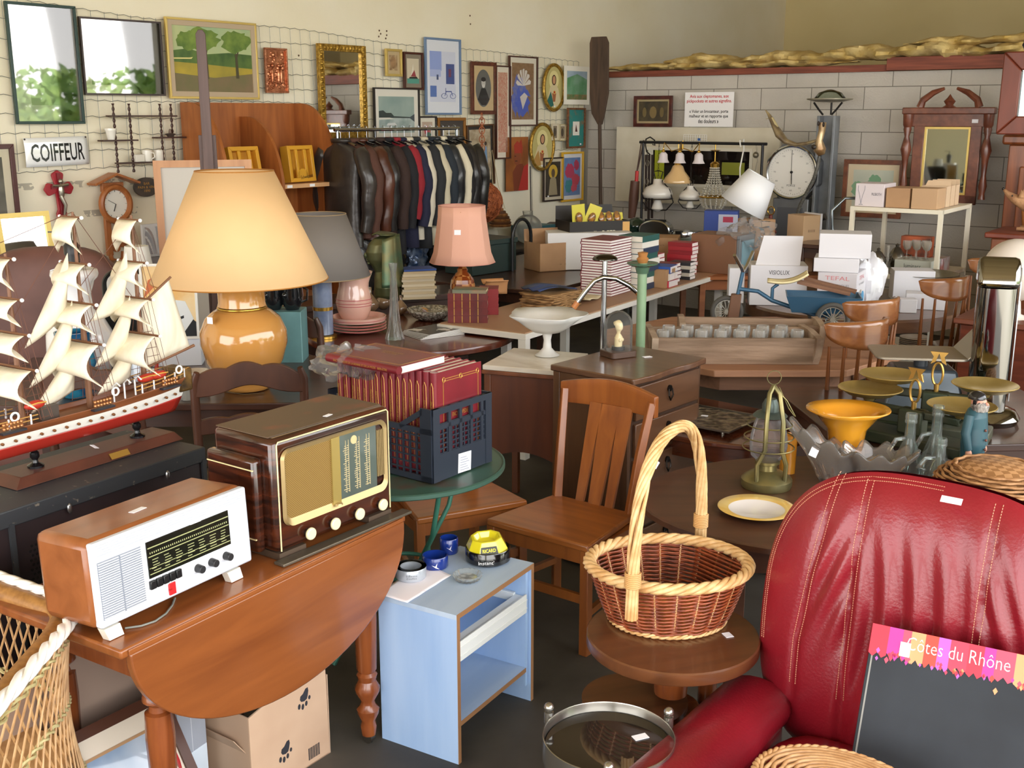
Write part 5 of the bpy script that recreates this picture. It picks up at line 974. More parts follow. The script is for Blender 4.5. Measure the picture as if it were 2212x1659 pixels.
# ---- round two-tier stand with basket
c = P(1453, 1366, .5); WLN = wood('#6d4226', '#53301b', .3, 'x', 3, .3)
t = T('round_occasional_table', 'brown round wooden occasional table with two lower discs, under the basket', 'table', (c.x, c.y, 0), .3)
B().lathe([(.245, .462), (.248, .466), (.248, .496), (.244, .5), (0, .5)], 56).build('table_top', WLN, t)
B().lathe([(0, .462), (.05, .462), (.055, .43), (.048, .31)], 24).build('column', OAKL, t)
for (cx_, cy_, z, r_) in ((-.10, .03, .29, .155), (.05, .06, .10, .17)): B().lathe([(r_ - .004, z - .02), (r_, z - .016), (r_, z), (0, z)], 44, (cx_, cy_, 0)).build('lower_disc', WLN, t)
B().lathe([(.06, 0), (.075, .12), (.08, .2), (.065, .26), (.085, .27)], 28, (.0, .0, 0)).build('bulb_column', OAKL, t)
B().cyl((.13, .02, 0), (.13, .02, .463), .028, n=18).build('support_post', OAKL, t); B().cyl((-.19, .07, 0), (-.19, .07, .275), .02).build('support_post', OAKL, t)
sticker(None, (P(1572, 1372, .501)), (0, 0, .3), .024, .03, 'paper_tag')
o = bpy.data.objects['paper_tag']; o['label'] = 'small white paper tag on the round table beside the basket'; o['category'] = 'tag'
cb = P(1440, 1335, .502)
t = T('wicker_basket', 'brown and cream oval wicker basket with a tall hoop handle', 'basket', (cb.x, cb.y, .502), rad(0))
REDW = mt('#9a4a26', .4, 0, '#6b2d17', 30, coat=.3); CRW = mt('#e2bf8a', .45, 0, '#c79a62', 24); NS = 22
def br_(z): return .158 + (.218 - .158)*(z/.165)**.8
def ov(a_, r_): return (r_*1.04*cos(a_), r_*.86*sin(a_))
b = B()
for j in range(25):
    z = .016 + j*.0060; r_ = br_(z)
    b.tube([(*ov(a_, r_ + .0055*(cos(NS/2*a_ + (PI if j % 2 else 0)))), z + .0012*sin(NS*a_)) for a_ in [2*PI*i/112 for i in range(132)]], .0036, 5, closed=True)
b.build('red_weave', REDW, t, smooth=80)
b = B()
for k in range(NS): a_ = 2*PI*(k + .5)/NS; b.tube([(*ov(a_, br_(z) - .000), z) for z in (.0, .05, .1, .15, .17)], .0034, 6)
b.build('upright_canes', CRW, t)
def braid(b, r0, z0_, n_, amp, th_, turns, strands):
    for k in range(strands):
        pts = []
        for i in range(n_): a_ = 2*PI*i/n_; ph = turns*a_ + 2*PI*k/strands; pts.append((*ov(a_, r0 + amp*cos(ph)), z0_ + amp*.8*sin(ph)))
        b.tube(pts, th_, 6, closed=True)
b = B(); braid(b, br_(.165) + .004, .176, 170, .0115, .0088, 10, 4); b.build('braided_rim', CRW, t, smooth=80)
b = B(); braid(b, br_(.0) + .004, .008, 150, .006, .0045, 16, 3); b.build('braided_foot', CRW, t, smooth=80)
b = B(); b.lathe([(0, .004), (.14, .004), (.14, .008), (0, .008)], 40, fn=lambda a_, z: 1)
for j in range(9): b.tube([(*ov(a_, .015 + j*.0155), .010) for a_ in [2*PI*i/60 for i in range(60)]], .004, 5, closed=True)
b.build('woven_bottom', CRW, t)
hA = P(1365, 1280, .68) - cb; hB = P(1514, 1146, .68) - cb; hA.z = hB.z = 0; mid = (hA + hB)/2; hv = (hB - hA)/2; topz = .575
def hpt(f): a_ = PI*f; return Vector((mid.x - hv.x*cos(a_), mid.y - hv.y*cos(a_), 0)) 
b = B()
for k in range(9):
    pts = []
    for i in range(56):
        f = i/55; a_ = PI*f; base = mid - hv*(abs(cos(a_))**.85*(1 if cos(a_) > 0 else -1)); z = .10 + (topz - .10)*(sin(a_)**.62)
        ph = f*14 + 2*PI*k/9; r_ = .013 if k else 0
        side = hv.normalized(); outz = Vector((0, 0, 1)); per = Vector((-side.y, side.x, 0)); rad_ = side*(-cos(a_)) + outz*sin(a_)
        pts.append(Vector((base.x, base.y, z)) + per*r_*cos(ph) + rad_*r_*sin(ph))
    b.tube(pts, .0062, 6)
b.build('hoop_handle', CRW, t, smooth=80)
for s_ in (-1, 1):
    b = B()
    for j in range(8): e = mid + hv*s_*.985; b.tube([(e.x + .021*cos(a_), e.y + .021*sin(a_), .195 + j*.0055) for a_ in [2*PI*i/16 for i in range(16)]], .0028, 5, closed=True)
    b.build('handle_binding', mt('#cfa066', .5), t)
pt = PY(1410, 998, cb.y - .03) - cb; sticker(t, (pt.x, pt.y - .012, pt.z), (PI/2, .5, 0), .03, .022)
# ---- metal tray table
c = P(1315, 1588, .42)
t = T('tray_table', 'round metal tray table with ball finials and glass top', 'side table', (c.x, c.y, 0), 0)
SS = mt('#aaa69c', .22, .9); r_ = .166
B().shell([(r_, .355), (r_ + .002, .356), (r_ + .002, .419), (r_, .42), (r_ - .001, .418), (r_ - .001, .356), (r_, .355)], 64).build('rim_band', SS, t)
B().lathe([(r_ - .004, .385), (r_ - .004, .392), (0, .392)], 56).build('glass_top', mt('#2c2620', .03, spec=.9), t)
B().lathe([(r_ - .004, .372), (r_ - .004, .383), (0, .383)], 40).build('tray_base', mt('#4a443c', .4, .5), t)
for px, py in ((1183, 1528), (1450, 1538), (1315, 1645)):
    q_ = P(px, py + 8, .43) - c; n_ = Vector((q_.x, q_.y, 0)).normalized()*(r_ + .012); l_ = B().cyl((n_.x, n_.y, 0), (n_.x, n_.y, .42), .010, n=14).cyl((n_.x, n_.y, .40), (n_.x, n_.y, .43), .0125, n=14).build('leg', SS, t); B().sph((n_.x, n_.y, .442), .0135, 16, 12).build('ball_finial', SS, l_)
B().box(-.02, .02, -.012, .012, 0, .0015).build('price_tag', TAG, t, loc=(.085, .035, .393), rz=.4)
B().lathe([(.15, .05), (.155, .06), (.155, .066), (0, .066)], 40).build('lower_tray', SS, t)
# ---- red leather armchair
AC = Vector((1.06, 2.67, 0)); ARZ = rad(-36.9)
t = T('leather_armchair', 'red leather armchair with rounded pleated back and cream stitching', 'armchair', AC, ARZ)
LTH = mt('#8a1926', .30, 0, '#7b1420', 3, bump=.10, bs=120, coat=.12, det=2)
def bk(x, z):    # front surface depth of the back cushion
    hx = .445 - .05*max(0, (z - .62)) ; cz, hz_ = .61, .445
    dx = min(1, abs(x)/hx); dz = min(1, abs(z - cz)/hz_); rho = (dx**3.2 + dz**2.7)**(1/3)
    f = max(0, 1 - rho**3.4)**.5; y = -.115*f
    w_ = max(0, 1 - (abs(x)/.2)**4); y += .009*w_*sin(2*PI*(x + .03*sin(7*z))/.075)*min(1, max(0, (.98 - z)*4))*f
    s_ = abs(abs(x) - .16); y += .012*math.exp(-(s_/.012)**2)*f
    xs_ = .30 - .10*max(0, z - .55)*1.2 + .0; s2 = abs(abs(x) - xs_); y += .010*math.exp(-(s2/.012)**2)*f
    if .16 < abs(x) < xs_: y += .008*sin(2*PI*(abs(x)*1.0 + .35*z)/.06)*f*max(0, 1 - abs(z - .75)/.25)
    return y
def fn(u, v):
    a_ = 2*PI*u; r_ = v; cz, hz_ = .61, .435
    ca, sa = cos(a_), sin(a_); q_ = (abs(ca)**3.2 + abs(sa)**2.7)**(-1/2.95)
    x = .43*r_*q_*ca; z = cz + hz_*r_*q_*sa; x *= 1 - .10*max(0, (z - .75))
    return (x, bk(x, z), z)
b = B().grid(fn, 150, 60, cu=True); b.build('back_cushion', LTH, t, rot=(-.10, 0, 0), loc=(0, -.03, .0), smooth=80)
def fnb(u, v):
    x, _, z = fn(u, v*.999); f = max(0, 1 - v**4)**.5; return (x*1.0, .15*f, z)
B().grid(lambda u, v: fnb(1 - u, v), 90, 20, cu=True).build('back_shell', LTH, t, rot=(-.10, 0, 0), loc=(0, -.03, 0), smooth=80)
ST = mt('#cf9678', .6)
def seam(fx, z0_, z1_, off):
    b = B(); n_ = 90
    for i in range(n_):
        za = z0_ + (z1_ - z0_)*i/n_; zb_ = z0_ + (z1_ - z0_)*(i + .62)/n_; xa = fx(za) + off; xb = fx(zb_) + off
        b.tube([(xa, bk(xa, za) - .0008, za), (xb, bk(xb, zb_) - .0008, zb_)], .0011, 4)
    return b
for nm, fx in (('stitching', lambda z: -.16 + .0), ('stitching', lambda z: -(.30 - .12*max(0, z - .55))), ('stitching', lambda z: .16)):
    for off in (-.009, .009): o = seam(fx, .42, 1.02, off).build(nm, ST, t, rot=(-.10, 0, 0), loc=(0, -.03, 0)); o['kind'] = 'stuff'
def edge(th_):
    pts = []
    for i in range(140):
        u = (PI*(.02 + 1.0*i/140))/(2*PI) + .25 - .01; x, y, z = fn(.24 + .30*i/140, th_); pts.append((x, y - .0008, z))
    return pts
for th_ in (.955, .975):
    e = edge(th_); b = B()
    for i in range(0, len(e) - 1): 
        p0 = Vector(e[i]); p1 = Vector(e[i + 1]); b.tube([p0, p0.lerp(p1, .6)], .0011, 4)
    b.build('stitching', ST, t, rot=(-.10, 0, 0), loc=(0, -.03, 0))['kind'] = 'stuff'
def cush(b, x0, x1, y0, y1, z0_, z1_, p_=5, n_=26):
    cx_, cy_, cz_ = (x0 + x1)/2, (y0 + y1)/2, (z0_ + z1_)/2; ax, ay, az_ = (x1 - x0)/2, (y1 - y0)/2, (z1_ - z0_)/2
    def f(u, v):
        a_ = 2*PI*u; e = -PI/2 + PI*v; d_ = Vector((cos(e)*cos(a_), cos(e)*sin(a_), sin(e))); k = (abs(d_.x)**p_ + abs(d_.y)**p_ + abs(d_.z)**p_)**(-1/p_); return (cx_ + ax*k*d_.x, cy_ + ay*k*d_.y, cz_ + az_*k*d_.z)
    return b.grid(f, n_*2, n_, cu=True)
for s_ in (-1, 1):
    cush(B(), s_*.40 - .10, s_*.40 + .10, -.80, -.03, .06, .40, 4).build('armrest', LTH, t, smooth=80)
    B().tube([(s_*.40, y, .345 + .01*sin(5*y)) for y in (-.78, -.7, -.5, -.3, -.1, -.06)], [.085, .105, .112, .112, .108, .1], 20, flat=.62).build('arm_pad', LTH, t, smooth=80)
cush(B(), -.31, .31, -.78, -.06, .10, .33, 5).build('seat_cushion', LTH, t, smooth=80)
for x in (-.36, .36):
    for y in (-.76, -.08): B().cyl((x, y, 0), (x, y, .09), .025).build('leg', mt('#2a1a14', .4), t)
sticker(t, (.07, -.07, 1.035), (.75, 0, 0), .05, .018)
def ac(x, y, z): return AC + Vector((cos(ARZ), sin(ARZ), 0))*x + Vector((-sin(ARZ), cos(ARZ), 0))*y + Vector((0, 0, z))
# blackboard
t = T('menu_blackboard', 'small blackboard with colourful Cotes du Rhone header standing on the red armchair', 'blackboard', ac(-.045, -.335, .335), ARZ, rot=(-.45, -.06, ARZ))
bw, bh = .46, .41
B().box(0, bw, 0, .012, 0, bh).build('board', mt('#20252c', .7, 0, '#2c323a', 4, det=6), t, bev=.002)
hd = B(); q = random.Random(6); cols = [mt(c_, .5) for c_ in ('#d8344a', '#c0399a', '#e0506a', '#e8a070', '#d94a3c', '#b55fc0', '#e3405a')]; x = 0; k = 0
while x < bw:
    w1 = q.uniform(.02, .05); x1 = min(bw, x + w1); hd.k = k % 7; zz = bh - .062 - q.uniform(0, .012)
    hd.prism([(x, bh), (x, zz)] + [(x + (x1 - x)*i/4, zz - (.008 if i % 2 else -.004)) for i in range(1, 4)] + [(x1, zz), (x1, bh)], -.0004, -.0012, 'y'); x = x1; k += 1
h_ = hd.build('painted_header', cols, t, smooth=0)
text('Côtes du Rhône', h_, mt('#f4e6ee', .5), .24, .032, (.21, -.0016, bh - .030), FR, off=-.01)
b = B(); 
for i in range(46):
    x = q.uniform(.01, bw - .01); z = bh - .062 - abs(q.gauss(0, .012)); s_ = q.uniform(.005, .010); b.k = i % 7; b.prism([(x - s_*.6, z), (x, z - s_), (x + s_*.6, z), (x, z + s_*.8)], -.0005, -.0013, 'y')
b.build('painted_petals', cols, h_)['kind'] = 'stuff'
B().box(.008, .012, -.0008, 0, 0, bh - .07).build('spine_line', mt('#8f8f8a', .5), t); B().box(.075, .10, -.003, -.0012, bh - .065, bh - .030).build('price_label', TAG, t)
# wicker tray basket on the seat
p = ac(.02, -.58, .335)
t = T('wicker_tray', 'pale wicker basket at the bottom edge of the photo, on the red seat', 'basket', p, ARZ)
b = B(); PW = mt('#d3a878', .5, 0, '#b98a5a', 30)
for j in range(13): z = .008 + j*.0110; r_ = .15 + z*.22; b.tube([((r_ + .004*cos(12*a_ + PI*(j % 2)))*cos(a_), (r_ + .004*cos(12*a_ + PI*(j % 2)))*.8*sin(a_), z) for a_ in [2*PI*i/72 for i in range(72)]], .0042, 5, closed=True)
b.build('woven_side', PW, t, smooth=80)
b = B()
for k in range(3): b.tube([((.188 + .006*cos(18*a_ + 2.1*k))*cos(a_), (.188 + .006*cos(18*a_ + 2.1*k))*.8*sin(a_), .155 + .005*sin(18*a_ + 2.1*k)) for a_ in [2*PI*i/130 for i in range(130)]], .0062, 6, closed=True)
b.build('braided_rim', PW, t, smooth=80); B().lathe([(0, .004), (.148, .004), (.148, .008), (0, .008)], 32, fn=lambda a_, z: 1).build('bottom', PW, t)
b = B()
for j in range(12): r_ = .178 - j*.0145; b.tube([((r_ + .003*cos(12*a_ + PI*(j % 2)))*cos(a_), r_*.8*sin(a_), .158 + .006*(1 - r_/.18)) for a_ in [2*PI*i/64 for i in range(64)]], .0062, 5, closed=True)
b.build('woven_lid', PW, t, smooth=80)
# ---- rattan tub chair, bottom left
t = T('rattan_tub_chair', 'diamond lattice rattan tub chair with white braided rim at bottom left', 'chair', (0, 0, 0))
path = [Vector(p_) for p_ in ((-1.10, 1.70, .73), (-1.085, 2.0, .745), (-1.08, 2.30, .75), (-1.085, 2.48, .75), (-1.115, 2.575, .752), (-1.19, 2.62, .757), (-1.35, 2.70, .77), (-1.55, 2.80, .79), (-1.75, 2.84, .81))]
def cr_(t_):
    n_ = len(path) - 1; x = t_*n_; i = min(int(x), n_ - 1); f = x - i; p0 = path[max(i - 1, 0)]; p1 = path[i]; p2 = path[i + 1]; p3 = path[min(i + 2, n_)]
    return .5*((2*p1) + (p2 - p0)*f + (2*p0 - 5*p1 + 4*p2 - p3)*f*f + (3*p1 - p0 - 3*p2 + p3)*f**3)
RAT = mt('#c19a6b', .5, 0, '#a67c4e', 20); cen = Vector((-1.45, 2.25, 0))
def wall(t_, v, off=0):   # v 0 rim .. 1 floor
    p_ = cr_(min(max(t_, 0), 1)); o_ = (Vector((p_.x, p_.y, 0)) - cen).normalized(); k = -.035*sin(PI*min(1, v*1.25)) + .05*v**2; q_ = p_ + o_*(k + off); q_.z = p_.z*(1 - v) + .02*v; return q_
for nm, sgn, off in (('cane_lattice', 1, 0.0), ('cane_lattice', -1, .006)):
    b = B(); N_ = 42
    for i in range(-22, N_):
        t0_ = i/N_; b.tube([wall(t0_ + (.20 if sgn > 0 else .20)*v*1.0 if sgn > 0 else t0_ + .20*(1 - v), v, off) for v in [j/14 for j in range(15)] if 0 <= (t0_ + .20*v if sgn > 0 else t0_ + .20*(1 - v)) <= 1] or [wall(0, 0), wall(0, .01)], .0030, 5)
    b.build(nm, RAT, t)
b = B()
for v in (.07, .32, .6, .86):
    for k in range(2):
        b.tube([wall(i/160, v + .008*sin(i*.9 + PI*k), .004 + .006*cos(i*.9 + PI*k)) for i in range(161)], .0042, 5)
b.build('woven_band', mt('#c9bf8c', .55, 0, '#a99a66', 30), t)
b = B(); b.tube([cr_(i/60) + Vector((-.022, -.004, -.018)) - Vector((0, 0, 0)) for i in range(61)], .026, 12); b.build('inner_rim_roll', mt('#a8783f', .45, 0, '#8e6232', 60, st=(1, 1, 1)), t, smooth=80)
b = B()
for k in range(3): b.tube([cr_(i/150) + Vector((.012 + .009*cos(i*.42 + 2.1*k), .004, .006 + .009*sin(i*.42 + 2.1*k))) for i in range(151)], .0095, 7)
b.build('white_braid', mt('#efece6', .5), t, smooth=80)
b = B(); b.tube([wall(i/40, .97) for i in range(41)], .018, 10); b.build('base_ring', RAT, t)
B().prism([(cr_(i/20).x*.97 - .05, cr_(i/20).y*.985) for i in range(21)] + [(-1.8, 1.7)], .36, .40, 'z').build('seat', RAT, t)
# ---- things under the table
CB1 = mt('#c9a98c', .85, 0, '#bd9c80', 4); CB2 = mt('#b79a80', .85)
t = T('paw_print_box', 'open cardboard box printed with black paw prints under the table', 'cardboard box', tt(.49, .14, 0), TRZ - .05)
pn = B().prism([(.0, .0), (.0, .27), (.31, .345), (.315, 0)], 0, .005, 'y').build('front_panel', CB1, t)
PAWM = mt('#2a2a30', .7)
def paw(cx_, cz_, s, rt):
    b = B(); R_ = Matrix.Rotation(rt, 2)
    def pt_(l): return [(cx_ + s*(R_ @ Vector(p_)).x, cz_ + s*(R_ @ Vector(p_)).y) for p_ in l]
    b.prism(pt_([(-.5, .0), (-.45, .35), (-.1, .55), (.2, 1.0), (.5, 1.05), (.6, .7), (.55, .2), (.45, -.15), (.1, -.3), (-.3, -.25)]), -.0012, 0, 'y')
    for (x, z, rx, rz_) in ((-.55, -.7, .17, .3), (-.05, -.85, .17, .32), (.42, -.62, .16, .28), (.82, -.1, .15, .22)): b.prism(pt_(ell(x, z, rx, rz_, 14)), -.0012, 0, 'y')
    return b
for (x, z) in ((.215, .235), (.13, .10)): o = paw(x, z, .030, -.12).build('paw_print', PAWM, pn)
b = B(); 
for i in range(14): b.box(.225 + i*.0035, .225 + i*.0035 + (.0012 if i % 3 else .002), -.001, 0, .02, .06)
b.build('barcode', PAWM, pn)
B().box(0, .315, .0, .28, .0, .004).build('bottom_panel', CB1, t); B().box(.0, .004, .005, .28, 0, .27).build('side_panel', CB2, t); B().hexa([(.315, .0, 0), (.319, .0, 0), (.319, .28, 0), (.315, .28, 0), (.315, .0, .27), (.319, .0, .27), (.319, .28, .27), (.315, .28, .27)]).build('side_panel', CB2, t)
B().hexa([(.316, .02, .27), (.320, .02, .27), (.320, .24, .27), (.316, .24, .27), (.40, .02, .38), (.404, .02, .38), (.404, .24, .38), (.40, .24, .38)]).build('open_flap', CB2, t)
B().hexa([(.0, .02, .15), (.003, .02, .15), (.003, .25, .15), (.0, .25, .15), (-.02, .05, .19), (-.017, .05, .19), (-.017, .22, .19), (-.02, .22, .19)]).build('open_flap', CB2, t)
t = T('leaning_picture_frame', 'brown framed picture lying tilted on the floor beneath the table', 'picture', tt(-.20, .10, .02), TRZ, rot=(-1.05, .15, TRZ - .25))
frame(B(), .42, .42, .03, .02).build('frame', mt('#4b2a1c', .4), t); t.location = tt(.13, .13, .01); t.rotation_euler = (-.55, .0, TRZ - .05)
frame(B(), .36, .36, .05, .012, .03).build('mount_board', mt('#d9cdbb', .8), t); frame(B(), .26, .26, .008, .014, .08).build('inner_slip', mt('#a9825a', .5), t)
B().box(-.125, .125, -.006, 0, .085, .335).build('glass_reflection', mt('#7f96b2', .06, 0, '#c3ccd6', 4), t)  # blue-white reflections of the picture glass are put into this colour
t = T('cardboard_sheet', 'flat taupe cardboard panel standing behind the leaning frame under the table', 'cardboard', tt(-.02, .42, 0), TRZ); B().box(-.16, .75, 0, .012, 0, .56).build('panel', mt('#a0897a', .9), t)
t = T('grey_file_box', 'upright pale grey box beside the turned leg under the table', 'box', tt(.355, .28, 0), TRZ + .1); B().box(0, .11, 0, .1, 0, .16).build('lower_box', mt('#cfdbe6', .5), t, bev=.002); B().box(0, .11, .0, .1, .16, .36).build('upper_box', mt('#9aa0ab', .5), t, bev=.002); B().box(.05, .052, -.001, 0, .16, .36).build('fold_line', mt('#c9ccd2', .5), t)
B().tube([tt(.33, .24, .12), tt(.29, .21, .22), tt(.25, .19, .31), tt(.24, .19, .335)], .005, 8).build('red_cane', mt('#b3222c', .35), label='thin red rod leaning between grey box and paw print box', cat='rod')
t = T('woven_tray', 'round woven straw tray behind the paw print box', 'tray', tt(.46, .47, .24), TRZ, rot=(1.0, 0, TRZ)); B().lathe([(0, 0), (.11, .0), (.15, .02), (.15, .026), (.11, .007), (0, .006)], 30).build('woven_disc', mt('#a87a4a', .6, 0, '#6f4a28', 60, tex='checker', bump=.8, bs=60), t); t.location = tt(.46, .40, .11)
B().lathe([(.035, 0), (.045, .01), (.045, .07), (.018, .1), (.018, .12), (.0, .12)], 20).build('white_flask', mt('#e9edf2', .2, coat=.5), loc=tt(.06, .36, 0), label='small white bottle with blue edge standing under the table', cat='bottle')
# ================================================================ LEFT AND CENTRE MIDDLE GROUND
def nb(name, b, m, loc, lab, cat, rz=0, group=None, **k): return b.build(name, m, loc=loc, rz=rz, label=lab, cat=cat, group=group, **k)
def pt_s(name, prof, m, loc, lab, cat, n=28, **k): return nb(name, B().lathe(prof, n), m, loc, lab, cat, smooth=50, **k)
DKW = wood('#4a2c1e', '#33201a', .3, 'x', 3, .3)
def legs4(t, x0, x1, y0, y1, h, w_, m, tp=1.0):
    for x in (x0, x1):
        for y in (y0, y1): B().hexa([(x - w_*tp, y - w_*tp, 0), (x + w_*tp, y - w_*tp, 0), (x + w_*tp, y + w_*tp, 0), (x - w_*tp, y + w_*tp, 0), (x - w_, y - w_, h), (x + w_, y - w_, h), (x + w_, y + w_, h), (x - w_, y + w_, h)]).build('leg', m, t, bev=.002)
def table(lab, loc, rz, w_, d, h, m, th=.03, lw=.022, ap=.08, lm=None, cat='table', name='table'):
    t = T(name, lab, cat, loc, rz); B().box(0, w_, 0, d, h - th, h).build('table_top', m, t, bev=.004)
    if ap: B().box(.05, w_ - .05, .04, d - .04, h - th - ap, h - th).build('apron', lm or m, t)
    legs4(t, .05, w_ - .05, .05, d - .05, h - th, lw, lm or m); return t
# ---- dark table with the big lamp
table('dark wooden table carrying the big ochre lamp', Vector((-2.35, 4.45, 0)), rad(2), 1.65, .95, .78, DKW, name='side_table')
lp = P(533, 838, .782)
t = T('table_lamp', 'large ochre ceramic table lamp with a wide cream-yellow conical shade', 'lamp', (lp.x, lp.y, .7815))
OCH = mt('#c98f4a', .10, coat=1); ly = lp.y
def rz_at(px0, px1, py): a = PY(px0, py, ly); c = PY(px1, py, ly); return abs(c.x - a.x)/2
zz = lambda py: PY(530, py, ly).z - .7815
ZN = zz(666); KL = ZN/.412; SN = (zz(618) - ZN)/.098
B().lathe([(r_, z_*KL) for r_, z_ in [(.085, 0), (.10, .004), (.10, .02), (.125, .06), (.165, .15), (.187, .24), (.185, .30), (.16, .365), (.125, .40), (.104, .412)]], 56).build('ceramic_body', OCH, t, smooth=80)
B().lathe([(.104, ZN - .001), (.108, ZN + .004), (.104, ZN + .013)], 48).build('gold_ring', BRS, t, smooth=80)
B().lathe([(.104, ZN + .012), (.100, ZN + .028), (.100, ZN + .088*SN), (.104, ZN + .098*SN), (.04, ZN + .103*SN)], 48).build('ceramic_neck', OCH, t, smooth=80)
B().lathe([(.106, ZN + .098*SN), (.11, ZN + .103*SN), (.10, ZN + .11*SN), (.02, ZN + .112*SN), (.02, ZN + .2)], 40).build('gold_collar', BRS, t)
zb_, zt_ = zz(603), zz(369); rb_ = rz_at(335, 709, 600); rt_ = rz_at(438, 605, 369)
def lampshade(par, rb_, rt_, zb_, zt_, m, trim, fn=None, n=56, prof=None):
    pr = prof or [(rb_, zb_), (rt_, zt_)]
    b = B().shell(pr, n, fn=fn); b.build('lamp_shade', m, par, sol=.0016, smooth=80 if not fn else 20)
    for r_, z_ in (pr[0], pr[-1]): B().tube([(r_*(fn(a_, 0) if fn else 1)*cos(a_), r_*(fn(a_, 0) if fn else 1)*sin(a_), z_) for a_ in [2*PI*i/64 for i in range(64)]], .0028, 6, closed=True).build('shade_trim', trim, par)
    B().cyl((-rt_*.98, 0, zt_ - .03), (rt_*.98, 0, zt_ - .03), .0018, n=5).cyl((0, -rt_*.98, zt_ - .03), (0, rt_*.98, zt_ - .03), .0018, n=5).cyl((0, 0, zb_ - .06), (0, 0, zt_ - .03), .004, n=6).build('shade_fitter', BRS, par)
SHM = mt('#e0ba88', .8, 0, '#dab381', 3).copy(); SHM.node_tree.nodes['Principled BSDF'].inputs['Transmission Weight'].default_value = 0
lampshade(t, rb_, rt_, zb_, zt_, SHM, mt('#a8702e', .5)); sticker(t, (-.10, -.155, .33), (PI/2, 0, -.5), .03, .028)
B().tube([(-.06, -.12, .012), (.02, -.13, .004), (.10, -.10, .003)], .002, 5).build('cord', mt('#5a4a34', .5), t)
# ---- rustic ladder-back chairs
RUS = mt('#3d241a', .38, 0, '#543324', 8, st=(1, 1, .4), coat=.2)
def rustic(lab, cx_, cy_, rz):
    t = T('rustic_chair', lab, 'chair', (cx_, cy_, 0), rz, 'dark rustic chairs by the lamp table'); H_ = 1.0; w2 = .21
    for s_ in (-1, 1):
        B().tube([(s_*w2, -.0, 0), (s_*w2, 0, .45), (s_*(w2 + .003), -.02, .75), (s_*(w2 + .004), -.045, .92), (s_*(w2 - .01), -.055, .965)], [.018, .019, .019, .018, .012], 10).build('back_post', RUS, t)
        B().tube([(s_*w2, .42, 0), (s_*w2, .42, .45)], .018, 10).build('leg', RUS, t)
        for z in (.15, .3): B().cyl((s_*w2, 0, z), (s_*w2, .42, z), .010).build('stretcher', RUS, t)
    for z, hh in ((.905, .10), (.73, .07)):
        up = [(-w2 + 2*w2*i/24, z + hh*(.34 + .16*abs(sin(3*PI*i/24 + .4)) + .45*sin(PI*i/24)*(1 if hh > .08 else .5))) for i in range(25)]
        dn = [(w2 - 2*w2*i/24, z - hh*(.42 - .3*sin(PI*i/24) + .1*sin(3*PI*i/24))) for i in range(25)]
        B().prism(up + dn, -.055 if z > .8 else -.03, -.035 if z > .8 else -.01, 'y').build('back_slat', RUS, t, bev=.004)
    B().box(-w2, w2, .0, .42, .42, .45).build('seat', mt('#8a6a44', .8, 0, '#6b4f30', 40, bump=.6), t, bev=.008); return t
rustic('dark rustic ladder-back chair in front of the big ochre lamp', -1.06, 4.36, rad(14)); rustic('dark rustic chair half hidden between the ship and the ochre lamp', -1.66, 4.30, rad(-16))
rustic('dark rustic chair behind the ochre lamp beside the grey lamp', -1.17, 5.55, rad(-8))
# ---- green round table, chair behind, crate of books
GM = mt('#3f5f52', .4, .2, '#55483c', 5, lo=.5, hi=.62, det=8)
GC = Vector((-.41, 3.88, 0)); GRr = .385
t = T('round_metal_table', 'round green painted metal table with thin curved legs', 'table', GC, 0)
B().lathe([(GRr - .004, .700), (GRr, .704), (GRr, .717), (GRr - .006, .72), (GRr - .012, .716), (0, .715)], 72).build('table_top', GM, t, smooth=30)
GE = mt('#3f7a66', .45, .2)
for a_ in (-.95, -2.5, .7, 2.3): B().tube([(.28*cos(a_), .28*sin(a_), .70), (.22*cos(a_), .22*sin(a_), .50), (.12*cos(a_), .12*sin(a_), .36), (.12*cos(a_), .12*sin(a_), .26), (.30*cos(a_), .30*sin(a_), .0)], .009, 8).build('leg', GE, t, smooth=80)
B().tube([(.125*cos(a_), .125*sin(a_), .31) for a_ in [2*PI*i/30 for i in range(30)]], .008, 8, closed=True).build('leg_ring', GE, t)
HNY = wood('#9a5a28', '#7d4520', .32, 'z', 3, .25); HNY2 = wood('#a8642e', '#824a22', .3, 'x', 3, .3)
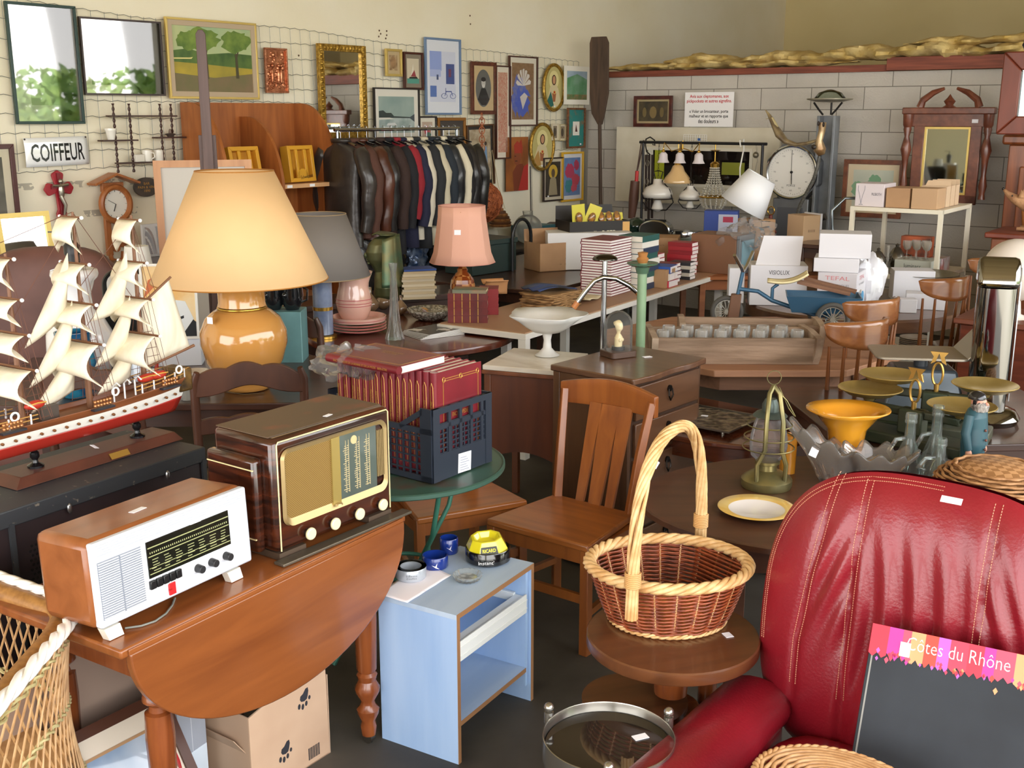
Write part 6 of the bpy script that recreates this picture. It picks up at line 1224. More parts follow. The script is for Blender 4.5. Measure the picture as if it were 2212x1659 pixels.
def hchair(lab, FL, FR_, depth, H_, rzk=0, name='wooden_chair', m=HNY, ms=HNY2, sh=.44, panel=True):
    rz = ang(FL, FR_); w_ = (FR_.xy - FL.xy).length; t = T(name, lab, 'chair', (FL.x, FL.y, 0), rz); d = depth; bw_ = w_*.13
    B().hexa([(0, 0, sh - .03), (w_, 0, sh - .03), (w_ - bw_*.7, d, sh - .03), (bw_*.7, d, sh - .03), (0, 0, sh), (w_, 0, sh), (w_ - bw_*.7, d, sh), (bw_*.7, d, sh)]).build('seat', ms, t, bev=.008)
    for x in (.018, w_ - .018): B().bar((x, .02, 0), (x, .02, sh - .012), .036, .036, (0, 1, 0)).build('leg', m, t, bev=.003)
    B().box(.03, w_ - .03, .008, .028, sh - .08, sh - .03).build('seat_rail', m, t); B().box(.035, w_ - .035, .012, .028, .20, .235).build('stretcher', m, t)
    bl = []
    for s_, x in ((-1, bw_), (1, w_ - bw_)):
        B().tube([(x, d - .01, 0), (x, d - .01, sh), (x + s_*.012, d + .03, .66), (x + s_*.03, d + .08, H_ - .04)], [.020, .020, .018, .016], 4, flat=1.3).build('back_post', m, t, bev=.003)
        B().box(x - .01 if s_ > 0 else .01, w_ - .01 if s_ > 0 else x + .01, .02, d, sh - .075, sh - .03).build('side_rail', m, t); B().bar((x, d - .02, .16), (.018 if s_ < 0 else w_ - .018, .03, .16), .02, .025).build('stretcher', m, t)
    pts0 = [(bw_ - .05 + (w_ - 2*bw_ + .10)*i/14, d + .085 + .035*sin(PI*i/14)) for i in range(15)]
    def cr(u, v): i = u*14; x, y = pts0[min(14, int(round(i)))]; return (x, y, H_ - .10 + (.085 + .028*sin(PI*u))*v)
    B().grid(cr, 14, 4).build('crest_rail', m, t, sol=.024, bev=.003, off=0)
    for fx, sw in ((.32, .03), (.52, .045), (.72, .03)) if panel else (): x = bw_ + (w_ - 2*bw_)*fx; B().hexa([(x - sw*.6, d - .015, sh), (x + sw*.6, d - .015, sh), (x + sw*.6, d, sh), (x - sw*.6, d, sh), (x - sw, d + .10, H_ - .085), (x + sw, d + .10, H_ - .085), (x + sw, d + .112, H_ - .085), (x - sw, d + .112, H_ - .085)]).build('back_splat', HNY, t)
    return t
hchair('honey coloured wooden chair with three back splats in front of the chest of drawers', P(1050, 1120, .44), P(1270, 1180, .44), .40, .91)
hchair('second wooden chair with square seat tucked behind the green round table', P(900, 1115, .45), P(1140, 1075, .45), .40, .60, name='wooden_chair', panel=False)
# crate
kc = P(935, 1045, .72); kr = P(1060, 996, .72); krz = ang(kc, kr); kw = (kr.xy - kc.xy).length
t = T('plastic_crate', 'dark blue-grey lattice plastic crate full of burgundy books on the green table', 'crate', (kc.x, kc.y, .721), krz)
KM = mt('#272e3a', .4); kd = .50; kh = .26
b = B(); b.box(0, kw, 0, kd, 0, .008)
b.build('base', KM, t)
def panel(b, x0, x1, z0_, z1_, nx, nz_, y, dx=True, bl=.006):
    for i in range(nx + 1): u = x0 + (x1 - x0)*i/nx; (b.box(u - .003, u + .003, y, y + bl, z0_, z1_) if dx else b.box(y, y + bl, u - .003, u + .003, z0_, z1_))
    for j in range(nz_ + 1): z = z0_ + (z1_ - z0_)*j/nz_; (b.box(x0, x1, y, y + bl, z - .0025, z + .0025) if dx else b.box(y, y + bl, x0, x1, z - .0025, z + .0025))
b = B(); b.box(0, kw, -.004, .004, .0, .095).box(0, .035, -.006, .004, 0, kh).box(kw - .035, kw, -.006, .004, 0, kh).box(0, kw, -.007, .006, kh - .022, kh); panel(b, .035, kw - .035, .095, .20, 11, 6, -.001); b.box(.03, kw - .03, -.004, .004, .185, .2)
for x in (.09, .15, .21, .27): b.box(x - .007, x + .007, -.004, .004, .095, kh)
b.build('front_side', KM, t)
for yb, nm in ((kd - .008, 'back_side'),): b = B(); b.box(0, kw, yb, yb + .008, 0, .1).box(0, kw, yb, yb + .008, kh - .022, kh).box(0, .035, yb, yb + .008, 0, kh).box(kw - .035, kw, yb, yb + .008, 0, kh); b.build(nm, KM, t)
for x in (-.003, kw - .003):
    b = B(); panel(b, .04, kd, .01, .185, 15, 7, x, False); b.box(x - .002, x + .008, .0, .05, 0, kh).box(x - .002, x + .008, 0, kd, .17, .19).box(x - .002, x + .008, 0, kd, 0, .02).hexa([(x - .002, .04, kh - .022), (x + .008, .04, kh - .022), (x + .008, .14, .175), (x - .002, .14, .175), (x - .002, .04, kh), (x + .008, .04, kh), (x + .008, .15, .19), (x - .002, .15, .19)]); b.build('long_side', KM, t)
l_ = B().box(.13, .20, -.0055, -.0042, .01, .08).build('paper_label', TAG, t, rot=(0, .05, 0)); b = B()
for j in range(6): b.box(.14, .19 - (j % 3)*.008, -.006, -.0056, .018 + j*.009, .020 + j*.009)
b.build('printed_lines', mt('#7a7f95', .6), l_)
def kp(x, y, z): return Vector((kc.x, kc.y, .721)) + Vector((cos(krz), sin(krz), 0))*x + Vector((-sin(krz), cos(krz), 0))*y + Vector((0, 0, z))
BUR = mt('#7d1f2a', .35, 0, '#6a1822', 5, coat=.2); GLD = mt('#c79a4a', .35, .5); PAGE = mt('#efe9dc', .8, 0, '#e2dac8', 60, st=(1, 1, 8))
BKH, BKW, BKT = .370, .240, .030
def bigbook():
    t = T('encyclopedia_volume', 'x', 'book', (0, 0, 0), 0)          # spine faces -x, cover faces -y
    b = B().box(0, BKW, 0, .003, 0, BKH).box(0, BKW, BKT - .003, BKT, 0, BKH); b.tube([(.003, BKT/2, 0), (.003, BKT/2, BKH)], [BKT/2 - .0002]*2, 16, flat=1); b.build('cover', BUR, t)
    B().box(.004, BKW - .005, .003, BKT - .003, .004, BKH - .004).build('pages', PAGE, t)
    x = -.0125; b = B(); b.tube([(x + .0035, BKT*.22, .03), (x, BKT*.3, BKH - .05), (x - .0005, BKT/2, BKH - .035), (x, BKT*.7, BKH - .05), (x + .0035, BKT*.78, .03)], .0009, 4)
    b.build('gilt_outline', GLD, t)
    text('ENCYCLOPÉDIE DE LA BONNE ET DE LA MODE', t, GLD, .20, .010, (-.0128, BKT/2, .17), (PI/2, PI/2, -PI/2), name='gilt_title')
    return t
bb = bigbook(); q = random.Random(11)
NBK = 15
for i in range(NBK):
    lab = 'burgundy volume facing front with gilt cover, first in the crate' if i == 0 else 'burgundy gilt volume, %s in the crate counting from the front cover' % ORD[i]
    pos = kp(.045 + q.uniform(-.003, .003), .012 + i*.0318, .0085); rt = (q.uniform(-.01, .01), q.uniform(-.008, .008), krz)
    if i == 0: bb.location = pos; bb.rotation_euler = (0, 0, krz); bb['label'] = lab; bb['group'] = 'burgundy volumes in the crate'
    else: dup(bb, pos, label=lab, group='burgundy volumes in the crate', rot=rt)
b = B(); fx0, fx1 = .03, BKW - .02
for x in (fx0, fx1): b.box(x, x + .002, -.0012, 0, .03, BKH - .03)
for z in (BKH - .028, BKH - .036): b.box(fx0 + .01, fx1 - .01, -.0012, 0, z, z + .002)
for x, z in ((fx0 + .004, BKH - .03), (fx1 - .002, BKH - .03), ((fx0 + fx1)/2, BKH - .031)): b.tube([(x + .007*cos(a_), -.0006, z + .009*sin(a_)) for a_ in [2*PI*i/10 for i in range(10)]], .0015, 4, closed=True)
b.build('gilt_border', GLD, bb); text('ENCYCLOPÉDIE\nDE\nLA MODE', bb, GLD, .085, .06, (.12, -.0012, .19), FR, name='gilt_title')
# flat book on top
a, c_, d_ = P(712, 772, 1.09), P(887, 806, 1.09), P(850, 738, 1.09)
t = T('encyclopedia_volume', 'burgundy gilt volume lying flat on top of the crated books', 'book', kp(-.06, .43, .382), 0, rot=(0, 0, krz + rad(-91)))
H2 = .345
b = B().box(0, H2, 0, BKW, 0, .003).box(0, H2, 0, BKW, BKT - .003, BKT); b.tube([(0, .003, BKT/2), (H2, .003, BKT/2)], [BKT/2 - .0002]*2, 16); b.build('cover', BUR, t); B().box(.004, H2 - .004, .004, BKW - .005, .003, BKT - .003).build('pages', PAGE, t)
b = B(); 
for q_ in ((.01, H2 - .01, .02, .0215), (.01, H2 - .01, BKW - .018, BKW - .0165)): b.box(q_[0], q_[1], q_[2], q_[3], BKT, BKT + .0006)
for x in (.01, H2 - .012): b.box(x, x + .0015, .02, BKW - .018, BKT, BKT + .0006)
b.build('gilt_border', GLD, t); text('SOCIETE DE LA MODE\nENCYCLOPÉDIE', t, GLD, .10, .03, (H2/2, BKW*.6, BKT + .0006), (0, 0, 0), name='gilt_title'); text('ENCYCLOPÉDIE DE LA BONNE ET DE LA MODE   BIEN-ÊTRE', t, GLD, .26, .010, (H2/2, -.0128, BKT/2), FR, name='gilt_title')
# clear plastic bag over the row
q = random.Random(21); PL = glass('#f8f8fa', 2.4, .12, .13)
def bag(lab, loc, rx, ry, rz_, seed, rz=0, n=34, am=.16, name='plastic_bag'):
    q = random.Random(seed); ph = [q.uniform(0, 6.3) for _ in range(9)]
    def f(u, v):
        a_ = 2*PI*u; e = -1.1 + 2.6*v; k = 1 + am*sin(3*a_ + ph[0] + 2*e) + am*.7*sin(7*a_ + ph[1] - 3*e) + am*.6*sin(5*e + 4*a_ + ph[2]) + am*.45*sin(13*a_ + 7*e + ph[3]) + q.uniform(-.03, .03)
        return (rx*k*cos(e)*cos(a_), ry*k*cos(e)*sin(a_), rz_*k*sin(e) + rz_*.9)
    return B().grid(f, n, n // 2, cu=True).build(name, PL, loc=loc, rz=rz, label=lab, cat='plastic bag', smooth=30)
bag('crumpled clear plastic bag draped over the left books of the crate', kp(.04, .41, .32), .12, .13, .05, 3, krz, am=.2)
# ---- marble nightstand and chest of drawers
TK = wood('#7a4526', '#5c331d', .35, 'z', 3, .15)
a = P(1045, 787, .78); c = P(1203, 800, .78); rz = ang(a, c)
t = T('marble_nightstand', 'brown wooden nightstand with white marble top and arched front panel', 'nightstand', (a.x, a.y, 0), rz); w_, d = .40, .42
B().box(-.004, w_, -.01, d, .755, .78).build('marble_top', mt('#e6e0d4', .25, 0, '#c8bcab', 3, det=9, dist=1.5), t, bev=.004); B().box(-.008, w_ + .004, -.014, d + .004, .735, .755).build('top_moulding', TK, t, bev=.004)
for x in (0, w_ - .035):
    for y in (0, d - .035): B().box(x, x + .035, y, y + .035, 0, .735).build('corner_post', TK, t, bev=.003)
sd = [(.0, .735), (w_, .735), (w_, .30)] + [(w_ - w_*i/12, .30 + .055*sin(PI*i/12)) for i in range(1, 12)] + [(0, .30)]
B().prism(sd, .006, .018, 'y').build('front_panel', wood('#6b3a22', '#532c1a', .3, 'z', 2, .3), t); B().box(0, .012, .01, d, .3, .735).box(w_ - .012, w_, .01, d, .3, .735).build('side_panel', TK, t)
a = P(1197, 787, .9); c = P(1362, 817, .9); rz = ang(a, c); w_ = .40; d = .55
t = T('chest_of_drawers', 'narrow dark oak chest of five drawers with drop handles', 'chest of drawers', (a.x, a.y, 0), rz)
DOK = wood('#5f4029', '#49301f', .38, 'z', 3, .15); DTP = wood('#6a4a33', '#54382a', .3, 'x', 3, .3)
pts = [(-.012, -.012), (w_ + .02, -.012)] + [(w_ + .03 + .012*sin(2*PI*i/10)**2, -.0 + d*i/10) for i in range(11)] + [(-.012, d + .01)]
B().prism(pts, .873, .90, 'z').build('table_top', DTP, t, bev=.005)
B().box(0, w_, 0, .012, .03, .873).build('side_panel', DOK, t); B().box(.0, w_, d - .012, d, .03, .873).build('side_panel', DOK, t); B().box(0, .012, .012, d - .012, .03, .873).build('back_panel', DOK, t)
b = B().box(.0, .035, -.006, 0, .03, .873).box(w_ - .035, w_, -.006, 0, .03, .873).box(.035, w_ - .035, -.006, 0, .03, .09).box(.035, w_ - .035, -.006, 0, .80, .873); b.build('panel_rails', DOK, t, bev=.002); B().box(.012, w_ - .004, .012, d - .012, .03, .06).build('bottom', DOK, t)
B().box(w_ - .02, w_ - .002, .012, d - .012, .06, .873).build('carcass_front', mt('#3a2416', .5), t)
DF = wood('#69472f', '#523624', .33, 'y', 3, .2)
for i in range(5):
    z1 = .855 - i*.160; dr = B().box(w_ - .004, w_ + .014, .03, d - .03, z1 - .145, z1).build('drawer', DF, t, bev=.004)
    B().cyl((w_ + .014, d/2, z1 - .045), (w_ + .022, d/2, z1 - .045), .014, n=14).tube([(w_ + .022, d/2 - .012, z1 - .047), (w_ + .026, d/2 - .016, z1 - .075), (w_ + .024, d/2, z1 - .098), (w_ + .026, d/2 + .016, z1 - .075), (w_ + .022, d/2 + .012, z1 - .047)], .0035, 6).build('drop_handle', mt('#2f2a26', .25, .8), dr)
p = P(1398, 771, .901); nb('price_tag', B().box(-.02, .02, -.012, .012, 0, .0015), TAG, p, 'white price tag lying on the dark chest of drawers', 'tag', rz=.4)
# compote
p = P(1182, 768, .781); FG = frost('#f6f4ee', .35)
t = T('glass_compote', 'frosted glass compote bowl with folded rim on the marble top', 'bowl', (p.x, p.y, .7812))
B().lathe([(.055, 0), (.062, .003), (.045, .014), (.022, .04), (.018, .08), (.026, .115), (.03, .12)], 32).build('pedestal', FG, t, smooth=80)
def wv(a_, z): return 1 + (.09*cos(5*a_ + .6) + .03*sin(9*a_))*max(0, (z - .15)/.07)
B().shell([(.02, .118), (.07, .125), (.11, .150), (.15, .185), (.19, .215)], 80, fn=wv).build('bowl', FG, t, sol=.004, smooth=80)
# glass dome with bust
p = P(1335, 768, .902); t = T('glass_dome', 'glass dome on a dark wooden base covering a cream bust', 'glass dome', (p.x, p.y, .901), .5)
B().prism(rr(-.068, .068, -.06, .06, .02), 0, .028, 'z').build('wooden_base', mt('#4a3428', .4), t, bev=.003)
r_ = .062; B().shell([(r_, .028), (r_, .14)] + [(r_*cos(a_), .14 + r_*1.05*sin(a_)) for a_ in [PI/2*i/10 for i in range(1, 11)]], 40).build('dome', glass('#fafcfc', 1.6, milk=.05), t, smooth=80); sticker(t, (.069, .0, .014), (PI/2, 0, PI/2), .025, .02)
t = T('ivory_bust', 'small cream carved female bust on a black disc inside the glass dome', 'bust', (p.x, p.y, .9295), .9)
IV = mt('#dccba2', .4, 0, '#c4ad80', 14)
B().cyl((0, 0, 0), (0, 0, .016), .030, n=28).build('plinth', mt('#1c1a1a', .3), t)
b = B(); sk = [((0, 0, .016), (.020, .016)), ((0, 0, .035), (.021, .017)), ((.0, -.001, .055), (.025, .015)), ((0, 0, .066), (.016, .012)), ((0, 0, .074), (.008, .008)), ((0, -.001, .084), (.009, .010)), ((0, -.003, .094), (.0145, .016)), ((0, -.001, .110), (.0165, .019)), ((0, .001, .124), (.014, .017)), ((0, 0, .134), (.005, .006))]
def fs(u, v):
    x = v*(len(sk) - 1); i = min(int(x), len(sk) - 2); f = x - i; f = f*f*(3 - 2*f); (c0, r0), (c1, r1) = sk[i], sk[i + 1]; a_ = 2*PI*u; rx = r0[0] + (r1[0] - r0[0])*f; ry = r0[1] + (r1[1] - r0[1])*f
    return (c0[0] + (c1[0] - c0[0])*f + rx*cos(a_), c0[1] + (c1[1] - c0[1])*f + ry*sin(a_), c0[2] + (c1[2] - c0[2])*f)
b.grid(fs, 24, 44, cu=True).sph((-.009, -.014, .046), (.009, .008, .009), 10, 8).sph((.009, -.014, .046), (.009, .008, .009), 10, 8).sph((0, -.019, .103), (.0025, .004, .005), 8, 6); b.build('carved_figure', IV, t, smooth=80)
B().sph((0, .004, .116), (.0185, .019, .017), 14, 10, z0=-.3).sph((0, .018, .118), .009, 10, 8).build('carved_hair', IV, t)
# chrome valet and green post behind the chest
t = T('chrome_tube_stand', 'chrome tube stand with a domed cap and a bent handle bar', 'stand', P(1306, 745, .9).xy.to_3d() + Vector((.01, .30, 0)), 0); CO = t.location
def cz(px, py): q_ = PY(px, py, CO.y); return (q_.x - CO.x, 0, q_.z)
B().cyl((0, 0, .02), cz(1307, 556), .0135, n=14).lathe([(.14, 0), (.14, .012), (.03, .025), (0, .025)], 28).build('pole', CHR, t); B().sph(cz(1307, 560), (.062, .062, .026), 24, 10, z0=-.1).build('domed_cap', mt('#4c4a45', .12, 1), t, smooth=80)
p0 = [Vector(cz(*q_)) for q_ in ((1246, 652), (1262, 630), (1283, 605), (1303, 597), (1330, 600), (1358, 615), (1376, 630))]
for i, v in enumerate(p0): v.y = -.03
B().tube(p0, .0125, 10).build('bent_bar', CHR, t, smooth=80)
for e, g in ((p0[0], p0[1]), (p0[-1], p0[-2])): d__ = (e - g).normalized(); B().tube([e - d__*.005, e + d__*.03], .015, 10).build('wooden_grip', mt('#b0703f', .4), t)
GP0 = P(1393, 745, .9).xy.to_3d() + Vector((.0, .18, 0)); t = T('green_ashtray_stand', 'pale green enamel pedestal ashtray stand behind the chest of drawers', 'stand', GP0)
JG = mt('#7f9a78', .35, 0, '#6f8a6a', 6); zt_ = PY(1393, 568, GP0.y).z
B().cyl((0, 0, .01), (0, 0, zt_), .023, n=12).lathe([(.13, 0), (.13, .01), (.04, .03), (0, .03)], 28).build('pedestal', JG, t); B().lathe([(.028, zt_ - .05), (.035, zt_ - .02), (.072, zt_ - .006), (.075, zt_ + .002), (.06, zt_ - .002), (0, zt_ - .004)], 30).build('dish', mt('#54705a', .2, .2), t); B().lathe([(.02, zt_ - .004), (.03, zt_ + .02), (.02, zt_ + .03), (.026, zt_ + .05), (0, zt_ + .055)], 16).build('wooden_knob', mt('#a5713f', .4), t)
# ---- round table with lamps and crockery
RT = Vector((-.60, 6.52, 0)); t = T('round_dining_table', 'round reddish-brown wooden table with lamps, plates and magazine', 'table', RT); RWD = wood('#6a3320', '#4e2418', .22, 'x', 3, .5)
B().lathe([(.60, .655), (.62, .665), (.62, .69), (.615, .70), (0, .70)], 72).build('table_top', RWD, t, smooth=30); B().lathe([(.05, .1), (.06, .4), (.09, .6), (.12, .655)], 20).build('pedestal', RWD, t)
for a_ in (.5, 2.07, 3.64, 5.2): B().tube([(.04*cos(a_), .04*sin(a_), .15), (.25*cos(a_), .25*sin(a_), .06), (.42*cos(a_), .42*sin(a_), .02)], [.04, .03, .02], 8).build('leg', RWD, t)
ZR_ = .7015
def onr(px, py): q_ = P(px, py, ZR_); return Vector((q_.x, q_.y, ZR_))
p = onr(700, 728); p.x += .0; t = T('table_lamp', 'grey conical shade lamp on a blue marble and brass column', 'lamp', p)
BMR = mt('#66738f', .2, 0, '#8e99b0', 9, det=9, coat=.5); sc = .00255
b = B().lathe([(.075, 0), (.075, .012), (.05, .02), (0, .02)], 30).build('brass_foot', BRS, t); B().lathe([(.056, .02), (.056, .16), (0, .16)], 32).build('marble_lower', BMR, t); B().lathe([(.0575, .16), (.0575, .18), (0, .18)], 32).build('brass_band', BRS, t); B().lathe([(.056, .18), (.056, .33), (0, .33)], 32).build('marble_upper', BMR, t); B().lathe([(.055, .33), (.05, .35), (.03, .365), (.03, .38), (.015, .39), (.015, .44)], 24).build('brass_neck', BRS, t)
pz = lambda px, py, y=p.y: PY(px, py, y)
rb_ = (pz(806, 590).x - pz(596, 590).x)/2; z0_ = pz(700, 595).z - ZR_; z1_ = pz(700, 462).z - ZR_; rt_ = (pz(760, 462).x - pz(645, 462).x)/2
lampshade(t, rb_, rt_, z0_, z1_, mt('#77716c', .8), mt('#b39b7a', .4, .4))
p = onr(1000, 688); t = T('table_lamp', 'pink fabric bell shade lamp on a chequered inlaid wooden base', 'lamp', p)
INL = mt('#b5783f', .22, 0, '#7e3a18', 22, tex='checker', coat=.6); pz = lambda px, py: PY(px, py, p.y)
B().lathe([(.085, 0), (.088, .008), (.07, .03), (.03, .045), (.035, .06), (.06, .10), (.075, .16), (.078, .21), (.07, .25), (.045, .285), (.03, .30), (.035, .31), (.022, .33), (.014, .36), (.014, .40)], 12).build('inlaid_wooden_base', INL, t, smooth=20)
rb_ = (pz(1066, 560).x - pz(924, 560).x)/2; z0_ = pz(1000, 566).z - ZR_; z1_ = pz(1000, 444).z - ZR_; rt_ = (pz(1044, 444).x - pz(942, 444).x)/2
oct_ = lambda a_, z: 1 - .035*abs(sin(5*a_)) 
lampshade(t, rb_, rt_, z0_, z1_, mt('#dba792', .8), mt('#c98f80', .6), fn=oct_, n=80, prof=[(rb_, z0_), (rb_*.88, z0_ + .06), (rt_*1.12, z0_ + (z1_ - z0_)*.5), (rt_*1.02, z0_ + (z1_ - z0_)*.8), (rt_, z1_)])
sticker(t, (-.02, -rt_*1.10, z0_ + .20), (PI/2 - .1, 0, -.1), .04, .03); B().tube([(.02, -.03, .012), (.06, -.08, .03), (.12, -.04, .05), (.15, .02, .03), (.2, -.06, .002)], .003, 6).build('cord', mt('#ece9e2', .6), t)
# pink crockery
PNK = mt('#e0b3a2', .12, coat=.8); STR = mt('#c2485a', .2, coat=.6)
pp = onr(776, 716)
for i in range(4):
    t = T('plate' if i < 3 else 'wash_basin', ['pink striped plate at the bottom of the stack on the round table', 'pink striped plate second from the bottom of the stack', 'pink striped plate third from the bottom of the stack', 'deep pink striped dish on top of the stack of plates'][i], 'plate' if i < 3 else 'dish', (pp.x, pp.y, ZR_ + i*.017), group='pink striped crockery')
    R_ = .162
    B().lathe([(.09, 0), (.10, .003), (R_ - .004, .018), (R_, .024 if i < 3 else .045), (R_ - .005, .026 if i < 3 else .046), (R_ - .02, .016), (0, .010)], 48).build('dish', PNK, t, smooth=60); B().tube([((R_ + .0005)*cos(a_), (R_ + .0005)*sin(a_), .022 if i < 3 else .03) for a_ in [2*PI*k/40 for k in range(40)]], .0015, 5, closed=True).build('red_stripe', STR, t)
t = T('pitcher', 'pink glazed pitcher with thin red bands standing in the dish', 'pitcher', (pp.x - .03, pp.y + .03, ZR_ + .066), .3); t.scale = (1.22,)*3
B().lathe([(.055, 0), (.065, .01), (.082, .05), (.088, .09), (.078, .14), (.07, .17), (.072, .205), (.082, .235), (.078, .236), (.066, .2), (.066, .02), (0, .015)], 44, fn=lambda a_, z: 1 + (.16*max(0, cos(a_))**6 if z > .19 else 0)).build('body', PNK, t, smooth=60)
for z, r_ in ((.075, .0865), (.088, .0885), (.105, .0875)): B().tube([(r_*cos(a_), r_*sin(a_), z) for a_ in [2*PI*k/40 for k in range(40)]], .0013, 5, closed=True).build('red_stripe', STR, t)
p = onr(853, 732); t = T('tall_glass_vase', 'tall slender ribbed clear glass vase on the round table', 'vase', p); B().lathe([(.052, 0), (.05, .01), (.036, .06), (.026, .16), (.02, .28), (.016, .38), (.024, .435), (.021, .435), (.012, .37), (.015, .1), (0, .04)], 40, fn=lambda a_, z: 1 + .10*cos(8*a_ + 5*z)).build('vase_body', glass('#eef1ef', 2.2, .04, .12, bl=.28), t, smooth=70)
# magazines and case
mg = onr(935, 722)
for i in range(5):
    t = T('magazine', 'black and white magazine on top of the fanned pile' if i == 4 else 'magazine in the fanned pile on the round table, %s from the top' % ORD[4 - i], 'magazine', (mg.x + .004*i, mg.y + .004*i, ZR_ + .006*i), 0, 'magazines on the round table', rot=(0, 0, .62 + .05*i))
    B().box(-.15, .15, -.11, .11, 0, .005).build('pages', mt('#e8e6e0', .7), t); B().box(-.15, .15, -.11, .11, .005, .0058).build('cover', mt('#34332f', .25, 0, '#d8d6cf' if i == 4 else '#55534d', 9, lo=.56, hi=.6, det=8), t)
p = onr(1052, 706); t = T('glasses_case', 'dark brown soft spectacles case with metal mouth on the round table', 'case', p, -.1); B().tube([(-.08, 0, .015), (-.04, 0, .016), (.03, 0, .017)], [.014, .016, .015], 14, flat=.9).build('soft_case', mt('#3f2b24', .6), t); B().tube([(.03, 0, .017), (.075, 0, .014)], [.0165, .013], 14, flat=.8).build('metal_mouth', CHR, t)
p = onr(930, 690); t = T('cut_glass_bowl', 'oval cut glass dish full of small papers on the round table', 'bowl', p); B().shell([(.05, 0), (.09, .01), (.13, .045), (.145, .07)], 60, fn=lambda a_, z: 1 + .03*cos(20*a_)).build('glass_bowl', mt('#c9c6ba', .15, .2, '#8f8c80', 60, tex='voronoi', bump=.8), t, sol=.003)
for i in range(7): B().box(-.022, .022, -.014, .014, 0, .001).build('paper_slip', mt(('#f0eee8', '#e0b070', '#d8c8d8')[i % 3], .7), t, loc=(.07*cos(i*2.1), .05*sin(i*2.1), .045 + .004*i), rot=(.5*sin(i), .4*cos(i), i))
for (px, py, s, lab) in ((800, 676, .06, 'brown round bottle vase nearest the pink plates'), (828, 668, .052, 'smoky brown round vase behind the tall glass vase'), (866, 680, .045, 'amber brown onion vase right of the tall glass vase')):
    p = onr(px, py); nb('onion_vase', B().lathe([(s*.4, 0), (s, s*.7), (s*.95, s*1.2), (s*.5, s*1.75), (s*.2, s*2.1), (s*.22, s*2.8), (s*.16, s*2.8), (0, s*2)], 28), mt('#8f7458', .12, 0, '#6f563f', 9, coat=.8), p, lab, 'vase', smooth=70)
# green bust
p = Vector((-.98, 7.25, 0)); t = T('dark_console', 'low dark wooden console behind the round table holding the bronze bust', 'console', (-1.35, 7.02, 0), rad(30)); B().box(0, 1.25, 0, .4, .72, .76).build('top', DKW, t, bev=.004); B().box(.03, 1.22, .03, .38, .2, .72).build('cabinet_body', DKW, t); legs4(t, .06, 1.19, .06, .34, .2, .02, DKW)
p = PY(828, 640, 7.35); t = T('bronze_bust', 'green patinated bronze bust of a veiled head in profile facing left', 'bust', (p.x, p.y, .761), rad(-95)); BZ = mt('#4c5a40', .35, .5, '#6f6a44', 7, det=6)
sk = [((0, .03, 0), (.10, .08)), ((0, .03, .03), (.13, .09)), ((0, .03, .09), (.14, .085)), ((0, .02, .14), (.08, .075)), ((0, .01, .18), (.055, .06)), ((0, -.0, .22), (.06, .072)), ((0, -.012, .26), (.068, .088)), ((0, -.012, .31), (.072, .095)), ((0, -.002, .36), (.068, .09)), ((0, .012, .40), (.05, .065)), ((0, .015, .42), (.01, .015))]
b = B().grid(fs, 28, 50, cu=True); b.sph((0, -.105, .285), (.012, .02, .022), 10, 8).sph((0, -.098, .262), (.016, .010, .008), 10, 8).sph((0, -.098, .252), (.014, .010, .007), 10, 8).sph((0, -.088, .235), (.018, .014, .014), 10, 8); b.build('head_and_shoulders', BZ, t, smooth=80)
def veil(u, v): a_ = PI*(.02 + .96*u); r_ = .086 + .02*v; return (r_*cos(a_)*(1 + .3*v), .012 + (.10 + .03*v)*sin(a_)*(1 + .04*sin(9*a_)), .43 - .34*v - .035*(1 - sin(a_))*(1 - v))
B().grid(veil, 24, 14).build('veil', mt('#4f6a50', .4, .5, '#77724a', 9), t, sol=.008, smooth=80); B().grid(lambda u, v: (.085*cos(PI*u)*(1 - .5*v), .012 - .02*v + .09*sin(PI*u)*(1 - v) - .05*v, .425 + .012*sin(PI*v)), 16, 6).build('headband', BZ, t, sol=.01)
# books on the console, right
def book(loc, rz, L_, W_, th_, m, lab, group, cat='book', pg=PAGE, rot=None, name='book', gold=False):
    t = T(name, lab, cat, loc, rz, group, rot=rot)
    key = ('bk', L_, W_, th_, m.name, gold)
    if key not in MC:
        b = B().box(0, L_, 0, W_, 0, .0025).box(0, L_, 0, W_, th_ - .0025, th_).box(0, L_, -.002, .003, 0, th_)
        if gold:
            b.k = 1
            for i in range(4): b.box(L_*(.15 + .2*i), L_*(.17 + .2*i), -.0035, -.002, .002, th_ - .002)
        o1 = b.build('cover', [m, GLD], t); o2 = B().box(.004, L_ - .004, .003, W_ - .004, .0025, th_ - .0025).build('pages', pg, t); MC[key] = (o1.data, o2.data)
    else: link('cover', MC[key][0], t); link('pages', MC[key][1], t)
    return t
def stack(px, py, z, n, L_, W_, th_, mats, rz, lab, grp, j=.008, pg=PAGE, seed=1, gold=False, pt=None):
    q = random.Random(seed); p = pt or P(px, py, z)
    for i in range(n):
        dx, dy = q.uniform(-j, j), q.uniform(-j, j); m = mats[i % len(mats)]
        book(Vector((p.x + dx, p.y + dy, z + i*(th_ + .0003))), rz + q.uniform(-j, j)*3, L_, W_, th_, m, lab % (ORD[n - 1 - i] if n - 1 - i else 'topmost'), grp, pg=pg, gold=gold)
OLDP = mt('#d8c6a0', .85, 0, '#c2ae86', 40, st=(1, 1, 6)); BUFF = mt('#cbb894', .7)
stack(880, 655, .761, 11, .22, .15, .0165, (BUFF, mt('#d8cbb0', .7)), rad(15), 'buff paperback, %s of the pile between bust and pink lamp', 'buff paperbacks beside the pink lamp', .010, OLDP, 3, pt=Vector((-.72, 7.28, .76)))
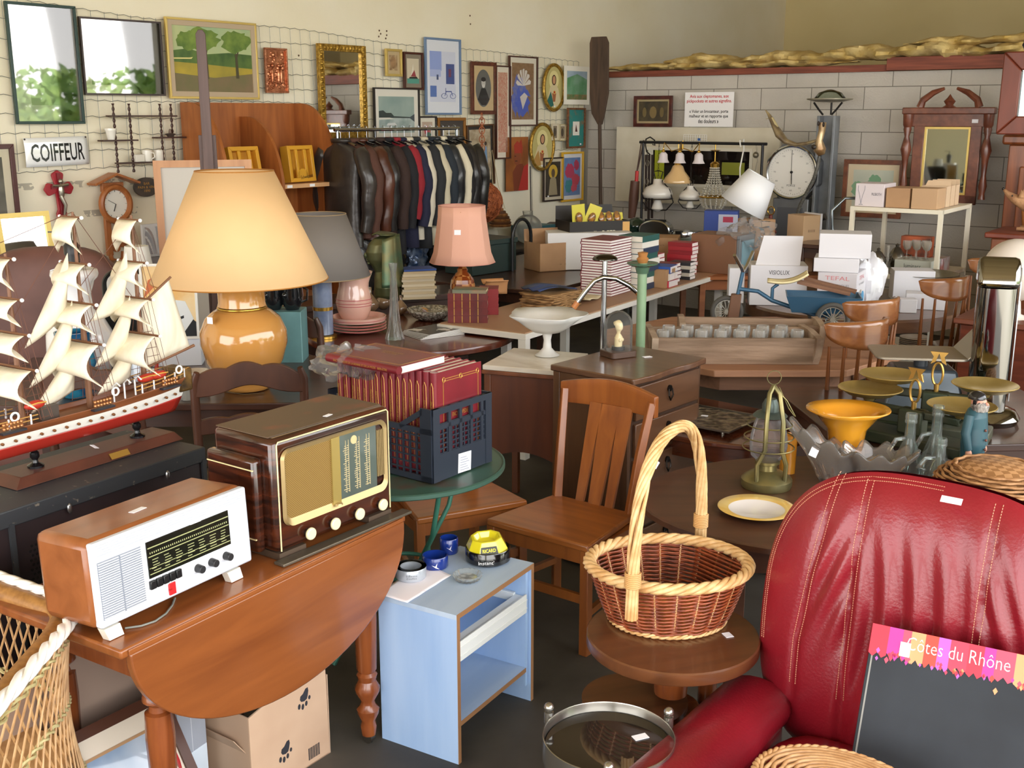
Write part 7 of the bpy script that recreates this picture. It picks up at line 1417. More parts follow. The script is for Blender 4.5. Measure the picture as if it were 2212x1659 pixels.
book(Vector((-.71, 7.29, .762 + 11*.0168)), .35, .22, .16, .012, mt('#2c4f9e', .4), 'blue covered book lying on top of the buff paperbacks', None)
t = book(Vector((-.78, 7.25, .762)), 0, .20, .14, .04, mt('#c9bfa8', .6), 'upright cream box file left of the buff paperbacks', None, rot=(0, -PI/2, .1), cat='box file', name='box_file')
# ---- long white table with books
WT0 = P(1136, 721, .75); WT1 = P(1565, 588, .75); WRZ = ang(WT0, WT1); WLn = (WT1.xy - WT0.xy).length
t = T('white_trestle_table', 'long white edged table with brown top covered in books', 'table', (WT0.x, WT0.y, 0), WRZ)
WHT = mt('#eeeae0', .45)
B().box(0, WLn, 0, .62, .712, .745).build('white_frame', WHT, t, bev=.002); B().box(.015, WLn - .015, .015, .605, .7452, .752).build('brown_top', mt('#a88264', .5), t)
for x in (.03, WLn/2, WLn - .03):
    for y in (.03, .59):
        if x < .1 and y > .1: x = .72
        B().box(x - .025, x + .025, y - .025, y + .025, 0, .712).build('leg', WHT, t)
ZW = .7525
def ow(px, py): q_ = P(px, py, ZW); return Vector((q_.x, q_.y, ZW))
def wl(x, y, z=0): return Vector((WT0.x, WT0.y, ZW + z)) + Vector((cos(WRZ), sin(WRZ), 0))*x + Vector((-sin(WRZ), cos(WRZ), 0))*y
BURG = mt('#7a2030', .4); p = ow(1321, 650)
stack(0, 0, ZW, 21, .31, .23, .0178, (BURG,), WRZ + PI, 'burgundy large book, %s of the tall stripy stack', 'tall stack of burgundy books', .004, mt('#f2efe9', .7), 5, pt=Vector((0, 0, 0)) + wl(1.72, .42))
stack(0, 0, ZW, 9, .26, .19, .042, (mt('#33415a', .5), mt('#f0ebe0', .6), mt('#2f5f5a', .5)), WRZ, 'thick pale-edged book, %s of the pile behind the burgundy stack', 'thick books behind the burgundy stack', .010, mt('#efe8da', .8), 7, pt=wl(1.76, .12))
# old leather volumes, left end
LTHB = mt('#7a2420', .35, 0, '#5c1a18', 9, coat=.3)
for i in range(4): book(wl(.03, .56, .0442*i), WRZ - 1.02 + .02*(i % 2), .235, .17, .044, LTHB, 'thick red leather book with gilt spine, %s of the left pile of four' % ORD[3 - i], 'red leather books at the end of the white table', pg=mt('#e6d6c4', .8), gold=True)
book(wl(.05, .54, .0442*4), WRZ - 1.1, .20, .14, .02, mt('#4f7a6a', .5, 0, '#a87c5a', 6), 'thin green and pink covered book on top of the red leather books', None, pg=OLDP)
for i in range(4): book(wl(.36, .56, .0402*i), WRZ - 1.02, .12, .15, .04, mt('#8a2428', .4), 'small red book, %s of the pile right of the red leather books' % ORD[3 - i], 'small red books beside the red leather ones', pg=mt('#ead9cc', .8))
t = T('rolled_leather', 'curled tan sheet of card standing behind the red leather books', 'card', P(1080, 660, .74).xy.to_3d() + Vector((-.02, .35, .753)), .3); B().grid(lambda u, v: (.0 + .16*(v - .5), .045*cos(5.2*u + .4) + .10*u, .14*u + .05*sin(5.2*u)), 24, 4).build('curled_sheet', mt('#d39a68', .5), t, sol=.002, smooth=80)
# old papers, parchment pile and blue papers
q = random.Random(9)
for i in range(9):
    def f(u, v, i=i): return ((u - .5)*.34 + .006*sin(20*v + i), (v - .5)*.25 + .006*sin(25*u + 2*i), .0 + .004*sin(9*u + i)*sin(7*v))
    B().grid(f, 22, 16).build('old_newspaper', mt('#b08a5c', .9, 0, '#8a6840', 8), loc=wl(.85 + q.uniform(-.02, .02), .33, .010 + i*.011), rz=WRZ + q.uniform(-.2, .2), label='crumbly brown old newspaper, %s in the pile before the burgundy stack' % ORD[8 - i], cat='newspaper', group='pile of old newspapers', sol=.008, smooth=30)
nb('folded_papers', B().grid(lambda u, v: ((u - .5)*.3, (v - .5)*.2, .01 + .015*sin(4*u) + .006*sin(13*v)), 14, 10), mt('#2f4a86', .4, 0, '#22262e', 4), wl(.84, .34, .115), 'dark blue printed papers lying over the old newspapers', 'papers', rz=WRZ - .4, sol=.006)
nb('folded_papers', B().grid(lambda u, v: ((u - .5)*.26, (v - .5)*.18, .01 + .01*sin(5*u + 1)), 14, 10), mt('#d8c9a4', .7), wl(1.18, .28, .01), 'cream open booklet beside the old newspapers', 'papers', rz=WRZ + .2, sol=.008)
# piles along the right end
RDC = mt('#b0303c', .4); WPG = mt('#f4ece8', .8)
def lowp(x, y, n, L_, W_, th_, m, lab, g, seed): stack(0, 0, ZW, n, L_, W_, th_, m, WRZ - PI/2, lab, g, .006, WPG, seed, pt=wl(x, y))
lowp(2.46, .52, 5, .19, .13, .034, (RDC,), 'red covered novel, %s of the back right pile', 'red novels on the white table', 2)
lowp(2.70, .36, 8, .20, .13, .030, (RDC, mt('#9c2a35', .4)), 'red covered novel, %s of the tall pile at the table end', 'red novels on the white table', 4)
lowp(2.42, .22, 5, .17, .11, .026, (mt('#3a3a40', .5), mt('#d8d4c8', .6)), 'grey edged small book, %s of the pile at the front right', 'small books at the front right of the white table', 6)
lowp(2.22, .24, 5, .16, .11, .028, (mt('#7a2028', .4), mt('#22262c', .4)), 'dark red and black small book, %s of its pile', 'small dark red books on the white table', 8)
lowp(2.12, .46, 4, .20, .14, .036, (mt('#5f2a22', .4), RDC), 'brown-red thick book, %s of the middle pile', 'thick brown-red books on the white table', 12)
for i, (c_, l_) in enumerate((('#c8334a', 'pink-red book at the bottom of the blue topped pile'), ('#ece6da', 'white book in the middle of the blue topped pile'), ('#2a55a8', 'bright blue book on top of the pile by the green stand'))): book(wl(1.98, .24, .05*i), WRZ - PI/2 + .05*i, .22, .17, .048, mt(c_, .4), l_, None, pg=WPG)
nb('carton', B().box(0, .16, 0, .2, 0, .13), mt('#b08a64', .8), wl(1.95, .03), 'small brown carton behind the green stand on the white table', 'box', rz=WRZ, bev=.002)
t = T('paper_carton', 'white paper product carton with blue print behind the books', 'box', wl(2.30, .44, .0) + Vector((-.40, .42, .0)), WRZ - .95, None); B().box(-.25, .42, 0, .3, -.05, .24).build('carton', mt('#e6e6e6', .6), t, bev=.002); t.location.z = .81
text('Kimberly-Clark', t, mt('#4a5a7a', .6), .2, .025, (.18, -.0012, .15), FR); text('975', t, mt('#34343a', .6), .09, .045, (-.15, -.0012, .05), FR); B().prism([(.22, -.04), (.27, .08), (.40, .08), (.40, .06), (.36, .06), (.34, -.04)], -.0012, 0, 'y').build('blue_print', mt('#2f5f9a', .5), t)
t = table('low dark table behind the white table, loaded with cartons', wl(1.35, .68, -ZW), WRZ, 1.85, 1.25, .755, DKW, name='side_table')
def carton(lab, px, py, z, w_, d, h, rz, m, open_=False, cat='box', name='cardboard_box', txt=None, extra=None, loc=None, tape=False):
    p = loc or P(px, py, z); t = T(name, lab, cat, (p.x, p.y, z), rz)
    if open_:
        b = B().box(-w_/2, w_/2, 0, .005, 0, h).box(-w_/2, w_/2, d - .005, d, 0, h).box(-w_/2, -w_/2 + .005, .005, d - .005, 0, h).box(w_/2 - .005, w_/2, .005, d - .005, 0, h).box(-w_/2, w_/2, 0, d, 0, .005); b.build('carton_body', m, t)
        B().hexa([(-w_/2, d - .004, h), (w_/2, d - .004, h), (w_/2, d, h), (-w_/2, d, h), (-w_/2 + .01, d + .02, h + d*.35), (w_/2 - .01, d + .02, h + d*.35), (w_/2 - .01, d + .024, h + d*.35), (-w_/2 + .01, d + .024, h + d*.35)]).build('open_flap', m, t)
    else: B().box(-w_/2, w_/2, 0, d, 0, h).build('carton_body', m, t, bev=.003)
    if tape: B().box(-w_/2 - .0006, w_/2 + .0006, d/2 - .02, d/2 + .02, h, h + .0008).build('tape', mt('#d8cfb8', .3), t)
    for s_, x, z_, tw, th_, c_ in (txt or []): text(s_, t, mt(c_, .6), tw, th_, (x, -.0012, z_), FR, name='printed_text')
    return t
CBX = mt('#b8926c', .85, 0, '#a88260', 4); WBX = mt('#eae9ea', .6)
ZD = .7565
carton('plain brown open carton left of the burgundy stack', 1207, 585, ZD, .34, .26, .22, rad(28), CBX, True, txt=[('→ ▯▯', .05, .05, .1, .015, '#6a4a34')])
carton('long brown carton behind the white paper carton', 1455, 545, ZD, .62, .3, .22, rad(-12), CBX, txt=[('Kimberly-Clark', .1, .16, .2, .02, '#8a6a50')], loc=Vector((1.05, 9.13, 0)))
# dark box with yellow packs
t = carton('black cardboard tray with gold ends holding yellow packets', 0, 0, ZD, .52, .30, .20, rad(20), mt('#1f1a18', .5), True, loc=Vector((.70, 8.9, 0)), txt=[('IL  DEED', .05, .1, .2, .05, '#e0d8c0')]); t.location.z = .93
B().box(-.3, .3, .02, .3, -.172, -.002).build('under_box', mt('#4a3a34', .6), t); B().box(.20, .262, -.002, .3, .01, .19).build('gold_end', mt('#d8a860', .5), t)
q = random.Random(4)
for i, (dx, c_) in enumerate(((-.17, '#d8cf4a'), (-.10, '#e0d458'), (.03, '#d9cf52'), (.10, '#e2d860'), (.17, '#d6cc4a'))):
    pk = T('yellow_packet', 'yellow blister packet, %s from the left in the black tray' % ('first', 'second', 'third', 'fourth', 'fifth')[i], 'packet', t.location + Vector((dx*.94, .12 + dx*.3, .13)), 0, 'yellow packets in the black tray', rot=(-.35 if i > 1 else .1, .35*(i == 1) - .1*(i == 0), .3))
    B().box(-.055, .055, 0, .006, 0, .20 if i < 2 else .13).build('card_back', mt(c_, .5), pk); B().sph((0, -.008, .09), (.032, .02, .05), 12, 8).build('blister', mt('#c98838', .15, 0, '#4a4a44', 30, coat=.6), pk)
# green-grey tool box with black arch handle, glass globe, net etc.
t = T('metal_tool_box', 'dark green metal box with a tall black arched handle', 'tool box', P(1085, 580, ZD) + Vector((.1, .3, 0)), rad(25)); t.location.z = ZD; DGN = mt('#2f3f3c', .45, .2)
B().box(0, .5, 0, .3, 0, .22).build('box_body', DGN, t, bev=.006); B().box(-.01, .51, -.01, .31, .22, .26).build('lid', DGN, t, bev=.006); B().tube([(.42, -.03, .0)] + [(.42 + .11 - .11*cos(a_), -.03, .26 + .14*sin(a_)) for a_ in [PI*i/12 for i in range(13)]] + [(.64, -.03, .0)], .014, 10).build('arched_handle', mt('#1c1e20', .3, .3), t, smooth=80)
t.location = Vector((-.30, 8.42, ZD)); t.rotation_euler.z = rad(48)
p = WL(1140, 490, .52); nb('glass_globe', B().sph((0, 0, 0), .14, 28, 18).lathe([(.045, .13), (.05, .17), (.04, .17)], 24), glass('#e9ebe8', 2.2, .04, .2), (p.x, p.y, .90), 'large clear glass globe shade lying against the wall', 'glass globe', smooth=80)
t = T('dark_blanket_chest', 'dark chest along the wall under the glass globe', 'chest', SW(7.6, -6.93, 0), RZL); B().box(0, 1.9, -.62, 0, .05, .72).build('chest_body', mt('#3a2f2a', .6), t, bev=.01); B().box(-.02, 1.92, -.64, .0, .72, .76).build('lid', mt('#33302c', .5, 0, '#4a3c33', 6), t, bev=.01)
carton('teal plastic folding box on the chest by the wall', 0, 0, .762, .36, .28, .14, RZL, mt('#3a6870', .45), loc=SW(8.75, -6.55, 0))
t = T('old_suitcase', 'flat brown leather suitcase with handle on the chest near the corner', 'suitcase', SW(9.15, -6.50, .762), rad(-12)); B().box(-.28, .28, -.18, .18, 0, .13).build('case_body', mt('#54443a', .6, 0, '#43362e', 6), t, bev=.02); B().tube([(-.1, -.18, .1), (-.08, -.22, .14), (.08, -.22, .14), (.1, -.18, .1)], .008, 8).build('handle', mt('#2c2420', .5), t)
# ---- items on the far counter in front of the pipe rack
t = table('pale green counter under the hanging lamps carrying small appliances', P(1330, 500, .82).xy.to_3d(), RZB, 1.75, .55, .85, mt('#8fa09a', .5), lm=mt('#6a6f6c', .5), name='counter'); CTL = onB(1290, 480, 1.35, 0); t.location = CTL
def oc(x, y, z=.8515): return CTL + Vector((cos(RZB), sin(RZB), 0))*x + Vector((-sin(RZB), cos(RZB), 0))*y + Vector((0, 0, z))
pt_s('dark_green_pot', [(.05, 0), (.09, .03), (.11, .08), (.09, .13), (.05, .15), (.03, .16), (0, .165)], mt('#12302a', .12, coat=.8), oc(.28, .25), 'dark green glossy pot left of the chrome toaster', 'pot')
t = T('toaster', 'rounded chrome toaster on the pale green counter', 'toaster', oc(.52, .2), RZB + .2)
B().prism([(-.15, 0), (.15, 0), (.15, .06)] + [(.15*cos(a_), .07 + .09*sin(a_)) for a_ in [PI*i/12 for i in range(1, 12)]] + [(-.15, .06)], -.07, .07, 'y').build('chrome_shell', CHR, t, bev=.012); B().box(-.16, .16, -.075, .075, -.0, .02).build('black_base', mt('#1c1c1e', .4), t); B().box(-.10, .10, -.045, -.02, .145, .163).build('slot', mt('#101010', .8), t); B().box(.15, .175, -.015, .015, .05, .07).build('lever', mt('#1c1c1e', .4), t)
t = T('sandwich_toaster', 'black and chrome appliance between toaster and blue carton', 'appliance', oc(.82, .2), RZB); B().lathe([(.12, 0), (.13, .03), (.12, .07), (.0, .085)], 24).build('chrome_dome', CHR, t); B().box(-.15, .15, -.03, .03, .0, .03).build('black_handles', mt('#18181a', .4), t); B().box(-.03, .03, -.135, -.1, .02, .08).build('front_latch', mt('#18181a', .4), t)
t = carton('blue and white appliance carton with red print on the counter', 0, 0, .8515, .30, .16, .26, RZB + .35, mt('#3450a8', .45), loc=oc(1.12, .3)); B().box(-.02, .152, -.002, 0, .03, .23).build('white_panel', mt('#c9cfe6', .5), t); B().box(.02, .11, -.003, -.002, .16, .21).build('red_patch', mt('#c03a5a', .5), t); B().cyl((.08, -.003, .09), (.08, -.0025, .09), .03, n=20).build('printed_disc', mt('#27356e', .5), t)
t = T('sack_truck', 'dark green tubular handle of a hand truck before the counter', 'hand truck', P(1448, 640, 0) + Vector((-.05, -.3, 0)), rad(-20)); TG = mt('#1f5a4a', .4, .3); zt_ = PY(1448, 468, t.location.y).z
B().tube([(-.11, 0, .03)] + [(-.11*cos(a_), 0, zt_ - .11 + .11*sin(a_)) for a_ in [PI*i/10 for i in range(11)]] + [(.11, 0, .03)], .017, 10).build('tube_frame', TG, t, smooth=80); B().box(-.15, .15, -.18, .02, .0, .02).build('toe_plate', TG, t)
for s_ in (-1, 1): B().cyl((s_*.17, .05, .08), (s_*.21, .05, .08), .08, n=20).build('wheel', mt('#1c1c1c', .7), t)
# brass wall lamps lying
t = T('brass_swing_lamp', 'brass swing arm lamp lying on the counter under the chandelier', 'lamp', oc(1.42, .2), RZB); B().cyl((0, 0, .02), (.36, 0, .03), .008).cyl((0, 0, .05), (.34, 0, .055), .006).lathe([(.04, 0), (.045, .02), (.02, .04), (.03, .07), (.0, .09)], 14).build('brass_arm', BRS, t)
t = T('turned_lamp_finial', 'reddish turned wooden lamp stem with a ring on top beneath the chandelier', 'lamp stem', oc(1.66, .15), RZB); B().lathe([(.045, 0), (.05, .03), (.025, .05), (.05, .1), (.06, .12), (.02, .16), (.015, .26), (0, .27)], 16).build('stem', mt('#7a2f28', .35), t); B().tube([(.03*cos(a_), 0, .30 + .035*sin(a_)) for a_ in [2*PI*i/16 for i in range(16)]], .005, 6, closed=True).build('ring', BRS, t)
# ---- left corner, behind the ship
ZL = .7815
t = T('white_ceramic_lamp', 'tall white ceramic pillar lamp base with black bulb holder behind the ship', 'lamp', (-1.98, 5.0, ZL)); WC = mt('#e9eaee', .15, coat=.9)
B().lathe([(.10, 0), (.13, .03), (.15, .12), (.145, .2), (.11, .27), (.07, .31), (.065, .38), (.085, .44), (.10, .455), (.105, .47), (.10, .49), (.085, .495), (.02, .498)], 40).build('ceramic_body', WC, t, smooth=60); B().cyl((0, 0, .495), (0, 0, .56), .022).lathe([(.035, .56), (.035, .60), (.02, .62), (.0, .62)], 16).lathe([(.02, .505), (.03, .515), (.03, .56), (.0, .565)], 14).build('bulb_holder', mt('#16161a', .4), t); B().bar((0, 0, .61), (0, 0, .66), .008, .008, (0, 1, 0)).bar((0, 0, .66), (-.10, 0, .66), .006, .006).build('switch_wire', mt('#16161a', .4), t)
t = T('brown_armchair', 'dark brown high-backed armchair behind the model ship', 'chair', (-2.55, 6.05, 0), rad(12))
cush(B(), -.40, .40, .02, .28, .3, 1.24, 3.2).build('back_cushion', mt('#6f4a42', .55, 0, '#5c3c36', 4), t, smooth=80); cush(B(), -.36, .36, -.55, .1, .12, .46, 5).build('seat_cushion', mt('#6f4a42', .55), t, smooth=80)
for s_ in (-1, 1): cush(B(), s_*.42 - .08, s_*.42 + .08, -.52, .15, .05, .64, 4).build('armrest', mt('#6f4a42', .55), t, smooth=80)
p = WL(62, 545, .5); t = T('gilt_table_mirror', 'gilt framed mirror leaning behind the brown armchair', 'mirror', (p.x, p.y, .98), RZL + .0, rot=(-.12, 0, RZL)); frame(B(), .34, .40, .03, .02).build('frame', GOLDP, t); B().box(-.15, .15, -.008, -.004, .02, .38).build('mirror_glass', MIR, t)
t = T('wall_sideboard', 'low wooden sideboard along the wall under the clock', 'sideboard', SW(3.2, -6.96, 0), RZL); B().box(0, 1.95, -.5, 0, .08, .94).build('carcass', DKW, t, bev=.01); B().box(-.02, 1.97, -.52, 0, .94, .978).build('top', DKW, t, bev=.005)
for x in (.05, 1.02): B().box(x, x + .86, -.515, -.5, .14, .9).build('door', RWD, t, bev=.006)
t = T('satin_gift_box', 'white box lined with ruched silver satin on the sideboard', 'box', WL(340, 558, .12).xy.to_3d() + Vector((0, 0, 0)), RZL); t.location.z = WL(340, 560, .12).z; B().box(-.12, .12, -.02, .0, 0, .23).build('box_lid', mt('#e6e6e6', .5), t, bev=.003); B().grid(lambda u, v: (-.1 + .2*u, -.024 - .008*sin(30*(u - .5)*(1.2 - v)), .02 + .19*v), 40, 8).build('satin_lining', mt('#c9c9ce', .2, .4), t, smooth=80)
t.location.z = .979
t = T('blue_glass_vase', 'turquoise bubbled glass vase half hidden by the left sails', 'vase', (-1.86, 4.62, ZL)); B().lathe([(.06, 0), (.085, .03), (.09, .15), (.07, .24), (.075, .28), (.068, .28), (.08, .1), (0, .02)], 28).build('vase_body', mt('#2f7f9c', .12, 0, '#1d4f74', 18, coat=.7, tex='voronoi'), t)
t = T('ornate_jug', 'blue and red painted porcelain jug on the dark table behind the ship', 'jug', (-1.62, 4.62, ZL)); B().lathe([(.05, 0), (.08, .05), (.085, .1), (.05, .16), (.045, .2), (.055, .22), (.05, .22), (0, .19)], 28).build('jug_body', mt('#aab8c8', .15, 0, '#d9dde2', 10, coat=.7), t); B().tube([(.05, 0, .19), (.11, 0, .17), (.10, 0, .08), (.08, 0, .05)], .009, 8).build('handle', mt('#a8342c', .2), t)
for k, (x, y, c_, lab) in enumerate(((-1.50, 4.68, '#b04a34', 'red patterned porcelain cup beside the painted jug'), (-1.40, 4.80, '#ded8cc', 'white porcelain cup on the dark table behind the sails'), (-1.72, 4.85, '#c8b79c', 'beige china bowl behind the painted jug'))): nb('china_cup', B().lathe([(.03, 0), (.05, .03), (.055, .07), (.05, .07), (.0, .01)], 22), mt(c_, .2, 0, '#f0ece4', 20, coat=.6), (x, y, ZL), lab, 'cup')
for k, (px, py, lab) in enumerate(((408, 862, 'left cut glass tumbler by the ship\'s stern'), (432, 852, 'right cut glass tumbler beside the ochre lamp'))): p = P(px, py, ZL); nb('glass_tumbler', B().lathe([(.030, 0), (.036, .07), (.033, .07), (.027, .01), (0, .01)], 24, fn=lambda a_, z: 1 + .05*cos(12*a_)), glass('#e8ecec', 2, milk=.25), p, lab, 'glass', group='cut glass tumblers')
# framed advertisement with a coffee maker behind
p = PY(372, 740, 5.2); t = T('framed_advertisement', 'white framed picture of a white device on orange flames beside the ochre lamp', 'picture', (p.x, p.y, ZL), rad(8), rot=(-.06, 0, rad(8)))
wd, ht = .26, .36; zo = .13; frame(B(), wd, ht, .012, .015, zo).build('frame', mt('#e9e8e2', .4), t); artmesh(t, 'print', wd - .024, ht - .024, zo + .012, -.004, [(mt('#e8b25a', .5, 0, '#f2e2b8', 4, det=5), FULL), (mt('#c8652a', .5), [(0, .55), (.1, .8), (.4, .95), (.2, .7)]), ('#1d2228', [(.3, 0), (.45, .3), (.6, .45), (1, .2), (1, 0)]), ('#e3e8ea', [(.5, .12), (.45, .3), (.62, .52), (.8, .5), (.95, .25), (.75, .06)]), ('#20262c', [(.58, .22), (.60, .26), (.76, .30), (.76, .26)])])
B().box(-.13, .13, -.002, .12, 0, zo).build('white_box_foot', mt('#dfe2ea', .5), t)
p = PY(342, 640, 5.35); t = T('coffee_machine', 'rounded black and white appliance behind the framed advertisement', 'appliance', (-1.83, 5.33, ZL)); B().prism(rr(-.12, .1, 0, .46, .08, 8), -.10, .1, 'y').build('black_housing', mt('#17191c', .15), t, bev=.01); B().prism(rr(-.09, .1, .3, .44, .05, 8), -.105, -.1, 'y').build('white_panel', mt('#dfe0de', .4), t); B().cyl((.03, 0, .46), (.03, 0, .56), .07, .055, 24).build('white_funnel', mt('#e4e4e0', .4), t)
# canvas showing its back, long vertical plank
t = T('canvas_back', 'stretched canvas shown from behind with pale wooden bars, beside the bookcase', 'canvas', WL(450, 520, .9).xy.to_3d() , RZL - .45); t.location.z = WL(465, 345, .9).z - 1.2; t.rotation_euler = (-.05, .0, RZL - .55)
LW_ = wood('#cf9c72', '#b98660', .5, 'z', 3); frame(B(), .62, 1.2, .045, .02).build('stretcher_frame', LW_, t); B().box(-.27, .27, -.004, 0, .04, 1.16).build('canvas', mt('#c9c4bc', .8), t)
for s_ in (-1, 1): B().box(s_*.26 - .01, s_*.26 + .01, -.012, .01, -t.location.z + .01, 0.01).build('support_leg', LW_, t)
t = T('upright_plank', 'tall narrow dark plank standing upright behind the big lamp shade', 'plank', PY(466, 600, 6.0).xy.to_3d(), rad(12)); zt_ = PY(463, 64, 6.0).z; PLK = wood('#5f4944', '#4c3935', .5, 'z', 4)
B().prism([(-.03, 0), (.03, 0), (.025, zt_ - .02), (.012, zt_), (-.012, zt_), (-.025, zt_ - .02)], 0, .022, 'y').build('plank', PLK, t, bev=.003); B().box(-.045, .045, .022, .045, 0, PY(463, 292, 6.0).z).build('backing_plank', PLK, t, bev=.002)
# black face mugs and wood block behind the lamp
zf = .78
for k, (px, lab) in enumerate(((592, 'left black glazed face mug beside the ochre lamp neck'), (632, 'right black glazed face mug beside the ochre lamp neck'))):
    p = PY(px, 668, 5.35); t = T('face_mug', lab, 'mug', (p.x, p.y, p.z), -.3, 'black face mugs'); B().lathe([(.032, 0), (.048, .03), (.055, .07), (.05, .12), (.056, .14), (.05, .14), (0, .1)], 26).build('cup', mt('#15171a', .08, coat=1), t); B().tube([(.05, 0, .12), (.085, 0, .10), (.08, 0, .05), (.052, 0, .04)], .006, 8).sph((-.01, -.056, .075), (.012, .012, .016), 8, 6).build('handle', mt('#15171a', .08, coat=1), t); zf = p.z
t = T('small_plinth_shelf', 'teal painted box supporting the black face mugs', 'box', (PY(620, 668, 5.35).x - .05, 5.28, 0), 0); B().box(-.16, .13, 0, .16, 0, zf - .002).build('box_body', mt('#5f8a8c', .5, 0, '#4a6f70', 5), t, bev=.004)
# ================================================================ RIGHT HALF
def pc(px, py, z): q_ = P(px, py, z); return Vector((q_.x, q_.y, z))
# ---- oval table with lantern and plate
OVM = wood('#5a3826', '#452a1c', .4, 'x', 3, .2)
t = T('oval_table', 'dark brown oval wooden table carrying lantern, plate and glass bowls', 'table', (1.17, 3.72, 0)); B().lathe([(.70, .600), (.72, .606), (.72, .624), (.715, .63), (0, .63)], 64, fn=lambda a_, z: 1/math.sqrt(cos(a_)**2 + (sin(a_)/.72)**2)).build('table_top', OVM, t, smooth=30); B().box(-.45, .45, -.3, .3, .48, .6).build('apron', OVM, t); legs4(t, -.42, .42, -.27, .27, .6, .025, OVM)
ZO = .6305
t = T('dinner_plate', 'white plate with marbled yellow rim on the oval table', 'plate', pc(1634, 1106, ZO)); YRM = mt('#e3b552', .15, 0, '#eccf86', 9, coat=.6)
B().shell([(.128, .016), (.132, .018), (.130, .0195), (.094, .012)], 64).build('yellow_rim', YRM, t, smooth=60); B().lathe([(.06, 0), (.085, .003), (.12, .0135), (.0945, .0122), (.085, .007), (0, .006)], 64).build('white_well', mt('#ece6e2', .12, coat=.7), t, smooth=60)
p = pc(1655, 1050, ZO); t = T('storm_lantern', 'tarnished brass storm lantern with glass globe and wire cage', 'lantern', p); LB = mt('#8d8152', .35, .7, '#6f6a4a', 12)
B().lathe([(.088, 0), (.092, .01), (.092, .03), (.085, .038), (.06, .055), (.035, .065), (.033, .085), (.045, .09), (.045, .10), (0, .10)], 36).build('oil_tank', LB, t); B().shell([(.04, .10), (.062, .12), (.068, .155), (.066, .19), (.055, .24), (.048, .26)], 36).build('glass_globe', glass('#f2eef0', 1.6, milk=.08), t, smooth=80)
B().lathe([(.03, .262), (.055, .265), (.062, .268), (.05, .28), (.03, .285), (.03, .31), (.02, .33), (0, .33)], 28).build('chimney_cap', mt('#4f5a55', .4, .5), t)
for s_ in (-1, 1): B().tube([(s_*.05, -.06, .03), (s_*.052, -.062, .10), (s_*.03, -.078, .16), (s_*.03, -.078, .26), (s_*.018, -.05, .36), (0, -.03, .385)], .0085, 8).build('side_tube', LB, t)
for z, r_ in ((.15, .092), (.19, .088), (.235, .08)): B().tube([(r_*cos(a_), r_*sin(a_), z) for a_ in [2*PI*i/40 for i in range(40)]], .0025, 5, closed=True).build('cage_wire', LB, t)
B().tube([(.025*cos(a_), -.03, .415 + .025*sin(a_)) for a_ in [2*PI*i/18 for i in range(18)]], .0018, 5, closed=True).build('ring', LB, t); B().tube([(.0, -.03, .38), (.05, -.03, .33), (.085, -.02, .27), (.06, -.02, .30), (.02, -.03, .38)], .002, 5).build('bail_wire', LB, t)
p = pc(1700, 1020, ZO); nb('amber_glass', B().lathe([(.03, 0), (.032, .15), (.028, .15), (0, .01)], 24), mt('#c98a2a', .1, coat=.8), p, 'amber glass cylinder behind the storm lantern', 'glass')
for k, (px, py, s, lab) in enumerate(((1800, 1042, 1.0, 'tall ribbed crystal bowl, its high side leaning left'), (1890, 1050, .8, 'low flared crystal bowl right of the tall ribbed one'))):
    t = T('crystal_bowl', lab, 'bowl', pc(px, py, ZO), 0, 'crystal bowls')
    def f(u, v, s=s, k=k):
        a_ = 2*PI*u; H_ = s*(.15 - (.075 if k == 0 else .01)*cos(a_) + .018*cos(11*a_)); r_ = (.045 + s*.10*v**1.3)*(1 + .07*cos(11*a_)); return (r_*cos(a_)*1.15 - s*(.03 if k == 0 else 0)*v, r_*.75*sin(a_), .012 + H_*v)
    B().grid(f, 110, 12, cu=True).build('ribbed_bowl', glass('#f2e8dc', 3, .03, .09, bl=.32), t, smooth=80, sol=.008); B().lathe([(.04, 0), (.052, .005), (.045, .018), (0, .016)], 24).build('foot', glass('#f2e8dc', 3, .03, .09, bl=.32), t)
    if k == 0: sticker(t, (-.10, -.075, .14), (PI/2 - .3, .3, -.5), .028, .035)
p = PY(1815, 1000, 4.1); t = T('yellow_vase', 'yellow glazed flared vase with dented rim', 'vase', (p.x, 4.05, ZO)); YG = mt('#d9982a', .12, 0, '#c9851c', 4, coat=1)
B().shell([(.055, 0), (.06, .10), (.07, .17), (.11, .225), (.145, .245)], 64, fn=lambda a_, z: 1 + (.08*cos(2*a_) - .10*math.exp(-((a_ - 4.9)/.25)**2))*max(0, (z - .15)/.1)).build('vase_body', YG, t, sol=.006, smooth=80)
for k, (px, zt_, lab) in enumerate(((1962, .25, 'glass bottle with screw neck and handle, left of three'), (2018, .28, 'tallest clear glass bottle with screw neck'), (2030, .19, 'shortest clear glass bottle, in front of the tallest'))):
    t = T('glass_bottle', lab, 'bottle', (PY(px, 1000, 3.98 - .12*(k == 2)).x - .01, 3.98 - .12*(k == 2) - .02, ZO), 0, 'clear bottles with screw necks'); B().lathe([(.045, 0), (.05, .02), (.048, .08), (.02, zt_*.6), (.018, zt_*.85), (.022, zt_*.86), (.022, zt_*.9), (.020, zt_*.91), (.022, zt_*.94), (.020, zt_), (.016, zt_), (.014, .1), (0, .02)], 24).build('bottle_body', glass('#eaf4f0', 2, .03, .10, bl=.3), t, smooth=60); B().tube([(-.018, 0, zt_*.62), (-.05, 0, zt_*.6), (-.075, 0, zt_*.42), (-.05, 0, .07)], .009, 8).build('handle', glass('#eaf4f0', 2, .03, .10, bl=.3), t)
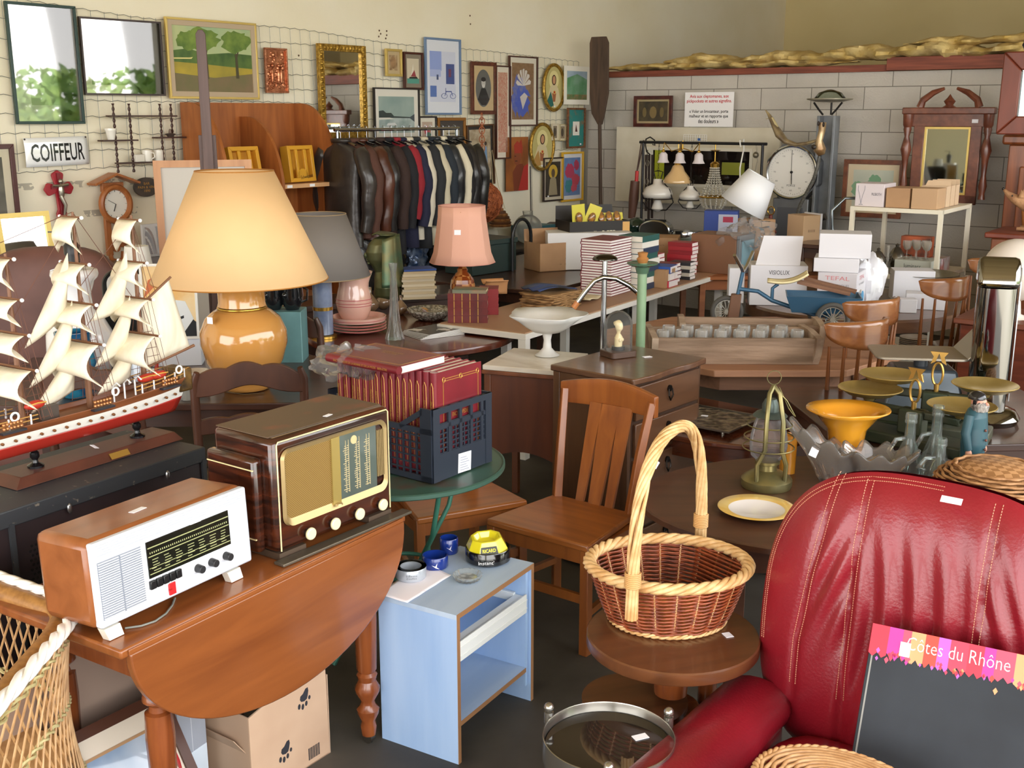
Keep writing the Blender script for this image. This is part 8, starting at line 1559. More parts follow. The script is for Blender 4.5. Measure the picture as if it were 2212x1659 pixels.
# ---- glossy table with silver tray
t = T('glossy_side_table', 'glossy mahogany bow-edged side table holding a silver tray', 'table', (.93, 4.93, 0), rad(-42)); GLO = wood('#5f2f1c', '#44200f', .12, 'x', 3, .8)
pp = [(-.5, .28), (-.5, -.22)] + [(-.5 + i/10, -.22 - .16*sin(PI*i/10)) for i in range(1, 10)] + [(.5, -.22), (.5, .28)]
B().prism(pp, .575, .60, 'z').build('table_top', GLO, t, bev=.006); B().prism([(x*.93, y*.9) for x, y in pp], .50, .575, 'z').build('apron', GLO, t)
for x, y in ((-.42, -.18), (.42, -.18), (-.42, .22), (.42, .22)): B().lathe([(.012, 0), (.016, .2), (.024, .44), (.03, .47), (.02, .49), (.026, .5)], 16, (x, y, 0)).build('turned_leg', GLO, t)
t = T('silver_tray', 'rectangular tarnished silver tray with chased pattern and loop handles', 'tray', Vector((.84, 4.88, .615)), rad(-38)); TS = mt('#6f6a62', .3, .9, '#b5afa2', 28, tex='voronoi', bump=1, bs=40)
B().box(-.24, .24, -.16, .16, 0, .006).build('tray_plate', TS, t, bev=.002); frame(B(), .50, .34, .012, .008, 0).build('beaded_rim', mt('#8f897c', .3, .9), t, rot=(-PI/2, 0, 0), loc=(0, -.17, .004)); [B().tube([(s_*.24, -.05, .006), (s_*.27, -.04, .02), (s_*.27, .04, .02), (s_*.24, .05, .006)], .005, 6).build('loop_handle', mt('#8f897c', .3, .9), t) for s_ in (-1, 1)]; sticker(t, (.03, .02, .0065), (0, 0, .3), .03, .018)
for x, y in ((-.2, -.13), (.2, -.13), (-.2, .13), (.2, .13)): B().cyl((x, y, -.0145), (x, y, 0), .008).build('foot', mt('#8f897c', .3, .9), t)
# ---- octagonal table with kneading trough
RUW = wood('#8a6248', '#6d4b37', .75, 'x', 4); OT = Vector((1.30, 5.98, 0))
t = T('octagonal_table', 'weathered octagonal wooden table under the kneading trough', 'table', OT, 0); B().prism([(.84*cos(PI/8 + PI/4*i), .80*sin(PI/8 + PI/4*i)) for i in range(8)], .715, .75, 'z').build('table_top', wood('#a87a5a', '#8c6247', .6, 'x', 3), t, bev=.004); B().prism([(.7*cos(PI/8 + PI/4*i), .66*sin(PI/8 + PI/4*i)) for i in range(8)], .62, .714, 'z').build('apron', RUW, t); legs4(t, -.45, .45, -.48, .48, .62, .035, RUW)
OLDW = mt('#a58b74', .85, 0, '#79634f', 5, st=(.5, 4, 4), bump=.5, bs=12, det=8)
def trough(lab, x0, x1, y0, d, h, rz):
    t = T('kneading_trough', lab, 'trough', (x0, y0, .7515), rz, 'wooden kneading troughs'); L_ = x1 - x0
    B().box(.02, L_ - .02, .025, d - .025, .055, .07).build('bottom_board', OLDW, t)
    for s_, yy in ((-1, 0), (1, d)): B().hexa([(0, yy - s_*.03 - .011, 0), (L_, yy - s_*.03 - .011, 0), (L_, yy - s_*.03 + .011, 0), (0, yy - s_*.03 + .011, 0), (0, yy - .011, h), (L_, yy - .011, h), (L_, yy + .011, h), (0, yy + .011, h)]).build('side_board', OLDW, t)
    for x in (0, L_): B().prism([(-.03, h*.45), (-.05, h*1.05), (d*.5, h*1.12), (d + .05, h*1.05), (d + .03, h*.45), (d - .02, 0), (.02, 0)], x - .016, x + .016, 'x').build('end_board', mt('#b09a84', .8, 0, '#7c6450', 8, bump=.4), t)
    return t
tr = trough('long weathered wooden kneading trough holding a row of glass cups', .70, 1.50, 5.36, .30, .135, rad(-1)); trough('second narrower wooden trough holding cutlery behind the glass cups', .90, 1.62, 5.78, .20, .13, rad(-6))
q = random.Random(3)
GC1 = glass('#f6f4f0', 1.8, .02, .2, bl=.32); n_ = 0
for j in range(2):
    for i in range(8):
        x = .055 + i*.096 + .045*j; y = .10 + .12*j
        if x > .75: continue
        n_ += 1; t = T('glass_cup', 'clear glass cup with side handles in the wooden trough', 'glass', (.70 + x, 5.36 + y, .8225), q.uniform(0, 3), 'glass cups in the trough'); B().lathe([(.016, 0), (.018, .004), (.030, .03), (.034, .06), (.031, .085), (.029, .085), (.031, .06), (.026, .03), (0, .012)], 20).build('cup_body', GC1, t, smooth=80); B().tube([(.031, 0, .07), (.046, 0, .062), (.044, 0, .035), (.029, 0, .03)], .0035, 6).build('handle', GC1, t)
for i in range(9): nb('fork' if i % 2 else 'spoon', B().tube([(0, 0, 0), (.09, 0, .004)], .003, 6).sph((.11, 0, .004), (.024, .013, .004), 12, 6), CHR, (.98 + .066*i, 5.855 - .008*i, .8285), 'silver fork lying in the rear trough' if i % 2 else 'silver spoon lying in the rear trough', 'cutlery', rz=q.uniform(-.5, .5), group='forks in the rear trough' if i % 2 else 'spoons in the rear trough')
# ---- blue toy tricycle with tipping tray
TR = P(1790, 737, .7515); TRC = Vector((1.50, 6.28, .7515)); t = T('toy_tricycle', 'blue metal child tricycle with rear tipping tray, spoked wheels and cream seat', 'tricycle', TRC, rad(-12)); TB_ = mt('#3a607c', .35, .2); RB_ = mt('#4a4844', .7); k = 1/400
def tq(px, py, y=0): q_ = PY(px, py, TRC.y + y); d_ = q_ - TRC; return Vector((d_.x*cos(rad(12)) - d_.y*sin(rad(12)), d_.x*sin(rad(12)) + d_.y*cos(rad(12)), d_.z))
def whl(c_, r_):
    w_ = B().tube([(c_[0] + r_*.86*cos(a_), c_[1], c_[2] + r_*.86*sin(a_)) for a_ in [2*PI*i/28 for i in range(28)]], r_*.15, 8, closed=True).build('wheel', RB_, t, smooth=80); b = B()
    for i in range(14): a_ = 2*PI*i/14; b.cyl((c_[0], c_[1], c_[2]), (c_[0] + r_*.76*cos(a_), c_[1], c_[2] + r_*.76*sin(a_)), .003, n=5)
    b.cyl((c_[0], c_[1] - .02, c_[2]), (c_[0], c_[1] + .02, c_[2]), .014, n=10).tube([(c_[0] + r_*.72*cos(a_), c_[1], c_[2] + r_*.72*sin(a_)) for a_ in [2*PI*i/24 for i in range(24)]], .005, 5, closed=True); b.build('spokes', mt('#a9a79c', .35, .7), w_)
R1 = .095; cW = tq(1795, 700, -.12); cW2 = tq(1712, 692, .1); cF = tq(1562, 672, 0); whl((cW.x, -.13, R1), R1); whl((cW.x - .03, .13, R1), R1); whl((cF.x + .02, 0, R1), R1)
xr = cW.x; hx = xr - .57
B().tube([(hx + .03, 0, R1), (hx + .055, 0, .24), (hx + .07, 0, .33)], .011, 8).tube([(hx + .055, 0, .23), (hx + .16, 0, .22), (hx + .24, 0, .17), (xr - .08, 0, .09), (xr, 0, R1)], .012, 8).tube([(hx + .24, 0, .17), (hx + .24, 0, .24), (hx + .27, 0, .265)], .010, 8).cyl((xr - .03, -.13, R1), (xr - .03, .13, R1), .007).build('frame_tube', TB_, t, smooth=80)
B().tube([(hx + .07, 0, .33), (hx + .06, -.04, .36), (hx + .02, -.13, .44)], .010, 8).tube([(hx + .07, 0, .33), (hx + .09, .04, .36), (hx + .12, .13, .43)], .010, 8).build('handlebar', CHR, t, smooth=80); B().hexa([(hx - .005, -.03, .06), (hx + .06, -.03, .06), (hx + .06, .03, .06), (hx - .005, .03, .06), (hx + .01, -.03, .2), (hx + .07, -.03, .2), (hx + .07, .03, .2), (hx + .01, .03, .2)]).build('front_fork', mt('#6a4a36', .7), t, bev=.006)
B().grid(lambda u, v: (hx + .21 + .22*u, .075*(2*v - 1)*(1 - .3*(1 - u)), .275 + .05*u**3 + .012*(2*v - 1)**2 - .008*sin(PI*u)), 12, 8).build('cream_seat', mt('#e3d6a8', .4), t, sol=.01, smooth=80)
ty = lambda z, e: [(xr - .22 - e, -.09 - e, z), (xr + .12 + e, -.09 - e, z), (xr + .12 + e, .09 + e, z), (xr - .22 - e, .09 + e, z)]
b = B().add(ty(.12, 0) + ty(.215, .035) + ty(.125, -.006) + ty(.215, .028), [(3, 2, 1, 0), (8, 9, 10, 11)] + [f for i in range(4) for f in ((i, (i + 1) % 4, 4 + (i + 1) % 4, 4 + i), (8 + (i + 1) % 4, 8 + i, 12 + i, 12 + (i + 1) % 4), (4 + i, 4 + (i + 1) % 4, 12 + (i + 1) % 4, 12 + i))]); b.build('blue_tray', TB_, t)
for i in range(2): nb('wooden_plank', B().box(-.15, .15, -.03, .03, 0, .02), RUW, TRC + Vector((xr*.98 - .03 + .06*i, .02 + .08*i, .232 - .0*i)), 'front brown wooden plank lying across the blue tricycle tray' if i == 0 else 'rear brown wooden plank lying across the blue tricycle tray', 'plank', rot=(0, .2, rad(-14 - 8*i)))
# ---- bow-back chairs around the dark table
CHW = wood('#7a4a28', '#5f371d', .25, 'z', 3, .4)
def windsor(lab, x, y, rzd, H_=.92):
    t = T('spindle_back_chair', lab, 'chair', (x, y, 0), rad(rzd), 'spindle back chairs'); 
    B().lathe([(.17, .425), (.20, .43), (.205, .45), (.19, .455), (0, .445)], 32, (0, -.0, 0)).build('seat', CHW, t)
    def cr(u, v): a_ = PI*(.12 + .76*u); e = sin(PI*u)**.35; return (.20*cos(a_), .04 + .19*sin(a_), H_ - .115*e + .135*e*v + .01)
    B().grid(cr, 26, 5).build('crest_rail', wood('#8d5a32', '#6c3f20', .22, 'x', 3, .5), t, sol=.018, smooth=80)
    for i in range(7): a_ = PI*(.17 + .66*i/6); B().tube([(.15*cos(a_), .02 + .14*sin(a_), .45), (.18*cos(a_), .035 + .175*sin(a_), .62), (.20*cos(a_), .04 + .19*sin(a_), H_ - .09)], [.010, .013, .007], 7).build('spindle', CHW, t)
    for sx_, sy_ in ((-1, -1), (1, -1), (-1, 1), (1, 1)): B().tube([(sx_*.11, sy_*.11, .43), (sx_*.145, sy_*.145, .2), (sx_*.17, sy_*.17, 0)], [.014, .019, .012], 9).build('leg', CHW, t)
    B().cyl((-.15, -.14, .17), (-.15, .14, .17), .009).cyl((.15, -.14, .17), (.15, .14, .17), .009).cyl((-.15, 0, .17), (.15, 0, .17), .009).build('stretcher', CHW, t)
windsor('reddish spindle-back chair nearest the brass scale pans', 1.56, 5.24, 207, 1.0); windsor('spindle-back chair standing just behind the reddish one', 1.77, 5.72, 210, 1.02); windsor('spindle-back chair right of the white boxes at the dark table', 2.44, 6.50, 208, 1.02); windsor('farthest spindle-back chair, beyond the dark round table', 3.02, 7.30, 212, 1.04)
# ---- dark round table with white boxes
t = T('dark_round_table', 'dark glossy pedestal table loaded with white cartons', 'table', (2.26, 7.28, 0)); B().lathe([(.66, .66), (.70, .67), (.70, .735), (.69, .75), (0, .75)], 64).build('table_top', DTP, t, smooth=30); B().lathe([(.2, 0), (.2, .04), (.06, .1), (.09, .3), (.06, .5), (.12, .66)], 20).build('pedestal', DKW, t)
W1 = mt('#d6d5da', .6); ZT2 = .7505
t = carton('large white fondue set carton with blue disc on the dark table', 0, 0, ZT2, .24, .28, .25, rad(-28), mt('#d3d0d6', .5), loc=Vector((2.02, 6.86, 0)), txt=[('MULTI FONDUES', -.0, .17, .15, .016, '#8a8a92'), ('TEFAL', -.0, .215, .15, .025, '#d88a90')]); SIDE = B().box(.1205, .1215, .005, .275, .005, .245).build('printed_side', mt('#e6e4ea', .5), t)
RS_ = (PI/2, 0, PI/2); text('TEFAL', SIDE, mt('#d0525c', .5), .15, .025, (.122, .14, .215), RS_); text('MULTI FONDUES', SIDE, mt('#8a8a92', .5), .15, .014, (.122, .14, .175), RS_)
def disc(par, x, y, z, rx, rz_, c_, ax): B().prism(ell(y if ax == 'x' else x, z, rx, rz_, 24), *((.1215, .1222) if ax == 'x' else (-.0012, 0)), ax).build('printed_shape', mt(c_, .4), par)
disc(SIDE, 0, .12, .075, .04, .06, '#1f2c4a', 'x'); disc(SIDE, 0, .12, .125, .04, .014, '#cfc6b8', 'x'); B().prism(ell(.195, .075, .045, .045, 26), .1222, .1232, 'x').build('blue_disc', mt('#2f9ad0', .4), SIDE); disc(t, .02, 0, .07, .045, .04, '#26293a', 'y'); B().box(-.10, -.02, -.0015, 0, .075, .087).build('printed_handle', mt('#26293a', .4), t)
carton('flat white carton directly on top of the fondue carton', 0, 0, 1.0015, .27, .26, .085, rad(-18), W1, loc=Vector((2.01, 6.87, 0))); carton('topmost white carton of the pile on the fondue carton', 0, 0, 1.0875, .31, .24, .15, rad(-16), W1, loc=Vector((2.06, 6.88, 0)))
t = carton('white lamp carton with black lettering and tall raised lid', 0, 0, ZT2, .36, .24, .26, rad(-8), W1, loc=Vector((1.72, 7.12, 0)), txt=[('VISIOLUX', .0, .215, .13, .028, '#1c1c20')]); B().hexa([(-.15, .02, .26), (.13, .02, .26), (.13, .024, .26), (-.15, .024, .26), (-.10, .1, .44), (.15, .1, .44), (.15, .104, .44), (-.10, .104, .44)]).build('raised_flap', W1, t)
carton('small white carton left of the lettered lamp carton', 0, 0, ZT2, .10, .2, .23, rad(-8), W1, loc=Vector((1.47, 7.22, 0)))
for (px, x, y, w_, d, h, r_, lab) in ((0, 2.66, 7.30, .26, .18, .20, -10, 'white carton right of the white plastic bag on the dark table'), (0, 2.62, 6.96, .24, .14, .10, -18, 'low bright white carton at the right front of the dark table'), (0, 2.47, 6.84, .10, .08, .085, -10, 'smallest white cube box at the front edge of the dark table')): carton(lab, 0, 0, ZT2, w_, d, h, rad(r_), W1, loc=Vector((x, y, 0)))
bag2 = bag('white bulging plastic bag beside the fondue carton', Vector((2.30, 7.16, .7505)), .11, .12, .17, 8, am=.10); bag2.data = bag2.data.copy(); bag2.data.materials.clear(); bag2.data.materials.append(mt('#f0f0f4', .35))
t = T('brass_cake_stand', 'wide shallow bronze dish on a pedestal behind the white cartons', 'dish', (3.02, 8.06, 0)); t.location = Vector((2.78, 7.50, ZT2)); t.scale = (1, 1, .62); B().lathe([(.09, 0), (.07, .03), (.04, .06), (.05, .14), (.03, .2), (.1, .215), (.2, .235), (.24, .26), (.235, .262), (.1, .23), (0, .225)], 36).build('pedestal_dish', mt('#6a6455', .3, .7, '#8a846c', 8), t)
# ---- brown low table, monitor, cartons and white lampshade
t = table('orange-brown wooden table beneath the monitor and tall cartons', Vector((1.42, 8.45, 0)), rad(4), 1.25, .75, .75, wood('#a8663a', '#8a4f2a', .35, 'x', 3), name='side_table')
t = T('box_monitor', 'old boxy monitor with pale blue screen and brown casing', 'monitor', (1.52, 8.62, .7505), rad(28)); B().box(-.02, .36, 0, .30, 0, .30).build('brown_casing', mt('#8a6248', .5), t, bev=.006); t.location = Vector((1.42, 8.72, .7505)); t.rotation_euler.z = rad(-34); B().box(.361, .39, .0, .30, 0, .30).build('grey_bezel', mt('#7a7f84', .4), t, bev=.004); B().box(.39, .396, .04, .26, .06, .26).build('screen', mt('#8fb6c4', .12), t)
t = T('speaker_box', 'small white speaker in a plastic bag near the tricycle handlebar', 'speaker', (2.02, 8.48, .7505), rad(20)); B().box(-.07, .07, 0, .1, 0, .16).build('cabinet', mt('#d6d6da', .5), t, bev=.01); B().cyl((0, -.003, .08), (0, .001, .08), .05, n=24).build('grille', mt('#8f9298', .6), t)
carton('tall brown carton standing under the white lampshade', 0, 0, .7505, .22, .2, .40, rad(20), CBX, loc=Vector((1.98, 8.80, 0))); t = carton('tall narrow brown and white carton right of the monitor', 0, 0, .7505, .16, .2, .44, rad(24), mt('#c9a884', .7), loc=Vector((2.34, 8.72, 0)), txt=[('|||||', 0, .32, .06, .02, '#5a4a3c')]); B().box(.081, .10, .0, .2, 0, .45).build('white_side', W1, t)
carton('open brown carton with raised flap behind the lettered lamp carton', 0, 0, .7505, .2, .2, .2, rad(10), mt('#d9b898', .8), True, loc=Vector((2.52, 8.60, 0)))
t = T('white_lampshade', 'white conical lampshade tilted on top of the tall brown carton', 'lampshade', (1.86, 8.86, 1.31), 0, rot=(.1, .5, 0)); B().shell([(.19, -.08), (.12, .20)], 44).build('lamp_shade', mt('#f0f2f6', .6), t, sol=.003, smooth=80); B().cyl((-.12, 0, .18), (.12, 0, .18), .003, n=6).build('shade_fitter', WP2, t)
bag('crumpled clear plastic bag hanging beneath the white lampshade', Vector((1.82, 8.62, .96)), .20, .10, .10, 14, .2, n=40, am=.2)
# ---- cream metal shelving
F0 = P(1833, 452, 1.3); F1 = P(2037, 455, 1.3); rz = RZB; w_ = .66; d = .78; F0 = F1 - DB*w_
t = T('metal_shelving', 'cream metal shelving unit stacked with glass cartons', 'shelving', (F0.x, F0.y, 0), rz); CM = mt('#e3dcc8', .4)
for z in (.22, .82, 1.3): B().box(0, w_, 0, d, z - .03, z).build('shelf', CM, t, bev=.002)
for x in (0, w_ - .03):
    for y in (0, d - .03): B().box(x, x + .03, y - .001, y + .031, 0, 1.301).build('post', CM, t)
def sh(x, y, z): return Vector((F0.x, F0.y, z)) + Vector((cos(rz), sin(rz), 0))*x + Vector((-sin(rz), cos(rz), 0))*y
CW = mt('#d9cfd2', .6); 
t = carton('white glassware carton with wine glass drawing, top left of the shelving', 0, 0, 1.3015, .21, .26, .165, rz, CW, loc=sh(.125, .03, 0), txt=[('PILSBOTH', .05, .09, .07, .02, '#4a4a52')]); B().tube([(-.085, -.001, .15), (-.085, -.001, .12), (-.07, -.001, .07), (-.06, -.001, .02), (-.075, -.001, .012), (-.045, -.001, .012), (-.06, -.001, .02), (-.052, -.001, .07), (-.037, -.001, .12), (-.037, -.001, .15)], .0015, 4).build('printed_glass', mt('#7a7a84', .5), t)
carton('brown glassware carton in the middle of the shelving top', 0, 0, 1.3015, .17, .28, .14, rz, CBX, loc=sh(.33, .03, 0)); carton('brown glassware carton at the right front corner of the shelving top', 0, 0, 1.3015, .18, .20, .145, rz, mt('#bf9c78', .8), loc=sh(.52, .02, 0))
for i in range(3): carton('narrow carton, %s behind the right front carton on the shelving top' % ('first', 'second', 'third')[i], 0, 0, 1.3015, .18, .10, .15, rz, mt('#d8bc9c', .8), True, loc=sh(.52, .24 + i*.12, 0), tape=False)
t = carton('wide grey-green glassware carton on the middle shelf', 0, 0, .8215, .26, .24, .11, rz, mt('#b9bdb2', .5), loc=sh(.47, .04, 0), txt=[('luminarc', .0, .07, .12, .03, '#3a3d42')]); B().box(-.13, .13, -.0015, 0, .0, .03).build('dark_band', mt('#3c3f42', .5), t); B().box(-.13, .13, -.0015, 0, .035, .043).build('green_line', mt('#8ab83c', .5), t)
carton('orange and dark boxed set on the back of the middle shelf', 0, 0, .8215, .22, .1, .24, rz, mt('#c4623a', .5, 0, '#2a2424', 6), loc=sh(.36, .45, 0)); carton('small red and silver tin at the right end of the middle shelf', 0, 0, .8215, .1, .2, .10, rz, mt('#a8402c', .3, .3, '#c8c8cc', 9), loc=sh(.545, .35, 0))
for i, (x, y) in enumerate(((.40, .12), (.47, .12), (.54, .12), (.44, .2), (.51, .2))): nb('wine_glass', B().lathe([(.025, 0), (.004, .004), (.004, .06), (.02, .07), (.033, .10), (.031, .13), (.029, .13), (.02, .075), (0, .066)], 20), glass('#f2eee6', 2, milk=.2), sh(x, y, .9325), 'stemmed glass standing on the wide grey-green carton', 'glass', group='stemmed glasses on the grey-green carton', smooth=80)
PW_ = mt('#7f7a70', .25, .8, '#5c574e', 8)
for (x, y, z, s, lab) in ((.08, .12, .8215, 1.15, 'domed pewter tureen on the left of the middle shelf'), (.20, .10, .8215, .9, 'dark pewter coffee pot in the middle of the middle shelf'), (.28, .28, .8215, 1.0, 'tall pewter jug at the back of the middle shelf')):
    t = T('pewter_pot', lab, 'pot', sh(x, y, z), 0); B().lathe([(.04*s, 0), (.065*s, .04*s), (.07*s, .09*s), (.05*s, .13*s), (.03*s, .16*s), (.012*s, .175*s), (.015*s, .19*s), (0, .2*s)], 28).build('pot_body', PW_, t, smooth=60); B().tube([(.06*s, 0, .12*s), (.11*s, 0, .11*s), (.1*s, 0, .05*s), (.065*s, 0, .04*s)], .005, 6).build('handle', PW_, t)
nb('oil_lamp_chimney', B().lathe([(.03, 0), (.034, .03), (.012, .09), (.010, .2), (.008, .2), (0, .02)], 20), glass('#f4f2ee', 2, milk=.2), sh(.14, -.16, .96), 'clear long-necked glass chimney in front of the shelving', 'glass chimney', smooth=80).location = sh(.27, .10, .8215)
for i in range(9): nb('plate', B().lathe([(.07, 0), (.12, .014), (.118, .017), (.06, .005), (0, .004)], 32), mt('#c9bba8', .2, 0, '#8a6a4c', 3), sh(.48, .26, .2205 + .0125*i), 'brown rimmed plate, %s of the stack on the lowest shelf' % ORD[8 - i], 'plate', group='plates on the lowest shelf', smooth=60)
nb('horn_loop', B().tube([(.0, 0, 0), (-.10, 0, .10), (-.11, 0, .24), (-.02, 0, .33), (.07, 0, .33), (.10, 0, .28)], [.022, .012, .011, .011, .013, .02], 10), mt('#7c8488', .25, .8), sh(-.06, .1, 1.02), 'curved grey metal horn standing at the left of the shelving', 'horn', smooth=80)
t = table('small dark stand at the left of the shelving holding metal horn', sh(-.42, .0, 0), rz, .4, .4, 1.0, DKW, name='stand')
# ---- green scale with brass pans, kitchen scale, chrome tap
t = table('low dark table holding the scales, chrome tap and painted figure', Vector((1.30, 3.98, 0)), rad(4), 1.15, .98, .70, DKW, name='side_table'); bpy.data.objects[t.name].location.y = 4.12
DGR = mt('#35402f', .45, .3, '#4a4a3c', 8); PAN = mt('#b09858', .32, .7, '#c4ac70', 7)
def bscale(lab, pl, pr_, z, s):
    a = pc(*pl, z); c = pc(*pr_, z); m = (a + c)/2; r_ = ang(a, c); L_ = (c.xy - a.xy).length/2; t = T('balance_scale', lab, 'scale', (m.x, m.y, .7015), r_, 'cast iron balance scales'); h = z - .7015
    B().box(-L_ - .04, L_ + .04, -.07, .07, 0, .05).box(-.05, .05, -.03, .03, .05, h - .05).box(-L_, L_, -.012, .012, h - .085, h - .05).build('cast_body', DGR, t, bev=.008)
    for s_ in (-1, 1):
        B().lathe([(.02, h - .05), (.03, h - .03), (.09*s, h - .022), (.125*s, h), (.122*s, h + .003), (.085*s, h - .016), (0, h - .019)], 40, (s_*L_, 0, 0)).build('brass_pan', PAN, t, smooth=60); B().tube([(s_*L_ - .03, 0, h - .03), (s_*L_, 0, h - .07), (s_*L_ + .03, 0, h - .03)], .006, 6).build('pan_bracket', DGR, t)
    B().tube([(.02*cos(a_), -.0, h + .02 + .045*sin(a_)) for a_ in [2*PI*i/20 for i in range(20)]], .005, 6, closed=True).cyl((0, 0, h - .05), (0, 0, h - .02), .01).prism([(-.03, h + .06), (-.012, h + .07), (0, h + .105), (.012, h + .07), (.03, h + .06), (.02, h + .09), (.034, h + .11), (-.034, h + .11), (-.02, h + .09)], -.004, .004, 'y').build('brass_crown', mt('#b8924c', .3, .8), t)
bscale('green iron balance with two brass pans and crown pointer, front one', (1880, 838), (2078, 875), .90, 1.0); bscale('second balance with brass pans just behind the green one', (1925, 808), (2128, 830), .93, 1.0)
t = T('platform_scale', 'grey kitchen scale with square metal tray raised at one side', 'scale', (1.74, 4.66, .7015), rad(-8)); B().hexa([(-.16, -.12, 0), (.2, -.12, 0), (.2, .14, 0), (-.16, .14, 0), (-.1, -.08, .2), (.15, -.08, .2), (.15, .1, .2), (-.1, .1, .2)]).build('scale_body', mt('#565f66', .35, .4), t, bev=.012); B().cyl((.02, .02, .2), (.02, .02, .25), .03).build('neck', mt('#3c4146', .4), t); B().prism(rr(-.19, .19, -.13, .15, .04), .25, .262, 'z').hexa([(.17, -.12, .255), (.18, -.12, .255), (.18, .14, .255), (.17, .14, .255), (.25, -.12, .345), (.26, -.12, .345), (.26, .14, .345), (.25, .14, .345)]).build('metal_tray', mt('#a39a8c', .35, .6), t, bev=.003)
p = PY(2140, 800, 4.5); t = T('beer_tap', 'tall rounded chrome beer tap column with glass front', 'beer tap', (p.x, 4.52, .7015), rad(-20)); CT = mt('#8f8c86', .06, 1); zt_ = PY(2150, 556, 4.5).z - .7015
B().prism(rr(-.075, .075, -.09, .09, .05, 6), 0, zt_ - .12, 'z').build('chrome_column', CT, t); B().prism([(-.09, zt_ - .12)] + [(-.0 - .09*cos(a_), zt_ - .12 + .12*sin(a_)) for a_ in [PI*i/14 for i in range(1, 14)]] + [(.09, zt_ - .12)], -.08, .08, 'x').build('rounded_hood', CT, t, bev=.02); B().prism([(-.05, .1), (.05, .1), (.05, zt_ - .12)] + [(.05*cos(a_), zt_ - .12 + .08*sin(a_)) for a_ in [PI*i/12 for i in range(1, 12)]] + [(-.05, zt_ - .12)], .082, .086, 'x').build('front_plate', mt('#c9cdd0', .15, .6), t); B().lathe([(.13, 0), (.14, .02), (.12, .05), (.09, .06), (0, .06)], 36).build('base_ring', CT, t)
# figurine
p = PY(2105, 1020, 3.86); t = T('painted_figurine', 'painted figurine of a bearded person in blue coat and dark cap', 'figurine', (1.62, 3.86, .652), rad(38)); t.location.x = PY(2105, 930, 3.86).x; BC = mt('#264c56', .45, 0, '#20404a', 6)
sk = [((0, 0, .0), (.04, .035)), ((0, 0, .10), (.048, .042)), ((0, 0, .16), (.044, .038)), ((0, 0, .20), (.048, .036)), ((0, 0, .225), (.03, .03)), ((0, 0, .235), (.018, .02))]
B().tube([(-.022, 0, 0), (-.022, 0, .09)], .019, 12).tube([(.022, 0, 0), (.022, 0, .09)], .019, 12).build('trousers', mt('#27506e', .5), t); b = B().at((0, 0, .045)); b.grid(fs, 24, 30, cu=True); b.build('coat', BC, t, smooth=80)
for s_ in (-1, 1): B().tube([(s_*.042, 0, .255), (s_*.058, .0, .19), (s_*.052, -.012, .13)], [.018, .017, .014], 10).build('sleeve', BC, t, smooth=80); B().sph((s_*.051, -.014, .117), (.011, .012, .016), 10, 8).build('hand', mt('#b5836a', .5), t)
B().sph((0, -.006, .298), (.024, .028, .030), 16, 12).sph((0, -.036, .296), (.005, .009, .007), 8, 6).build('head', mt('#c98f78', .45), t, smooth=80); B().lathe([(.0, -.0), (.028, .01), (.032, .03), (.02, .045), (0, .045)], 20, (0, -.012, .258), fn=lambda a_, z: 1 + .06*cos(9*a_)).build('beard', mt('#3a3432', .5, 0, '#a8a29a', 40, st=(4, 4, .5)), t); B().sph((0, .002, .312), (.029, .033, .026), 18, 10, z0=-.1).cyl((0, .0, .306), (0, -.012, .304), .030, n=20).build('cap', mt('#17181c', .2, coat=.5), t)
for z in (.13, .165, .20): B().sph((0, -.047 if z < .2 else -.042, z), .005, 8, 6).build('button', mt('#6a3a2c', .3), t)
B().box(-.055, .055, -.045, .05, -.02, 0).build('plinth', mt('#2a2420', .5), t)
t = T('wicker_hamper', 'pale wicker basket at the right border above the red armchair', 'basket', (1.66, 3.62, 0)); t.location.z = .6315; b = B()
for j in range(16): z = .008 + j*.0095; r_ = .17 + .03*sin(j/5) - .004*max(0, j - 10)**1.4; b.tube([((r_ + .004*cos(14*a_ + PI*(j % 2)))*cos(a_), (r_ + .004*cos(14*a_ + PI*(j % 2)))*sin(a_), z) for a_ in [2*PI*i/84 for i in range(84)]], .0056, 5, closed=True)
b.build('woven_side', mt('#b98a5c', .55, 0, '#94683e', 30), t, smooth=80); B().lathe([(0, .004), (.17, .004), (.17, .008), (0, .008)], 32).lathe([(.15, .13), (.1, .16), (0, .165)], 32).build('lid', mt('#b98a5c', .55, 0, '#94683e', 40, tex='checker', bump=.5), t)
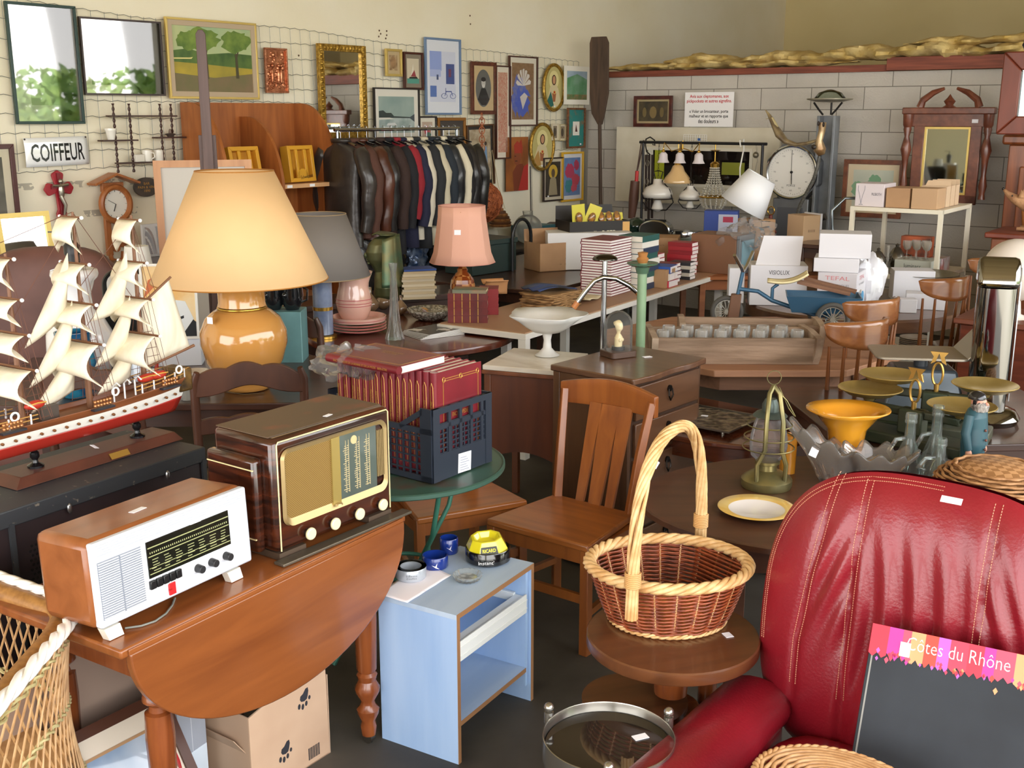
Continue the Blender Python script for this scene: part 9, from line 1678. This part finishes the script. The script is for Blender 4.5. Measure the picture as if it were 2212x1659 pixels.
# ---- right border furniture
t = T('carved_sideboard', 'reddish brown carved cabinet behind the chrome tap at the right border', 'sideboard', (2.62, 5.35, 0), RZB); B().box(-.05, 1.3, 0, .5, 0, .84).build('carcass', RWD, t, bev=.01); B().box(-.08, 1.34, -.03, .52, .84, .87).build('top', mt('#6a3a28', .35), t, bev=.006); t.location = Vector((2.50, 5.98, 0))
t = T('low_dresser', 'low red-brown dresser with carved drawer, the stuffed animal on it', 'dresser', (3.38, 7.86, 0), RZB); B().box(0, 1.2, 0, .5, .0, 1.11).build('carcass', ORW, t, bev=.01); B().box(-.04, 1.24, -.04, .52, 1.11, 1.15).build('top', RW, t, bev=.01)
for i in range(2): dr = B().box(.06 + .56*i, .56 + .56*i, -.02, 0, .88, 1.06).build('drawer', ORW, t, bev=.01); B().sph((.31 + .56*i, -.035, .97), .018, 10, 8).build('knob', BRS, dr)
p = Vector((3.66, 7.90, 1.152)); t = T('stuffed_fox', 'stuffed brown fox-like animal lying with raised muzzle on the low dresser', 'taxidermy', p, RZB); FUR = mt('#8a6040', .8, 0, '#b58a62', 9, bump=.5, bs=60)
b = B(); sk = []
def limb(pts, rs, nm='leg', m=FUR): return B().tube(pts, rs, 14, flat=.9).build(nm, m, t, smooth=80)
limb([(-.02, 0, .17), (.03, 0, .13), (.12, 0, .10), (.26, 0, .095), (.42, 0, .09), (.52, 0, .07), (.58, 0, .05)], [.03, .055, .078, .088, .085, .07, .03], 'body'); limb([(-.19, -.02, .285), (-.165, -.02, .26), (-.12, -.01, .225), (-.07, 0, .20), (-.02, 0, .165)], [.010, .02, .036, .045, .045], 'head'); 
for s_ in (-1, 1): B().lathe([(.02, 0), (.014, .03), (0, .055)], 10, (-.07, s_*.03, .235)).build('ear', FUR, t); limb([(.10, s_*.05, .06), (.02, s_*.06, .022), (-.07, s_*.06, .018)], [.035, .02, .014], 'leg'); limb([(.46, s_*.05, .06), (.40, s_*.08, .03), (.30, s_*.09, .018)], [.05, .028, .015], 'leg'); B().sph((-.125, s_*.034 - .01, .245), .006, 8, 6).build('eye', mt('#0c0a08', .1), t)
limb([(.56, 0, .05), (.66, -.03, .04), (.78, -.05, .035)], [.03, .045, .012], 'tail'); B().sph((-.195, -.02, .29), .010, 8, 6).build('nose', mt('#15100e', .2), t)
nb('globe_lamp', B().sph((0, 0, .26), .17, 28, 18).lathe([(.1, 0), (.05, .02), (.04, .12)], 20), mt('#d9cfc4', .3), (2.62, 5.62, .871), 'pale round globe shade on the carved cabinet behind the chrome tap', 'globe shade', smooth=80).location = Vector((2.74, 6.02, .871))
